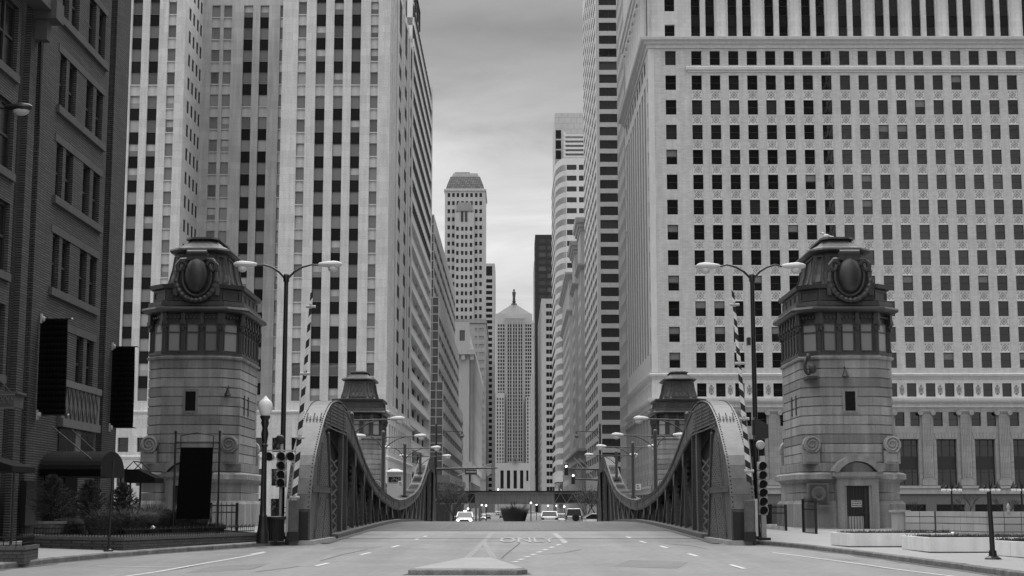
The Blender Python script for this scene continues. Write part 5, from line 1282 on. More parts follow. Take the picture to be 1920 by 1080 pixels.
TR = copy_tree(TL); TR['label'] = 'stone bridge tower with shield and garland right of the road, gull on its roof'
TL.location = (-16.33, 81.45, .3); TR.location = (16.92, 81.45, .3)
TF = make_tower('dark-roofed bridge tower across the river rising behind the left truss', False, False); TF.location = (-15.0, 150.5, -.75)
TF2 = copy_tree(TF); TF2['label'] = 'dark-roofed bridge tower across the river rising behind the right truss'; TF2.location = (15.9, 150.5, -.75)
# things fixed to the right tower
def loc(px, py, Y): return at(px, py, Y)
p = at(1537, 925, 77.0)
pq = thing('bronze_plaque', 'square bronze plaque with round emblem on the right tower beside its door', 'plaque', (p.x, 77.35, p.z - .6))
b = MB(); b.box(p.x - .52, p.x + .52, 77.32, 77.58, p.z - .5, p.z + .5); b.build('backing', X['carved_stone'], pq)
b = MB(); b.box(p.x - .42, p.x + .42, 77.28, 77.33, p.z - .42, p.z + .42); b.build('plate', X['tower_metal'], pq)
rg = lambda r, y: [(p.x + r * math.cos(2 * math.pi * i / 20), y, p.z + r * math.sin(2 * math.pi * i / 20)) for i in range(20)]
b = MB(); b.loft([rg(.36, 77.27), rg(.36, 77.23), rg(.24, 77.23), rg(.22, 77.26)]); em = b.build('emblem_ring', X['carved_stone'], pq)
b = MB(); b.ball((p.x, 77.24, p.z - .05), .15, .06, .17); b.build('emblem', X['sill_stone'], pq)
b = MB(); b.box(p.x - .55, p.x + .55, 77.2, 77.56, p.z - .68, p.z - .55); b.build('ledge', X['carved_stone'], pq)
p = at(1515, 690, 77.9)
hn = thing('ornate_bracket', 'ornate dark iron scroll bracket under the right tower windows', 'bracket', (p.x, 78.2, p.z))
b = MB(); pts = [(p.x + .26 * math.cos(a) * (1 - i / 30), 77.7, p.z + .5 * math.sin(a) * (1 - i / 34)) for i, a in enumerate(frange(1.4, 7.2, 24))]; b.tube(pts, .09, 7); b.build('scroll', X['tower_metal'], hn, True)
b = MB(); b.ball((p.x - .02, 77.62, p.z + .52), .13, .13, .2); b.ball((p.x + .18, 77.6, p.z - .05), .2, .16, .26); b.build('finial', X['tower_metal'], hn, True)
b = MB(); b.box(p.x - .1, p.x + .45, 77.6, 78.7, p.z - .55, p.z - .42); b.build('shelf', X['tower_metal'], hn)
for px_, py_, nm, lb in ((1585, 701, 'floodlight', 'small floodlight above the small window of the right tower'), (427, 737, 'floodlight', 'black bell-shaped floodlight on the left tower corner')):
    p = at(px_, py_, 77.75 if px_ > 900 else 78.1); f_ = thing(nm, lb, 'floodlight', tuple(p))
    b = MB(); b.lathe([(.04, .25), (.07, .15), (.13, .0), (.19, -.12), (.15, -.16)], tuple(p), 10); b.build('shade', X['black_iron'] if px_ < 900 else X['pole_grey'], f_, True)
    b = MB(); b.tube([(p.x, p.y, p.z + .2), (p.x, p.y + .1, p.z + .35), (p.x, p.y + .45, p.z + .3)], .03, 6); b.build('arm', X['black_iron'], f_)
p = at(1549, 443, 80.0)
gl = thing('gull', 'white gull perched on the roof of the right tower', 'bird', (p.x, p.y, p.z - .15))
b = MB(); b.ball((p.x, p.y, p.z), .2, .11, .12, 10, 6); b.ball((p.x - .17, p.y, p.z + .15), .08, .07, .08); b.loft([[(p.x + .15, p.y - .06, p.z - .02), (p.x + .15, p.y + .06, p.z - .02), (p.x + .15, p.y, p.z + .06)], [(p.x + .4, p.y - .02, p.z - .04), (p.x + .4, p.y + .02, p.z - .04), (p.x + .4, p.y, p.z)]]); b.build('body', X['gull'], gl, True)
b = MB(); b.tube([(p.x - .24, p.y, p.z + .15), (p.x - .33, p.y, p.z + .13)], [.025, .008], 5); b.build('beak', X['bark'], gl)
for s in (-.04, .04):
    b = MB(); b.tube([(p.x, p.y + s, p.z - .08), (p.x, p.y + s, p.z - .26)], .014, 5); b.build('leg', X['bark'], gl)
# ================================================================ left: dark brick building
BX = -19.0
bb = thing('brick_building', 'dark brick building with paired sash windows along the left edge', 'building', (-24, 52, .15))
def onx(px, py, X_=BX):
    d = ray(px, py); t = X_ / d[0]; return Vector((X_, d[1] * t, EYE + d[2] * t))
Y0 = 30.0; Y1 = 73.75; ZB = 31.0
wz = [20.45 - 3.82 * k for k in range(-3, 4)]                              # window heads of the upper storeys
wc = [(62.75, 63.65), (64.1, 65.2), (66.75, 67.85), (68.4, 69.5)]
cols = []
for y0, y1 in wc: cols.append((y0 - Y0, y1 - Y0, [(h - 2.3, h, 'sash') for h in wz]))
for c0 in (54.9, 52.0, 46.6, 43.5, 38.0): cols.append((c0 - Y0, c0 + 2.35 - Y0, [(h - 2.55, h + .1, 'double') for h in wz]))
for c0, c1 in ((57.6, 58.85), (59.7, 60.4), (49.3, 49.9)): cols.append((c0 - Y0, c1 - Y0, [(.15, ZB - .1, None)]))
g0 = [(h - 2.3, h, 'sash') for h in wz]
cols[0] = (cols[0][0], cols[0][1], g0)
facade(bb, BX, Y0, R(90), .1, ZB, 70.4 - Y0, cols, X['dark_brick'], .24, name='wall', setb=.08)
# piers standing proud of the wall: pairs of brick ribs with shadowed channels
def pier(y0, y1, pr):
    b = MB(); b.box(BX, BX + pr, y0, y1, .1, ZB); b.build('pier', X['dark_brick'], bb)
pier(71.25, Y1, .06)
b = MB(); b.box(BX - 30, BX - .6, Y0, 70.4, .1, ZB - .05); b.box(BX - 30, BX - .02, 71.25, Y1 - .02, .1, ZB - .05); b.build('core', X['dark_brick'], bb)
b = MB(); b.box(BX - 1.0, BX - .45, 70.35, 71.3, .1, ZB - .05); b.build('groove', X['dark_brick'], bb)
# soldier-course lintels and stone sills under each group of four windows
for h in wz:
    b = MB(); b.box(BX, BX + .14, wc[0][0] - .3, wc[3][1] + .3, h - 2.62, h - 2.3); b.build('sill', X['sill_stone'], bb)
    b = MB(); b.box(BX, BX + .03, wc[0][0] - .3, wc[3][1] + .3, h, h + .32); b.build('lintel', X['sill_stone'], bb)
    for c0 in (52.0, 54.9):
        b = MB(); b.box(BX, BX + .12, c0 - .15, c0 + 2.5, h - 2.85, h - 2.55); b.build('sill', X['sill_stone'], bb)
# stone beam and bracket high on the left
p = onx(62, 28); b = MB(); b.box(BX, BX + .7, 50.0, 59.4, p.z + .2, p.z + .85); b.build('stone_beam', X['sill_stone'], bb)
b = MB(); b.box(BX, BX + .9, 59.0, 60.0, p.z - .1, p.z + .7); b.box(BX, BX + .5, 59.2, 59.7, p.z - .9, p.z - .1); b.build('bracket', X['sill_stone'], bb)
b = MB(); b.tube([(BX + .2, 59.5, p.z - .8), (BX + .15, 59.7, p.z - 2.0), (BX + .12, 59.9, p.z - 4.2)], .05, 6); b.build('pipe', X['black_iron'], bb)
# carved diamond panel above the entrance
za, zb = onx(150, 807).z, onx(150, 722).z
ya, yb = 64.4, 70.3
b = MB(); b.box(BX, BX + .16, ya, yb, za, zb); dp = b.build('carved_panel', X['carved_stone'], bb)
b = MB(); b.box(BX + .16, BX + .24, ya, yb, za, za + .35); b.build('moulding', X['carved_stone'], dp)
b = MB(); b.box(BX + .16, BX + .24, ya, yb, zb - .28, zb); b.build('moulding', X['carved_stone'], dp)
nd = 8
for i in range(nd):
    yc = ya + .4 + (yb - ya - .8) * (i + .5) / nd; hw = (yb - ya - .8) / nd * .5; zc_ = (za + zb) / 2 + .02; hh = .78 - .02 * i
    b = MB()
    for (u0, v0), (u1, v1) in zip([(-1, 0), (0, 1), (1, 0), (0, -1)], [(0, 1), (1, 0), (0, -1), (-1, 0)]): b.bar((BX + .185, yc + hw * u0, zc_ + hh * v0), (BX + .185, yc + hw * u1, zc_ + hh * v1), .07, .05)
    b.build('diamond', X['sill_stone'], dp)
b = MB(); b.box(BX, BX + .05, 60.6, 70.3, .1, .9); b.build('plinth', X['sill_stone'], bb)
for y0, y1 in ((64.6, 66.8), (67.7, 69.9)):
    b = MB(); b.box(BX + .0, BX + .06, y0, y1, za - 1.75, za - .05); w = b.build('window', X['frame_dark'], bb)
    b = MB(); b.box(BX + .06, BX + .07, y0 + .12, (y0 + y1) / 2 - .05, za - 1.6, za - .2); b.build('pane', X['glass_black'], w)
    b = MB(); b.box(BX + .06, BX + .07, (y0 + y1) / 2 + .05, y1 - .12, za - 1.6, za - .2); b.build('pane', X['glass_black'], w)
b = MB(); b.box(BX, BX + .10, 66.85, 67.65, za - 1.7, za - .05); b.build('carved_pier', X['carved_stone'], bb)
for y0, y1 in ((62.9, 64.4), (65.6, 67.6)):
    b = MB(); b.box(BX, BX + .05, y0, y1, .15, 2.9); b.build('doorway', X['black_cloth'], bb)
p = onx(42, 950); b = MB(); b.box(BX, BX + .25, p.y - .4, p.y + .9, .9, 2.6); b.build('meter_box', X['black_iron'], bb)
# ---- banners on the brick wall
def banner(px0, px1, py0, py1, label):
    p = onx(px0 - 6, (py0 + py1) / 2); Y = p.y; z1, z0 = at(px0, py0, Y).z, at(px0, py1, Y).z; x1 = at(px1, py0, Y).x; x0 = at(px0, py0, Y).x
    t = thing('wall_banner', label, 'banner', (BX, Y, z0), 'black banners on the brick wall')
    b = MB(); nx, nz_ = 8, 16
    g = [[(x0 + (x1 - x0) * i / nx - .10 * (j / nz_) * (i / nx) * 0, Y + .05 * math.sin(2.2 * i / nx * 3) + (.15 * math.sin(j / nz_ * 2.2) * (i / nx)), z1 + (z0 - z1) * j / nz_) for i in range(nx + 1)] for j in range(nz_ + 1)]
    for j in range(nz_):
        for i in range(nx): b.quad(g[j][i], g[j + 1][i], g[j + 1][i + 1], g[j][i + 1])
    o = b.build('cloth', X['black_cloth'], t, True); s = o.modifiers.new('thick', 'SOLIDIFY'); s.thickness = .02
    for z in (z1, z0):
        b = MB(); b.tube([(BX + .05, Y, z), (x1 + .15, Y, z)], .028, 6); b.build('arm', X['black_iron'], t)
        b = MB(); b.ball((x1 + .17, Y, z), .05, .05, .05, 8, 5); b.build('finial', X['lamp_white'], t, True)
        b = MB(); b.box(BX + .06, BX + .12, Y - .08, Y + .08, z - .18, z + .2); b.ball((BX + .16, Y, z), .09, .09, .12, 8, 6); b.build('bracket', X['signal_grey'], t)
    return t
banner(76, 127, 598, 778, 'black hanging banner nearer the left edge of the brick wall')
banner(211, 253, 650, 802, 'black hanging banner at the far corner of the brick wall')
# ---- awnings
aw = thing('barrel_awning', 'black barrel awning over the entrance of the brick building', 'awning', (-17.6, 64, 2.9))
x0, x1 = BX + .1, -16.5; yc, hw = 63.9, 1.9; zb0 = at(150, 893, 62).z; zt0 = at(150, 845, 63).z
arcp = [(yc - hw * math.cos(a), zb0 + .28 + (zt0 - zb0 - .28) * math.sin(a)) for a in frange(0, math.pi, 14)]
b = MB(); b.prism([(yc - hw, zb0)] + arcp + [(yc + hw, zb0)], x0, x1, 'x'); b.build('canopy', X['awning'], aw)
b = MB(); b.box(x0, x1 + .02, yc - hw - .02, yc - hw + .0, zb0, zb0 + .28); b.build('valance', X['black_cloth'], aw)
for pa, pb_ in (((86, 800), (191, 877)), ((124, 806), (179, 846))):
    a = onx(*pa); c = at(pb_[0], pb_[1], 62.2 if pa[0] < 100 else 65.5); b = MB(); b.tube([a + Vector((.25, 0, 0)), c], .025, 6); b.build('tie_rod', X['pole_grey'], aw)
for yy in (yc - hw + .1, yc + hw - .1):
    b = MB(); b.tube([(x1 - .1, yy, .2), (x1 - .1, yy, zb0 + .1)], .035, 6); b.build('post', X['black_iron'], aw)
aw = thing('sloped_awning', 'black sloped awning low at the left edge of the frame', 'awning', (-17.6, 52, 2.6))
z1, z0 = at(0, 845, 52).z, at(60, 887, 52).z; xe = at(66, 885, 52).x
b = MB(); b.prism([(BX + .05, z0), (xe, z0), (xe, z0 + .18), (BX + .05, z1 + .35)], 49.6, 52.0, 'y'); b.build('canopy', X['awning'], aw)
b = MB(); b.tube([(xe - .12, 50.2, .15), (xe - .12, 50.2, z0)], .035, 6); b.build('post', X['black_iron'], aw)
aw = thing('small_awning', 'small black awning on posts beside the left tower', 'awning', (-16.7, 74, 1.9))
pz = at(262, 905, 74.2); pt = at(240, 880, 74.2)
b = MB(); b.prism([(at(233, 900, 74.2).x, pz.z), (at(291, 905, 74.2).x, pz.z), (at(291, 897, 74.2).x, pz.z + .22), (at(258, 882, 74.2).x, pt.z), (at(233, 882, 74.2).x, pt.z)], 74.2, 76.0, 'y'); b.build('canopy', X['awning'], aw)
b = MB(); xa_ = at(236, 880, 74.3).x; 
b.tube([(xa_, 74.3, pt.z), (xa_ + .35, 74.3, pt.z + .38), (xa_ + .75, 74.3, pt.z)], .03, 5); b.tube([(xa_, 75.9, pt.z), (xa_ + .35, 75.9, pt.z + .38), (xa_ + .75, 75.9, pt.z)], .03, 5); b.tube([(xa_ + .35, 74.3, pt.z + .38), (xa_ + .35, 75.9, pt.z + .38)], .03, 5); b.build('frame', X['black_iron'], aw)
for px_ in (262, 243):
    xx = at(px_, 950, 74.4).x; b = MB(); b.tube([(xx, 74.4, .3), (xx, 74.4, pz.z + .1)], .05, 6); b.build('post', X['black_iron'], aw)
# ornamental metal marquee
mq = thing('iron_marquee', 'pale fretwork metal marquee hung from the brick wall at the left edge', 'canopy', (-17.5, 52, 5))
z1, z0 = at(20, 737, 53).z, at(20, 769, 53).z; xe = at(42, 740, 53).x
b = MB(); b.box(BX, xe + .08, 52.2, 53.2, z1 - .08, z1); b.build('roof', X['sill_stone'], mq)
b = MB(); b.box(BX, xe - .02, 52.22, 52.28, z0 + .06, z1 - .08); b.box(xe - .08, xe - .02, 52.28, 53.2, z0 + .06, z1 - .08); b.build('fascia', X['sill_stone'], mq)
b = MB(); b.box(BX, xe, 52.19, 52.22, z0, z0 + .06); b.box(BX, xe, 52.19, 52.22, z1 - .14, z1 - .08)
xx = BX + .1
while xx < xe:
    pts = [(xx + .07 * math.cos(a), 52.195, (z0 + z1) / 2 + .13 * math.sin(a)) for a in frange(0, 5.6, 8)]; b.tube(pts, .018, 4); xx += .17
b.build('fretwork', X['carved_stone'], mq)
b = MB(); b.tube([at(-20, 690, 53.4), at(20, 735, 53)], .022, 5); b.build('tie_rod', X['pole_grey'], mq)
# ---- planter beds with brick walls
def rail(par, pts, h, z0, step=.16):
    """low wrought iron edging: uprights with spear tips and two rails, one section per side"""
    for a, c in zip(pts, pts[1:]):
        a, c = Vector(a), Vector(c); n = int((c - a).length / step); b = MB()
        b.bar(a + Vector((0, 0, z0 + h * .25)), c + Vector((0, 0, z0 + h * .25)), .025, .025); b.bar(a + Vector((0, 0, z0 + h * .7)), c + Vector((0, 0, z0 + h * .7)), .025, .025)
        t = (c - a).normalized()
        for i in range(n + 1):
            p = a + (c - a) * (i / n); k = 1.0 if i % 2 else .86
            b.tube([p + Vector((0, 0, z0)), p + Vector((0, 0, z0 + h * k * .82)), p + Vector((0, 0, z0 + h * k))], [.014, .014, .004], 4)
            if i % 2 == 0 and i < n: 
                q = p + t * step; b.tube([p + Vector((0, 0, z0 + h * .7)), (p + q) / 2 + Vector((0, 0, z0 + h * .9)), q + Vector((0, 0, z0 + h * .7))], .010, 4)
        o = b.build('railing', X['black_iron'], par)
M('planter_brick', .085, .85, .2, 2, .5, brick=(.24, .095, .45, .014, .2), fine=.2)
M('coping', .11, .85, .25, 3, .3, fine=.3)
def planter(name, label, cor, h, open_=True):
    g = [(p[0], p[1]) for p in cor]; zb = min(rz(p[1]) for p in g) + .15
    t = thing(name, label, 'planter', (sum(p[0] for p in g) / len(g), sum(p[1] for p in g) / len(g), zb))
    cx, cy = t.location.x, t.location.y; sh = lambda s: [(cx + (x - cx) * s, cy + (y - cy) * s) for x, y in g]
    b = MB(); b.loft([[(x, y, zb - .05) for x, y in g], [(x, y, zb + h - .1) for x, y in g]]); b.build('brick_wall', X['planter_brick'], t)
    for (xa, ya), (xb, yb_) in zip(g, g[1:] + g[:1]):
        L_ = math.hypot(xb - xa, yb_ - ya); n = max(2, int(L_ / .24)); tx, ty = (xb - xa) / L_, (yb_ - ya) / L_; nx, ny = -ty, tx
        me = None
        b = MB()
        for i in range(n):
            s0, s1 = L_ * i / n + .006, L_ * (i + 1) / n - .006
            P_ = lambda s, w: (xa + tx * s + nx * w, ya + ty * s + ny * w)
            q = [P_(s0, -.03), P_(s1, -.03), P_(s1, .24), P_(s0, .24)]; dz = random.uniform(-.004, .004)
            b.loft([[(x, y, zb + h - .1) for x, y in q], [(x, y, zb + h + dz) for x, y in q]])
        o = b.build('coping_bricks', X['coping'], t); o['kind'] = 'stuff'
    b = MB(); b.loft([[(x, y, zb + h - .099) for x, y in sh(.97)], [(x, y, zb + h - .04) for x, y in sh(.95)]]); b.build('soil', X['soil'], t)
    return t, zb + h
A, B_, C_ = road(49, 1026.5, .15), road(231, 1032.5, .15), road(484, 1015.5, .15)
pl1, ztop = planter('brick_planter', 'long low brick planter bed with iron edging in front of the left tower', [(A.x, A.y), (B_.x, B_.y), (C_.x, C_.y), (-12.2, 66.5), (-18.2, 62.0)], .42)
rail(pl1, [(A.x + .2, A.y + .15, 0), (B_.x - .05, B_.y + .2, 0), (C_.x - .15, C_.y - .1, 0)], .34, ztop)
D = road(45, 1054, .15)
pl2, zt2 = planter('brick_planter', 'short brick planter end with iron edging at the bottom left corner', [(-16.5, D.y - .2), (D.x, D.y), (D.x - .3, D.y + 2.2), (-16.8, D.y + 2.6)], .42)
rail(pl2, [(-16.4, D.y - .1, 0), (D.x - .1, D.y + .12, 0), (D.x - .4, D.y + 2.1, 0)], .34, zt2)
# ---- foliage
def blade(b, p, d, l, w):
    d = d.normalized(); s = d.cross(Vector((random.uniform(-1, 1), random.uniform(-1, 1), random.uniform(-1, 1)))).normalized() * (w / 2); e = p + d * l
    b.add([p - s, p + s, e], [(0, 1, 2)])
def conifer(x, y, z, h, r, label, pot=True):
    t = thing('potted_conifer', label, 'shrub', (x, y, z), 'conifers outside the brick building')
    pz = .55 if pot else .1
    if pot:
        b = MB(); b.lathe([(.38, 0), (.55, pz - .1), (.60, pz - .1), (.60, pz), (.5, pz), (.48, pz - .06)], (x, y, z), 16); b.build('pot', X['kerb_stone'], t, True)
    b = MB(); b.tube([(x, y, z + pz - .1), (x, y, z + pz + h * .95)], [.06, .015], 6); b.build('trunk', X['bark'], t)
    b = MB(); rnd = random.Random(int(x * 100))
    for i in range(230):                                      # boughs with needles along them
        q = (i + rnd.random()) / 230; q = q ** 1.15; a = i * 2.39996 + rnd.uniform(-.4, .4); zz = z + pz + h * q * .93
        rr = r * (1 - q) ** .7 * (.6 + .4 * min(1, q * 5)) * rnd.uniform(.62, 1.22) + .06; up = rnd.uniform(.15, .75) + q * .6
        d = Vector((math.cos(a), math.sin(a), up)).normalized()
        for k in range(46):
            s = rnd.random() ** .7; p = Vector((x, y, zz)) + d * rr * s + Vector((0, 0, -.06 * s * s))
            nd = (d * rnd.uniform(.3, 1.1) + Vector((rnd.uniform(-1, 1), rnd.uniform(-1, 1), rnd.uniform(-.6, .9)))).normalized(); blade(b, p, nd, rnd.uniform(.06, .15), rnd.uniform(.014, .03))
    b.build('foliage', X['needle_leaf'], t)
for px_, py_, Y, h, r, lb in ((95, 985, 57.5, 1.75, 1.02, 'largest dark conifer bush in a pot nearest the left edge'), (165, 972, 59.5, 1.6, .88, 'middle dark conifer bush under the barrel awning'), (229, 965, 61.5, 1.5, .85, 'rightmost dark conifer bush beside the small awning')):
    p = at(px_, py_, Y); conifer(p.x, Y, ztop - .1, h, r, lb)
def tuft(name, label, x, y, z, r, h, n, mat='shrub_leaf', curl=.5, cat='shrub', group=None, flat=False):
    t = thing(name, label, cat, (x, y, z), group); b = MB(); rnd = random.Random(int(abs(x * 131 + y * 17)))
    for i in range(n):
        a = rnd.uniform(0, 6.283); k = rnd.random() ** .6; p = Vector((x + r * .55 * k * math.cos(a), y + r * .55 * k * math.sin(a), z)); l = h * rnd.uniform(.5, 1.1)
        out = Vector((math.cos(a), math.sin(a), 0)) * curl * k * l; m_ = p + out * .4 + Vector((0, 0, l * .65)); e = p + out * rnd.uniform(.9, 1.4) + Vector((0, 0, l * rnd.uniform(.6, 1.0)))
        w = rnd.uniform(.004, .010); s = Vector((-math.sin(a + .5), math.cos(a + .5), 0)) * w
        b.add([p - s, p + s, m_ + s, m_ - s, e], [(0, 1, 2, 3), (3, 2, 4)])
        for _ in range(3):
            q = p + (m_ - p) * rnd.uniform(.3, 1.0); blade(b, q, Vector((rnd.uniform(-1, 1), rnd.uniform(-1, 1), rnd.uniform(0, 1))), rnd.uniform(.06, .16), .022)
    b.build('foliage', X[mat], t); return t
sh = [(120, 58.2, .85, .7, 'low feathery shrub at the foot of the middle conifer'), (285, 61, 1.5, 1.35, 'large feathery shrub left of the black sign'), (345, 61.5, 1.35, 1.2, 'feathery shrub directly behind the black sign post'), (200, 57.5, 1.1, 1.0, 'feathery shrub behind the thin signpost'), (245, 58.5, 1.2, 1.1, 'feathery shrub between signpost and large shrub'), (400, 62.5, .7, .45, 'low plants right of the black sign')]
for px_, Y, r, h, lb in sh: p = at(px_, 990, Y); tuft('feathery_shrub', lb, p.x, Y, ztop - .06, r, h, 2200, 'shrub_leaf', .7)
p = at(287, 988, 56.5); gl_ = thing('garden_light', 'small white garden light in the brick planter', 'garden light', (p.x, p.y, ztop - .05))
b = MB(); b.tube([(p.x, p.y, ztop - .05), (p.x, p.y, ztop + .2)], .02, 6); b.build('stake', X['black_iron'], gl_); b = MB(); b.lathe([(.09, .18), (.08, .24), (.02, .3)], (p.x, p.y, ztop), 10); b.build('cap', X['lamp_white'], gl_)
# ---- black sign hung in an iron frame
sf = road(368, 985); Ys_ = 60.2
sg = thing('hanging_sign', 'blank black hanging sign in a tall iron frame before the left tower', 'sign', (at(368, 980, Ys_).x, Ys_, ztop - .1))
xa_, xb_ = at(327, 900, Ys_).x, at(410, 900, Ys_).x; zt_ = at(368, 812, Ys_).z; zr_ = at(368, 829, Ys_).z
for xx in (xa_, xb_):
    b = MB(); b.tube([(xx, Ys_, ztop - .1), (xx, Ys_, zt_)], .04, 8); b.ball((xx, Ys_, zt_ + .05), .06, .06, .07, 8, 5); b.build('post', X['black_iron'], sg)
for z in (zr_, zr_ - .25):
    b = MB(); b.tube([(xa_, Ys_, z), (xb_, Ys_, z)], .025, 6); b.build('rail', X['black_iron'], sg)
bx0, bx1 = at(337, 900, Ys_).x, at(398, 900, Ys_).x
b = MB(); b.tube([(bx0, Ys_, zr_ - .25), (bx0, Ys_, zr_ + .25), ((bx0 + bx1) / 2, Ys_, zr_ + .36), (bx1, Ys_, zr_ + .25), (bx1, Ys_, zr_ - .25)], .022, 6); b.build('crest', X['black_iron'], sg)
zb_ = at(368, 973, Ys_).z; zq = at(368, 839, Ys_).z
b = MB(); b.prism([(bx0 - .0, zq), (bx1, zq), (bx1 - .06, zb_), (bx0 - .09, zb_)], Ys_ - .03, Ys_ + .03, 'y'); b.build('panel', X['black_cloth'], sg)
# ---- fences by the left tower
def iron_fence(name, label, a, c, h, z0, cat='fence', group='iron fences by the bridge towers'):
    a, c = Vector(a), Vector(c); t = thing(name, label, cat, ((a.x + c.x) / 2, (a.y + c.y) / 2, z0), group); L_ = (c - a).length; n = max(2, int(L_ / .2))
    for z in (.08, h * .72, h * .94):
        b = MB(); b.bar(a + Vector((0, 0, z0 + z)), c + Vector((0, 0, z0 + z)), .05, .05); b.build('rail', X['black_iron'], t)
    for p in (a, c):
        b = MB(); b.box(p.x - .06, p.x + .06, p.y - .06, p.y + .06, z0 - .1, z0 + h + .04); b.build('post', X['black_iron'], t)
    for i in range(1, n):
        p = a + (c - a) * (i / n); b = MB(); b.tube([p + Vector((0, 0, z0)), p + Vector((0, 0, z0 + h)), p + Vector((0, 0, z0 + h + .1))], [.016, .016, .003], 4); b.build('picket', X['black_iron'], t)
    return t
pa, pb_ = at(395, 975, 70), at(444, 975, 70)
iron_fence('iron_gate', 'black iron gate in front of the left tower base', (pa.x, 70, 0), (pb_.x, 70, 0), 1.35, .4)
pa, pb_ = at(266, 960, 72), at(330, 960, 72); iron_fence('iron_fence', 'low black railing left of the left tower', (pa.x, 72, 0), (pb_.x, 72, 0), 1.1, .42)
pa, pb_ = at(497, 950, 78), at(528, 950, 78); iron_fence('iron_fence', 'black footway railing between globe lamp and traffic signal', (pa.x, 84, 0), (pb_.x, 84, 0), 1.25, .4)
# thin signpost on the kerb
p = road(203, 1034, .15); q = at(213, 862, p.y)
sp1 = thing('bare_signpost', 'thin bare black post on the left kerb', 'post', (p.x, p.y, p.z))
b = MB(); b.tube([p, q], .035, 8); b.build('post', X['black_iron'], sp1); b = MB(); b.lathe([(.16, 0), (.14, .05), (.06, .09), (.05, .2)], tuple(p), 10); b.build('foot', X['black_iron'], sp1)
# ================================================================ right: plaza wall, planters, posts
def conc_planter(label, cor, h, seams):
    g = [(p.x, p.y) for p in cor]; zb = .15 + min(rz(p.y) for p in cor)
    t = thing('concrete_planter', label, 'planter', (sum(x for x, _ in g) / len(g), sum(y for _, y in g) / len(g), zb), 'white concrete planters on the plaza')
    cx, cy = t.location.x, t.location.y; sh = lambda s: [(cx + (x - cx) * s, cy + (y - cy) * s) for x, y in g]
    n = len(g); rim = sh(.95)
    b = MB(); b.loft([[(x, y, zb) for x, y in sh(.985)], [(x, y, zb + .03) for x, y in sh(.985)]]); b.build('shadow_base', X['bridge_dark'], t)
    for i in range(n):                                        # each side a slab of its own, split at the joints
        (xa, ya), (xb, yb) = g[i], g[(i + 1) % n]; (ia, ja), (ib, jb) = rim[i], rim[(i + 1) % n]
        cuts = [0] + (seams if i == 0 else []) + [1]
        for u, v in zip(cuts, cuts[1:]):
            u2, v2 = u + (.004 if u else 0), v - (.004 if v < 1 else 0)
            q = lambda k: ((xa + (xb - xa) * k, ya + (yb - ya) * k), (ia + (ib - ia) * k, ja + (jb - ja) * k))
            o0, i0 = q(u2); o1, i1 = q(v2)
            b = MB(); pts = [o0, o1, i1, i0]; b.loft([[(x, y, zb + .03) for x, y in pts], [(x, y, zb + h) for x, y in pts]]); b.build('slab', X['planter_white'], t, bevel=.012)
    b = MB(); b.loft([[(x, y, zb + .04) for x, y in sh(.945)], [(x, y, zb + h - .06) for x, y in sh(.945)]]); b.build('soil', X['soil'], t)
    b = MB(); rnd = random.Random(int(cx * 99))
    def inside(x, y):
        c = False; s = sh(.93)
        for (xa, ya), (xb, yb) in zip(s, s[1:] + s[:1]):
            if (ya > y) != (yb > y) and x < (xb - xa) * (y - ya) / (yb - ya) + xa: c = not c
        return c
    xs, ys = [x for x, _ in g], [y for _, y in g]; m_ = 0
    while m_ < 1100:
        x, y = rnd.uniform(min(xs), max(xs)), rnd.uniform(min(ys), max(ys))
        m_ += 1
        if not inside(x, y): continue
        hh = rnd.uniform(.05, .2)
        for _ in range(4):
            d = Vector((rnd.uniform(-.8, .8), rnd.uniform(-.8, .8), 1)); blade(b, Vector((x, y, zb + h - .07)), d, hh * rnd.uniform(.7, 1.3), .035)
    o = b.build('seedlings', X['grass_leaf'], t); o['kind'] = 'stuff'
    return t
V = lambda x, y: Vector((x, y, 0))
a, c = road(1592, 1026, .15), road(1557, 1022.5, .15)
conc_planter('white concrete planter nearest the right tower door', [V(a.x, a.y), V(a.x + 3.6, a.y + .1), V(a.x + 4.4, a.y + 2.9), V(c.x + .05, c.y + .2)], .47, [.66])
a, c = road(1742, 1036.6, .15), road(1694, 1030, .15)
conc_planter('white concrete planter in the middle of the plaza row', [V(a.x, a.y), V(a.x + 3.4, a.y + .15), V(a.x + 4.2, a.y + 3.2), V(c.x, c.y + .2)], .47, [.60])
a, c = road(1930, 1049, .15), road(1858, 1041, .15)
conc_planter('white concrete planter cut off by the right edge', [V(c.x, c.y), V(a.x + .2, a.y), V(a.x + 3.5, a.y + .8), V(a.x + 3.8, a.y + 3.5), V(c.x + .6, c.y + 1.6)], .47, [.45])
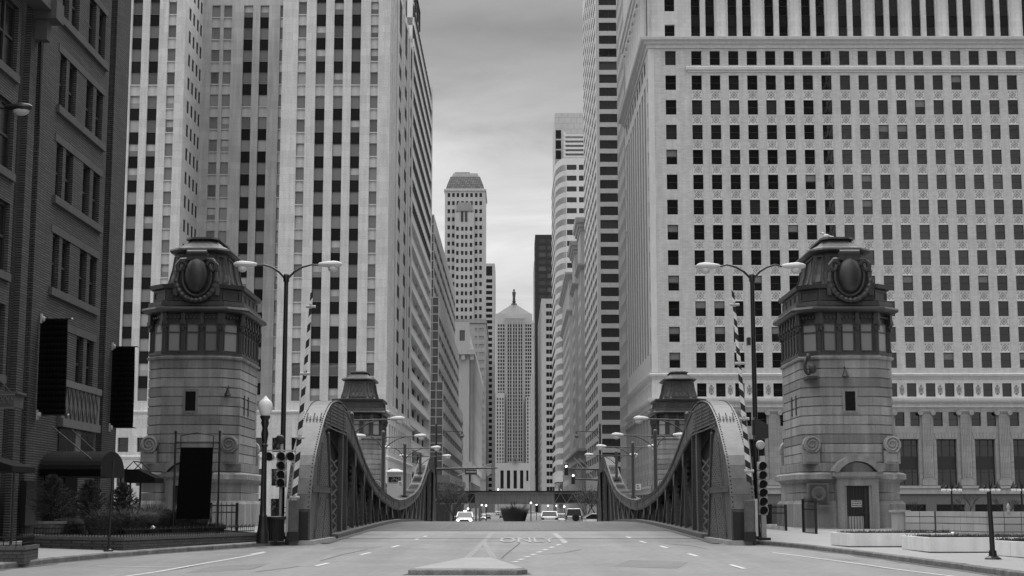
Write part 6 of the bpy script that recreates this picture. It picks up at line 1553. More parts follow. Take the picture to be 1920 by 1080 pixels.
# plaza wall of stone panels
M('plaza_panel', .40, .6, .10, 1.5, .1, streak=.15, fine=.12, rnd=.10)
M('plaza_gap', .05, .8, .2, 3)
pw = thing('plaza_wall', 'low panelled stone wall at the back of the plaza on the right', 'wall', (at(1800, 960, 64).x, 64, .3))
nodes = [(1697, 67.0), (1752, 66.4), (1756, 66.3), (1850, 62.5), (2010, 62.2)]
zt_ = at(1750, 958, 66).z
def wall_run(pa, pb_, rows_, ncol):
    a = Vector((at(pa[0], 960, pa[1]).x, pa[1], 0)); c = Vector((at(pb_[0], 960, pb_[1]).x, pb_[1], 0)); d = (c - a); ln = d.length; d /= ln; nr = Vector((d.y, -d.x, 0))
    b = MB(); q = [a + nr * -.02, c + nr * -.02, c - nr * .3, a - nr * .3]; b.loft([[(p.x, p.y, .2) for p in q], [(p.x, p.y, zt_ - .02) for p in q]]); b.build('wall_core', X['plaza_gap'], pw)
    hs = rows_
    for z0, z1 in zip(hs, hs[1:]):
        for i in range(ncol):
            s0, s1 = a + d * (ln * i / ncol + .012), a + d * (ln * (i + 1) / ncol - .012)
            b = MB(); q = [s0 + nr * .04, s1 + nr * .04, s1 - nr * .015, s0 - nr * .015]; b.loft([[(p.x, p.y, z0 + .014) for p in q], [(p.x, p.y, z1 - .014) for p in q]]); b.build('stone_panel', X['plaza_panel'], pw)
zr_ = [.25, .62, .93, 1.20, zt_]
wall_run(nodes[0], nodes[1], zr_, 2); wall_run(nodes[2], nodes[3], zr_, 8); wall_run(nodes[3], nodes[4], zr_, 5)
b = MB(); x = at(1673, 960, 68).x; b.box(x, at(1698, 960, 68).x, 67.2, 68.2, .2, zt_ - .06); b.build('end_pier', X['plaza_panel'], pw)
b = MB(); b.box(x - .08, at(1698, 960, 68).x, 67.1, 68.3, zt_ - .06, zt_ + .04); b.build('pier_cap', X['plaza_panel'], pw)
# bare leaning post on the right kerb
p = road(1862, 1049, .15); q = at(1854, 922, p.y)
sp2 = thing('bare_signpost', 'leaning bare black post on the right kerb', 'post', (p.x, p.y, p.z))
b = MB(); b.tube([p, q], [.075, .06], 10); b.build('post', X['black_iron'], sp2); b = MB(); b.lathe([(.24, 0), (.22, .04), (.12, .1), (.1, .25)], tuple(p), 12); b.build('foot', X['black_iron'], sp2)
# fences by the right tower
pa, pb_ = at(1506, 960, 71.2), at(1529, 960, 69.0)
iron_fence('iron_gate', 'black iron gate standing against the right tower base', (pa.x, 71.2, 0), (pb_.x, 69.0, 0), 1.55, .38)
pa, pb_ = at(1437, 960, 75), at(1466, 960, 75)
iron_fence('iron_fence', 'black footway railing left of the right tower', (pa.x, 80, 0), (pb_.x, 74, 0), 1.3, .38)
# small things beyond
p = at(1843, 950, 70); un = thing('white_urn', 'small white urn-shaped finial above the plaza wall', 'finial', (p.x, 66, 1.2))
b = MB(); p = at(1881, 955, 63); un.location = (p.x, 63, zt_ - .05)
b.lathe([(.06, -.05), (.06, .03), (.035, .05), (.075, .14), (.075, .2), (.04, .27), (.015, .31)], (p.x, 62.35, zt_), 10); b.build('body', X['signal_grey'], un, True)
# twin globe lamps along the far drive
def twin_globe(px, label):
    Y = 168.0; x = at(px, 918, Y).x; zg = at(px, 919, Y).z; z0 = rz(Y)
    t = thing('twin_globe_lamp', label, 'street lamp', (x, Y, z0), 'twin globe lamps along the far drive')
    b = MB(); b.lathe([(.3, 0), (.2, .5), (.12, .7), (.1, zg - z0 - .2), (.12, zg - z0 + .3), (.02, zg - z0 + 1.2)], (x, Y, z0), 8); b.build('pole', X['black_iron'], t)
    b = MB(); b.box(x - 1.15, x + 1.15, Y - .08, Y + .08, zg + .25, zg + .4); b.build('cross_arm', X['black_iron'], t)
    for s in (-.85, -.3, .3, .85):
        b = MB(); b.ball((x + s, Y, zg), .30, .3, .24, 10, 6); b.build('globe', X['globe_white'], t, True)
        b = MB(); b.lathe([(.3, 0), (.22, .2), (.05, .6), (.02, .8)], (x + s, Y, zg + .2), 6); b.build('cap', X['black_iron'], t)
twin_globe(1784, 'twin globe lamp across the river nearest the right tower'); twin_globe(1856, 'twin globe lamp across the river just behind the leaning post'); twin_globe(1915, 'twin globe lamp across the river at the right edge')
# ================================================================ street furniture near the bridge
def twin_street_lamp(px, base_py, Y, hl, hr, label):
    p = at(px, 517, Y); x = p.x; z0 = rz(Y) + .15; ztop = at(px, 517, Y).z
    t = thing('twin_street_lamp', label, 'street lamp', (x, Y, z0), 'tall twin-arm street lamps')
    b = MB(); b.tube([(x, Y, z0), (x, Y, ztop)], [.115, .085], 14); b.build('pole', X['black_iron'], t, True)
    b = MB(); b.lathe([(.2, 0), (.2, .12), (.14, .3), (.13, .5)], (x, Y, z0), 14); b.build('base', X['black_iron'], t, True)
    b = MB(); b.lathe([(.12, -.25), (.13, .0), (.1, .06), (.02, .1)], (x, Y, ztop), 12); b.build('cap', X['black_iron'], t, True)
    for s, (pe, pye) in ((-1, hl), (1, hr)):
        e = at(pe, pye, Y); ln = abs(e.x - x)
        b = MB(); pts = [(x + s * .05, Y, ztop - .12), (x + s * ln * .25, Y, ztop + .16), (x + s * ln * .5, Y, ztop + .35), (x + s * ln * .78, Y, ztop + .45), (e.x, Y, e.z)]; b.tube(pts, [.05, .045, .04, .035, .032], 8); b.build('arm', X['black_iron'], t, True)
        b = MB(); cobra(b, (e.x, Y, e.z), s, .95); h = b.build('lamp_head', X['lamp_white'], t, True)
        b = MB(); bowl(b, (e.x, Y, e.z - .04), s, .95); b.build('lamp_bowl', X['lamp_white'], h, True)
    return t
twin_street_lamp(537, 1010, 61.8, (482, 497), (597, 497), 'tall black twin-arm street lamp left of the road beside the striped gate')
twin_street_lamp(1410, 1010, 61.8, (1350, 500), (1466, 500), 'tall black twin-arm street lamp right of the road beside the striped gate')
# camera box and signal hood fixed on the right lamp pole
p = at(1408, 640, 61.6); bx = thing('pole_box', 'small black camera box strapped to the right twin-arm lamp pole', 'camera', tuple(p))
b = MB(); b.box(p.x - .16, p.x - .02, 61.5, 61.75, p.z - .15, p.z + .15); b.build('housing', X['black_iron'], bx)
p = at(1424, 802, 61.5); bx = thing('side_signal', 'black side-on signal housing on the right twin-arm lamp pole', 'traffic signal', tuple(p))
b = MB(); b.prism([(p.x - .22, p.z - .5), (p.x + .32, p.z - .42), (p.x + .32, p.z + .12), (p.x - .22, p.z + .42)], 61.3, 61.65, 'y'); b.build('housing', X['black_iron'], bx)
b = MB(); b.box(p.x - .3, p.x - .22, 61.4, 61.55, p.z - .3, p.z + .3); b.build('bracket', X['black_iron'], bx)
# single cobra lamp reaching in from the left edge
p = at(58, 203, 47); t = thing('cobra_lamp', 'dark cobra-head lamp reaching in from the left edge', 'street lamp', (-17.4, 47, .15))
b = MB(); b.tube([(-17.4, 47, .15), (-17.4, 47, p.z - .5)], [.12, .08], 10); b.build('pole', X['black_iron'], t, True)
b = MB(); b.tube([(-17.4, 47, p.z - .8), (-16.9, 47, p.z - .15), (-16.2, 47, p.z + .02), (p.x - .82, 47, p.z)], .04, 8); b.build('arm', X['black_iron'], t, True)
b = MB(); cobra(b, (p.x - .82, 47, p.z), 1, .86); h = b.build('lamp_head', X['black_iron'], t, True)
b = MB(); b.ball((p.x - .30, 47, p.z - .07), .27, .15, .17, 12, 6); b.build('lamp_bowl', X['signal_grey'], h, True)
# ---- striped crossing gates
def gate(pb, pt, Y, label, side):
    a, c = at(*pb, Y), at(*pt, Y); t = thing('crossing_gate', label, 'gate', (a.x, Y, rz(Y) + .15), 'raised striped crossing gates')
    z0 = rz(Y) + .15
    b = MB(); b.box(a.x - .22, a.x + .2, Y - .1, Y + .35, z0, z0 + .35); b.build('base', X['bridge_dark'], t)
    b = MB(); b.box(a.x - .19, a.x + .17, Y - .06, Y + .3, z0 + .35, z0 + 1.55); o = b.build('housing', X['bridge_wear'], t, bevel=.02)
    b = MB(); b.box(a.x + side * -.23 - .05, a.x + side * -.23 + .05, Y - .1, Y + .3, z0 + .2, z0 + 1.6); b.build('guard', X['signal_grey'], t)
    d = c - a; L_ = d.length; d /= L_; n = 27; 
    for i in range(n):
        p0, p1 = a + d * (L_ * i / n), a + d * (L_ * (i + 1) / n - .002); w0 = .21 - .10 * i / n; w1 = .21 - .10 * (i + 1) / n; sk = .07 * side
        b = MB(); q = [Vector((p0.x - w0 / 2, Y - .05, p0.z - sk)), Vector((p0.x + w0 / 2, Y - .05, p0.z + sk)), Vector((p1.x + w1 / 2, Y - .05, p1.z + sk)), Vector((p1.x - w1 / 2, Y - .05, p1.z - sk))]
        b.loft([q, [v + Vector((0, .05, 0)) for v in q]]); b.build('stripe', X['white_paint'] if i % 2 else X['bridge_dark'], t)
    b = MB(); b.bar(a + Vector((side * -.13, .06, .1)), a + d * L_ * .72 + Vector((side * -.05, .06, 0)), .05, .05); b.build('stay', X['signal_grey'], t)
    for q in (.06, .33, .62, .93):
        p = a + d * L_ * q; b = MB(); b.tube([p + Vector((-.17, -.06, 0)), p + Vector((.2, -.06, 0))], .055, 8); b.tube([p + Vector((0, -.06, -.08)), p + Vector((0, -.06, .1))], .045, 8); b.build('gate_lamp', X['signal_grey'], t, True)
gate((550, 958), (585, 547), 59.4, 'raised striped crossing gate left of the road', 1)
gate((1405, 905), (1374, 547), 59.4, 'raised striped crossing gate right of the road', -1)
# ---- traffic signals
def lens(par, x, y, z, r=.16, visor=True):
    b = MB(); ring = lambda q, yy: [(x + q * math.cos(2 * math.pi * i / 16), yy, z + q * math.sin(2 * math.pi * i / 16)) for i in range(16)]
    b.loft([ring(r, y), ring(r * .92, y - .03)]); l = b.build('lens', X['lens_dark'], par, True)
    b = MB(); k = 12; o = [(x + r * 1.12 * math.cos(a), z + r * 1.12 * math.sin(a)) for a in frange(-.35, math.pi + .35, k)]
    for (xa, za), (xb, zb) in zip(o, o[1:]): b.quad((xa, y + .02, za), (xb, y + .02, zb), (xb, y - .24, zb), (xa, y - .24, za))
    v = b.build('visor', X['signal_grey'], l); s = v.modifiers.new('thick', 'SOLIDIFY'); s.thickness = .012
p = at(525, 1010, 60.8); xs_, Ysg, z0 = p.x, 60.8, rz(60.8) + .15
t = thing('traffic_signal', 'traffic signal with side lamps and four stacked lenses left of the road', 'traffic signal', (xs_, Ysg, z0))
zz = [at(525, y, Ysg).z for y in (856, 873, 890, 905.5)]
b = MB(); b.tube([(xs_ - .02, Ysg + .12, z0), (xs_ - .02, Ysg + .12, zz[0] + .5)], .06, 10); b.build('post', X['signal_grey'], t, True)
for z in zz:
    b = MB(); b.box(xs_ - .19, xs_ + .19, Ysg - .02, Ysg + .2, z - .165, z + .165); h = b.build('housing', X['signal_grey'], t, bevel=.02); lens(h, xs_, Ysg - .03, z)
for px_ in (505, 546):
    q = at(px_, 856, Ysg); b = MB(); b.lathe([(.03, -.1), (.18, -.08), (.18, .08), (.03, .1)], (0, 0, 0), 14)
    b.v = [(q.x + x, Ysg + .05 + z_, q.z + y) for x, y, z_ in b.v]; h = b.build('side_lamp', X['signal_grey'], t, True); lens(h, q.x, Ysg - .06, q.z)
b = MB(); b.bar((at(498, 845, Ysg).x, Ysg + .1, zz[0] + .24), (at(552, 845, Ysg).x, Ysg + .1, zz[0] + .24), .05, .05); b.build('cross_arm', X['signal_grey'], t)
q = at(525, 824, Ysg); b = MB(); b.lathe([(.02, -.09), (.14, -.07), (.19, 0), (.14, .07), (.02, .09)], (0, 0, 0), 16); b.v = [(q.x + x, Ysg + .05 + z_, q.z + y) for x, y, z_ in b.v]; b.build('bell', X['black_iron'], t, True)
p = at(1434, 1000, 60.6); xs_, z0 = p.x, rz(60.6) + .15
t = thing('traffic_signal', 'six-lens vertical traffic signal with bell on top right of the road', 'traffic signal', (xs_, Ysg, z0))
zz = [at(1430, y, Ysg).z for y in (874, 891, 908, 924, 940.5, 957)]; xs_ = at(1430, 915, Ysg).x
b = MB(); b.box(xs_ - .07, xs_ + .12, Ysg + .02, Ysg + .2, z0, zz[0] + .4); b.build('post', X['signal_grey'], t)
b = MB(); b.box(xs_ - .2, xs_ + .26, Ysg - .1, Ysg + .3, z0, z0 + .1); b.build('foot', X['bridge_dark'], t)
for z in zz:
    b = MB(); b.box(xs_ - .18, xs_ + .18, Ysg - .02, Ysg + .2, z - .168, z + .168); h = b.build('housing', X['signal_grey'], t, bevel=.02); lens(h, xs_, Ysg - .03, z)
q = at(1426, 834, Ysg); b = MB(); b.lathe([(.02, -.1), (.13, -.08), (.18, 0), (.17, .03), (.05, .09), (.02, .1)], (0, 0, 0), 16); b.v = [(q.x + x, Ysg + .05 + z_, q.z + y) for x, y, z_ in b.v]; b.build('bell', X['signal_grey'], t, True)
# ---- globe lamp and litter bin
p = road(492, 1019, .15); Yg = p.y; zt_ = at(492, 742, Yg).z; H = zt_ - p.z
t = thing('globe_lamp', 'black ornamental lamp post with white acorn globe by the left kerb', 'street lamp', tuple(p))
b = MB(); b.lathe([(.23, 0), (.23, .35), (.20, .45), (.17, .65), (.15, .9), (.155, 1.0), (.12, 1.05), (.115, 1.35)], tuple(p), 12); b.build('base', X['black_iron'], t, True)
b = MB(); b.lathe([(.115, 1.3), (.10, 2.5), (.09, H - 1.9), (.12, H - 1.86), (.12, H - 1.8), (.085, H - 1.75)], tuple(p), 10); b.build('shaft', X['black_iron'], t)
b = MB(); b.lathe([(.085, H - 1.78), (.14, H - 1.4), (.10, H - 1.2), (.15, H - 1.0), (.13, H - .9), (.19, H - .8), (.19, H - .74)], tuple(p), 10); b.build('capital', X['black_iron'], t, True)
b = MB(); b.lathe([(.15, H - .74), (.24, H - .55), (.265, H - .38), (.24, H - .24), (.15, H - .15), (.11, H - .12), (.09, H - .08), (.04, H - .03), (.02, H)], tuple(p), 16); b.build('globe', X['globe_white'], t, True)
p = road(516, 1015.5, .15); t = thing('litter_bin', 'dark slatted litter bin beside the globe lamp', 'litter bin', tuple(p))
hb = at(516, 968, p.y).z - p.z
b = MB(); b.lathe([(.29, .02), (.29, .1), (.33, hb - .12), (.25, hb - .12)], tuple(p), 20); b.build('liner', X['bridge_dark'], t)
for i in range(22):
    a = 2 * math.pi * i / 22; c_, s_ = math.cos(a), math.sin(a); b = MB(); b.bar((p.x + .31 * c_, p.y + .31 * s_, p.z + .03), (p.x + .35 * c_, p.y + .35 * s_, p.z + hb - .1), .05, .015); b.build('slat', X['black_iron'], t)
b = MB(); rr = lambda q, z: [(p.x + q * math.cos(2 * math.pi * i / 20), p.y + q * math.sin(2 * math.pi * i / 20), p.z + z) for i in range(20)]
b.loft([rr(.39, hb - .12), rr(.40, hb - .02), rr(.37, hb), rr(.26, hb - .04), rr(.26, hb - .12)], False, False); b.build('rim', X['black_iron'], t, True)
# ================================================================ across the river: elevated railway, signals, signs, trees, cars
YE = 280.0
el = thing('elevated_railway', 'steel elevated railway bridge crossing low over the street', 'bridge', (0, YE, -1.9))
zt_, zb_ = at(965, 922, YE).z, at(965, 945, YE).z
M('el_steel', .27, .6, .25, 1.2, .1, streak=.4)
xa_, xb_ = at(891, 930, YE).x, at(1039, 930, YE).x
b = MB(); b.box(xa_, xb_, YE, YE + .12, zb_, zt_ - .1); b.build('plate_girder', X['el_steel'], el)
for z0, z1 in ((zb_ - .05, zb_ + .14), (zt_ - .32, zt_ - .1)):
    b = MB(); b.box(xa_, xb_, YE - .22, YE + .2, z0, z1); b.build('flange', X['el_steel'], el)
n = 13
for i in range(n + 1):
    xx = xa_ + (xb_ - xa_) * i / n; b = MB(); b.box(xx - .05, xx + .05, YE - .16, YE - .002, zb_ + .14, zt_ - .32); b.build('stiffener', X['el_steel'], el)
b = MB(); b.box(-60, 60, YE - .25, YE + 9, zt_ - .1, zt_ + .16); b.build('track_deck', X['frame_dark'], el)
b = MB()
for i in range(60): b.box(-50 + 1.7 * i, -49.6 + 1.7 * i, YE - .45, YE - .25, zt_ - .06, zt_ + .1)
b.build('sleeper_ends', X['frame_dark'], el)['kind'] = 'stuff'
for (x0, x1) in ((-40, xa_), (xb_, 40)):
    for z in (zb_ + .1, zt_ - .25):
        b = MB(); b.box(x0, x1, YE - .05, YE + .1, z - .1, z + .1); b.build('truss_chord', X['el_steel'], el)
    m_ = int((x1 - x0) / 1.1); zz = [zb_ + .1, zt_ - .25]
    for i in range(m_):
        xa2, xb2 = x0 + (x1 - x0) * i / m_, x0 + (x1 - x0) * (i + 1) / m_
        b = MB(); b.bar((xa2, YE + .02, zz[i % 2]), (xb2, YE + .02, zz[(i + 1) % 2]), .1, .1); b.build('lattice_bar', X['el_steel'], el)
    b = MB(); b.box(x0, x1, YE + .2, YE + .3, zb_, zt_ - .1); b.build('back_girder', X['frame_dark'], el)
for px_ in (892.5, 899.5, 1040, 1091, 846):
    xx = at(px_, 950, YE).x; b = MB(); b.box(xx - .22, xx + .22, YE - .1, YE + .5, -1.95, zb_ + .1); b.build('column', X['el_steel'], el)
b = MB(); b.box(xa_, xb_, YE + 6, YE + 6.12, zb_, zt_ - .1); b.build('plate_girder', X['el_steel'], el)
# ---- mast arms with signals and street sign
def mast(px, pend, py, Y, label, sig=(), sign=None):
    x = at(px, py, Y).x; xe = at(pend, py, Y).x; z = at((px + pend) / 2, py, Y).z; z0 = rz(Y)
    t = thing('signal_mast', label, 'traffic signal', (x, Y, z0))
    b = MB(); b.tube([(x, Y, z0), (x, Y, z + 1.2)], .14, 8); b.build('pole', X['black_iron'], t)
    b = MB(); b.tube([(x, Y, z), (xe, Y, z + .12)], [.12, .07], 8); b.build('arm', X['black_iron'], t)
    for (sx, sy, lit) in sig:
        p = at(sx, sy, Y); b = MB(); b.box(p.x - .2, p.x + .2, Y - .3, Y - .05, p.z - .85, p.z + .3); h = b.build('signal_head', X['black_iron'], t)
        b = MB(); b.ball((p.x, Y - .34, p.z + .08), .12, .05, .12, 10, 6); b.build('lit_lens', X['lamp_lit'], h)
    if sign:
        p = at(sign, py + 5, Y); b = MB(); b.box(p.x - .62, p.x + .62, Y - .2, Y - .16, p.z - .3, p.z + .22); s = b.build('street_sign', X['frame_dark'], t)
        b = MB(); xx = p.x - .5
        while xx < p.x + .5: b.box(xx, xx + .07, Y - .21, Y - .201, p.z - .1, p.z + .08); xx += .12
        b.build('lettering', X['signal_grey'], s)
    return t
mast(816, 933, 879.5, 163, 'signal mast arm with small street sign reaching in from the left truss', (), 883)
mast(1128, 1060, 880.5, 163, 'signal mast arm with lit signal reaching in from the right truss', ((1061.5, 876, 1),))
mast(1131, 1074, 900, 170, 'lower signal mast arm with lit signal behind the right truss', ((1074.5, 893, 1),))
# pendant lamps on tall poles at the far bridge ends
for px_, pe, label in ((818, 866, 'tall pole with hanging lantern beyond the left truss'), (1125, 1081, 'tall pole with hanging lantern beyond the right truss')):
    Y = 172; x, xe = at(px_, 820, Y).x, at(pe, 820, Y).x; zz = at(px_, 810, Y).z; z0 = rz(Y)
    t = thing('pendant_lamp', label, 'street lamp', (x, Y, z0), 'tall poles with hanging lanterns')
    b = MB(); b.tube([(x, Y, z0), (x, Y, zz + .9)], [.16, .1], 8); b.build('pole', X['black_iron'], t)
    b = MB(); b.tube([(x, Y, zz), (xe, Y, zz + .1)], .045, 6); b.bar((x, Y, zz - .8), (x + (xe - x) * .3, Y, zz), .05, .05); b.build('arm', X['black_iron'], t)
    b = MB(); b.lathe([(.04, 0), (.12, -.1), (.12, -.3), (.32, -.55), (.2, -.6), (.16, -.75)], (xe, Y, zz + .1), 8); b.build('lantern', X['pole_grey'], t)
# bridge kiosk with clock display
Yk = 158.0; p = at(740, 900, Yk); ks = thing('display_kiosk', 'white kiosk with dark number display behind the left truss lamps', 'kiosk', (p.x, Yk, rz(Yk)))
w = .78; zr_ = at(740, 886, Yk).z
b = MB(); b.box(p.x - w, p.x + w, Yk, Yk + 1.5, rz(Yk), zr_); b.build('body', X['lamp_white'], ks)
b = MB(); b.loft([[(p.x - w - .2, Yk - .2, zr_), (p.x + w + .2, Yk - .2, zr_), (p.x + w + .2, Yk + 1.7, zr_), (p.x - w - .2, Yk + 1.7, zr_)], [(p.x - w - .2, Yk - .2, zr_ + .1), (p.x + w + .2, Yk - .2, zr_ + .1), (p.x + w + .2, Yk + 1.7, zr_ + .1), (p.x - w - .2, Yk + 1.7, zr_ + .1)], [(p.x - .3, Yk + .3, zr_ + .38), (p.x + .3, Yk + .3, zr_ + .38), (p.x + .3, Yk + 1.2, zr_ + .38), (p.x - .3, Yk + 1.2, zr_ + .38)]]); b.build('roof', X['lamp_white'], ks)
za_ = at(740, 904, Yk).z; zc_ = at(740, 894, Yk).z
b = MB(); b.box(p.x - .62, p.x + .62, Yk - .06, Yk - .01, za_, zc_); dsp = b.build('display', X['display'], ks)
SEG = {'2': 'abged', '4': 'fgbc', ':': '', '1': 'bc'}
b = MB(); hh = (zc_ - za_) * .7; zb0 = za_ + (zc_ - za_) * .15
for i, chh in enumerate('242'):
    x0 = p.x - .28 + .28 * i; wd = .18
    S = {'a': ((0, 1), (1, 1)), 'b': ((1, 1), (1, .5)), 'c': ((1, .5), (1, 0)), 'd': ((0, 0), (1, 0)), 'e': ((0, .5), (0, 0)), 'f': ((0, 1), (0, .5)), 'g': ((0, .5), (1, .5))}
    for s in SEG[chh]: (ax, az), (cx, cz) = S[s]; b.bar((x0 + wd * ax, Yk - .08, zb0 + hh * az), (x0 + wd * cx, Yk - .08, zb0 + hh * cz), .05, .03)
b.build('digits', X['signal_grey'], dsp)
for px_, py_, Y, lb in ((751, 907, 117.3, 'small white notice plate on the third left truss lamp'), (1197, 913, 114.8, 'small white notice plate on the third right truss lamp')):
    p = at(px_, py_, Y - .3); t = thing('notice_plate', lb, 'sign', tuple(p)); b = MB(); b.box(p.x - .2, p.x + .2, p.y, p.y + .02, p.z - .22, p.z + .22); b.build('plate', X['lamp_white'], t)
    b = MB()
    for q in range(3): b.box(p.x - .13, p.x + .13 - .05 * q, p.y - .006, p.y, p.z - .13 + .1 * q, p.z - .08 + .1 * q)
    b.build('lettering', X['frame_dark'], t)
# ---- flags
def flag(pa, pb_, Y, corner, label, stripes=True):
    a, c = at(*pa, Y), at(*pb_, Y); t = thing('flag', label, 'flag', tuple(a), 'flags on slanted poles along the street')
    b = MB(); b.tube([a, c], .09, 6); b.build('pole', X['lamp_white'], t)
    q = [at(*k, Y) for k in corner]; n = 7
    for i in range(n):
        u0, u1 = i / n, (i + 1) / n
        A, B2 = q[0] + (q[1] - q[0]) * u0, q[0] + (q[1] - q[0]) * u1; C2, D2 = q[3] + (q[2] - q[3]) * u1, q[3] + (q[2] - q[3]) * u0
        b = MB(); b.loft([[A, B2, C2, D2], [v + Vector((0, .06, 0)) for v in (A, B2, C2, D2)]]); b.build('stripe', X['flag_light'] if (i % 2 == 0 or not stripes) else X['flag_dark'], t)
flag((858, 892), (922, 869), 300, [(911, 873), (921, 869), (922, 888), (913, 893)], 'pale flag on a slanted pole above the railway bridge', False)
flag((1112, 896), (1076, 858), 330, [(1083, 869), (1092, 878), (1084, 893), (1079, 884)], 'striped flag on a slanted pole at the low corner block')
flag((1118, 890), (1086, 860), 345, [(1056, 862), (1060, 868), (1060, 886), (1056, 888)], 'pale furled flag left of the striped flag', False)
# ---- trees and shrubs
def bare_tree(name, label, x, y, z, h, spread, seed, depth=5, leaf=0, cat='tree', group=None):
    t = thing(name, label, cat, (x, y, z), group); rnd = random.Random(seed); br = MB(); lf = MB(); tips = []
    def grow(p, d, l, r, k):
        e = p + d * l; br.tube([p, (p + e) / 2 + Vector((rnd.uniform(-1, 1), rnd.uniform(-1, 1), 0)) * l * .05, e], [r, r * .85, r * .7], 5 if k > 2 else 4, False)
        if k == 0: tips.append(e); return
        for _ in range(rnd.choice((2, 3, 3))):
            nd = (d + Vector((rnd.uniform(-1, 1), rnd.uniform(-1, 1), rnd.uniform(-.15, .7))) * spread).normalized(); grow(e, nd, l * rnd.uniform(.62, .85), r * .62, k - 1)
        if k < 3: tips.append(e)
    tk = MB(); tk.tube([(x, y, z - .1), (x + .05, y, z + h * .28)], [h * .022, h * .016], 8); tk.build('trunk', X['bark'], t)
    for i in range(4): a = 1.57 * i + rnd.uniform(0, 1); grow(Vector((x + .05, y, z + h * .26)), Vector((math.cos(a) * spread, math.sin(a) * spread, 1)).normalized(), h * .2, h * .011, depth - 1)
    for p in tips:
        for _ in range(leaf): q = p + Vector((rnd.gauss(0, .25), rnd.gauss(0, .25), rnd.gauss(0, .25))); blade(lf, q, Vector((rnd.uniform(-1, 1), rnd.uniform(-1, 1), rnd.uniform(-1, 1))), .16, .09)
    br.build('branches', X['bark'], t)
    if leaf: lf.build('crown', X['shrub_leaf'], t)
    return t
for i, (px_, Y, h, lb) in enumerate(((835, 182, 6.0, 'bare dark street tree beside the left truss end'), (850, 205, 6.2, 'bare dark street tree left of the railway bridge'), (1100, 190, 5.0, 'bare street tree right of the parked cars'), (1116, 178, 5.2, 'bare street tree nearest the right truss end'))):
    bare_tree('street_tree', lb, at(px_, 950, Y).x, Y, rz(Y) + .1, h, .75, 20 + i, 5, 5, group='street trees across the river')
for px_, Y, h, lb in ((1885, 172, 4.2, 'bare dark tree against the office block base at far right'), (1812, 174, 4.6, 'bare dark tree against the office block base behind the plaza wall'), (1712, 172, 3.4, 'bare dark tree against the office block base beside the right tower')):
    bare_tree('street_tree', lb, at(px_, 950, Y).x, Y, rz(Y) + .1, h, .8, px_, 5, 0, group='street trees across the river')
Ym = 172.0; xm = at(968, 960, Ym).x
mdp = thing('median_planter', 'dark planter box of shrubs in the middle of the far street', 'planter', (xm, Ym, rz(Ym)))
b = MB(); b.box(xm - 1.6, xm + 1.9, Ym - 1.2, Ym + 14, rz(Ym) - .3, rz(Ym) + .55); b.build('box', X['concrete'], mdp)
tuft('median_shrub', 'dense dark bushy shrub in the median planter', xm - .2, Ym - .3, rz(Ym) + .5, 2.0, 2.1, 6500, 'needle_leaf', .5)
for i, (dx, h) in enumerate(((-.8, 2.3), (.1, 2.9), (.9, 2.2))): bare_tree('median_tree', ['short twiggy tree left in the median planter', 'tallest twiggy tree in the median planter', 'short twiggy tree right in the median planter'][i], xm + dx, Ym + .6 + .5 * i, rz(Ym) + .5, h, .62, 50 + i, 5, 0, group='median planter trees')
# ---- lit globe lamps far down the street
for i, (px_, py_, Y) in enumerate(((995.5, 943, 255), (911.5, 948, 330), (1006, 946, 420), (1027.5, 948.5, 470), (903, 947, 400), (1042.5, 948.5, 360), (1058, 950, 300), (877.5, 954, 240), (934, 918, 600))):
    p = at(px_, py_, Y); r = .13 * Y / 300 + .05
    t = thing('lit_globe_lamp', 'small lit street globe, number %s from the left under the railway bridge' % ['four', 'three', 'five', 'six', 'two', 'seven', 'eight', 'one', ''][i] if i < 8 else ['lit lamp above the railway deck left of the exchange base'][i - 8], 'street lamp', (p.x, Y, rz(Y)), 'lit globes down the street')
    b = MB(); b.tube([(p.x, Y, rz(Y)), (p.x, Y, p.z - r * .6)], .09, 6); b.build('pole', X['black_iron'], t)
    b = MB(); b.ball(tuple(p), r, r, r, 10, 6); b.build('globe', X['lamp_lit'], t, True)
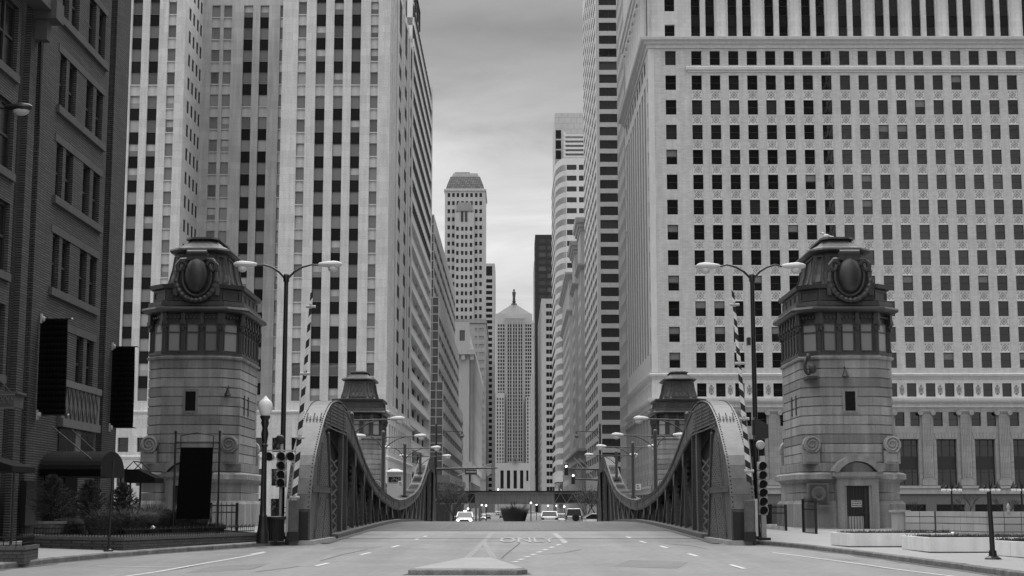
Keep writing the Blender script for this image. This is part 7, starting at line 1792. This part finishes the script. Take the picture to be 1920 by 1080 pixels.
# ---- cars
def make_car(label, body='car_white', suv=False, group='cars beyond the bridge', headlights=False, wide=1.8):
    """length along y, tail towards -y, wheels on z = 0"""
    t = thing('parked_car' if not headlights else 'car', label, 'car', (0, 0, 0), group)
    W, Ln = wide / 2, 4.7 if not suv else 4.3; belt = .92 if not suv else 1.02; top = 1.46 if not suv else 1.74
    def sec(y, w, z0, z1, r=.12): return [(-w + r * .5, y, z0), (w - r * .5, y, z0), (w, y, z0 + .2), (w, y, z1 - .22), (w - r, y, z1 - .03), (w - r * 2.2, y, z1), (-w + r * 2.2, y, z1), (-w + r, y, z1 - .03), (-w, y, z1 - .22), (-w, y, z0 + .2)]
    b = MB(); h = Ln / 2
    b.loft([sec(-h, W * .86, .42, belt - .10), sec(-h + .1, W * .95, .32, belt - .02), sec(-h + .6, W, .22, belt), sec(-.4, W, .2, belt), sec(h - 1.4, W, .2, belt), sec(h - .5, W * .97, .22, belt - .12), sec(h - .08, W * .9, .3, belt - .24), sec(h, W * .8, .42, belt - .32)]); b.build('body', X[body], t, True)
    b = MB(); def_ = [(-h + (.75 if not suv else .12), W * .90, belt - .03), (-h + (1.35 if not suv else .32), W * .74, top - .06), (-h + (1.9 if not suv else .7), W * .72, top), (.25, W * .72, top - .01), (1.2, W * .90, belt - .04)]
    rings = []
    for y, w, z in def_: rings.append([(-w, y, z - .03), (-w * .92, y, z), (w * .92, y, z), (w, y, z - .03)])
    # roof skin and glass house
    gh = MB(); base = [(-W * .93, belt - .03), (W * .93, belt - .03)]
    tail0, tail1, nose1, nose0 = def_[0][0], def_[1][0], .25, 1.25
    A = [(-W * .92, tail0, belt - .04), (W * .92, tail0, belt - .04), (W * .92, nose0, belt - .04), (-W * .92, nose0, belt - .04)]
    Bt = [(-W * .74, tail1, top - .05), (W * .74, tail1, top - .05), (W * .74, nose1, top - .05), (-W * .74, nose1, top - .05)]
    gh.loft([A, Bt], False, True); gh.build('glass', X['car_glass'], t)
    rf = MB(); e = .03; rf.loft([[(-W * .76, tail1 - e, top - .06), (W * .76, tail1 - e, top - .06), (W * .76, nose1 + e, top - .06), (-W * .76, nose1 + e, top - .06)], [(-W * .70, tail1 + .1, top), (W * .70, tail1 + .1, top), (W * .70, nose1 - .1, top), (-W * .70, nose1 - .1, top)]])
    rf.build('roof', X[body], t, True)
    for s in (-1, 1):
        for (ya, yb) in ((tail0, tail1), (nose0, nose1)):
            b = MB(); b.bar((s * W * .905, ya, belt - .04), (s * W * .745, yb, top - .04), .10, .09); b.build('pillar', X[body], t)
        for yy in (-h + .85, h - .85):
            b = MB(); b.lathe([(.1, -.1), (.32, -.1), (.32, .1), (.1, .1)], (0, 0, 0), 16); b.v = [(s * (W - .1) + z, yy + x, .32 + y) for x, y, z in b.v]; w = b.build('tyre', X['tyre'], t, True)
            b = MB(); b.lathe([(.02, -.11), (.2, -.11), (.2, .11), (.02, .11)], (0, 0, 0), 12); b.v = [(s * (W - .1) + z * 1.02, yy + x, .32 + y) for x, y, z in b.v]; b.build('rim', X['chrome'], w)
        b = MB(); b.box(s * W * .92, s * W * .60, -h - .015, -h + .25, belt - .34, belt - .12) if not suv else b.box(s * W * .95, s * W * .78, -h - .015, -h + .25, belt - .36, belt - .02); b.build('tail_light', X['tail_lamp'], t)
        b = MB(); b.ball((s * W * .68, h - .02, .58), .17, .09, .1, 10, 6); b.build('headlight', X['lamp_lit'] if headlights else X['chrome'], t, True)
        b = MB(); b.box(s * (W + .16), s * (W - .02), .85, 1.0, belt - .02, belt + .12); b.build('mirror', X[body], t)
    b = MB(); b.box(-.26, .26, -h - .02, -h + .1, belt - .30, belt - .18) if not suv else b.box(-.5, .5, -h - .03, -h + .1, .36, .5); b.build('licence_plate', X['lamp_white'], t)
    b = MB(); b.box(-W * .9, W * .9, -h - .06, -h + .3, .36, .56); b.build('bumper', X[body], t, bevel=.04)
    b = MB(); b.box(-W * .8, W * .8, -h + .02, h - .1, .16, .34); b.build('underbody', X['tyre'], t)
    if suv:
        b = MB(); b.lathe([(.05, -.1), (.33, -.1), (.36, 0), (.33, .1), (.05, .1)], (0, 0, 0), 20); b.v = [(.16 + x, -h - .14 + z, .82 + y) for x, y, z in b.v]; b.build('spare_wheel', X['tyre'], t, True)
        for s in (-1, 1): b = MB(); b.bar((s * W * .6, tail1 + .2, top + .05), (s * W * .6, nose1, top + .05), .04, .04); b.build('roof_rail', X['car_dark'], t)
    return t
def place(t, px, py, Y, ang=0):
    x = at(px, py, Y).x; sl = (rz(Y + 2) - rz(Y - 2)) / 4; t.location = (x, Y, rz(Y) + .01); t.rotation_euler = (math.atan(sl) * math.cos(ang), 0, ang)
c1 = make_car('white sedan seen from behind in the right lane'); place(c1, 1029.5, 970, 155.5)
c2 = make_car('pale SUV with dark spare wheel seen from behind', 'car_silver', True, wide=1.76); place(c2, 1075, 970, 157)
c3 = make_car('pale car half hidden between white sedan and SUV', 'car_silver'); place(c3, 1054, 970, 168)
c4 = make_car('white car with lit headlights coming over the bridge left', 'car_white', headlights=True); place(c4, 872, 970, 158, math.pi)
c5 = make_car('white car standing sideways by the right truss end'); place(c5, 1112, 970, 166, math.pi / 2 + .05)
c6 = make_car('dark car far down the street on the left', 'car_dark'); place(c6, 942, 960, 480)
c7 = copy_tree(c1); c7['label'] = 'pale car farther off beyond the dark car'; place(c7, 934, 960, 640)
c8 = copy_tree(c4); c8['label'] = 'pale van-like car by the railway column'; place(c8, 906, 960, 420, math.pi)
c9 = copy_tree(c6); c9['label'] = 'dark car beside the railway column'; place(c9, 914, 960, 440)
for c in (c1,): pass
b = MB(); b.box(-.16, .16, -.1, .1, 1.46, 1.6); rl = b.build('roof_light', X['lamp_glow'], None); rl.parent = c4
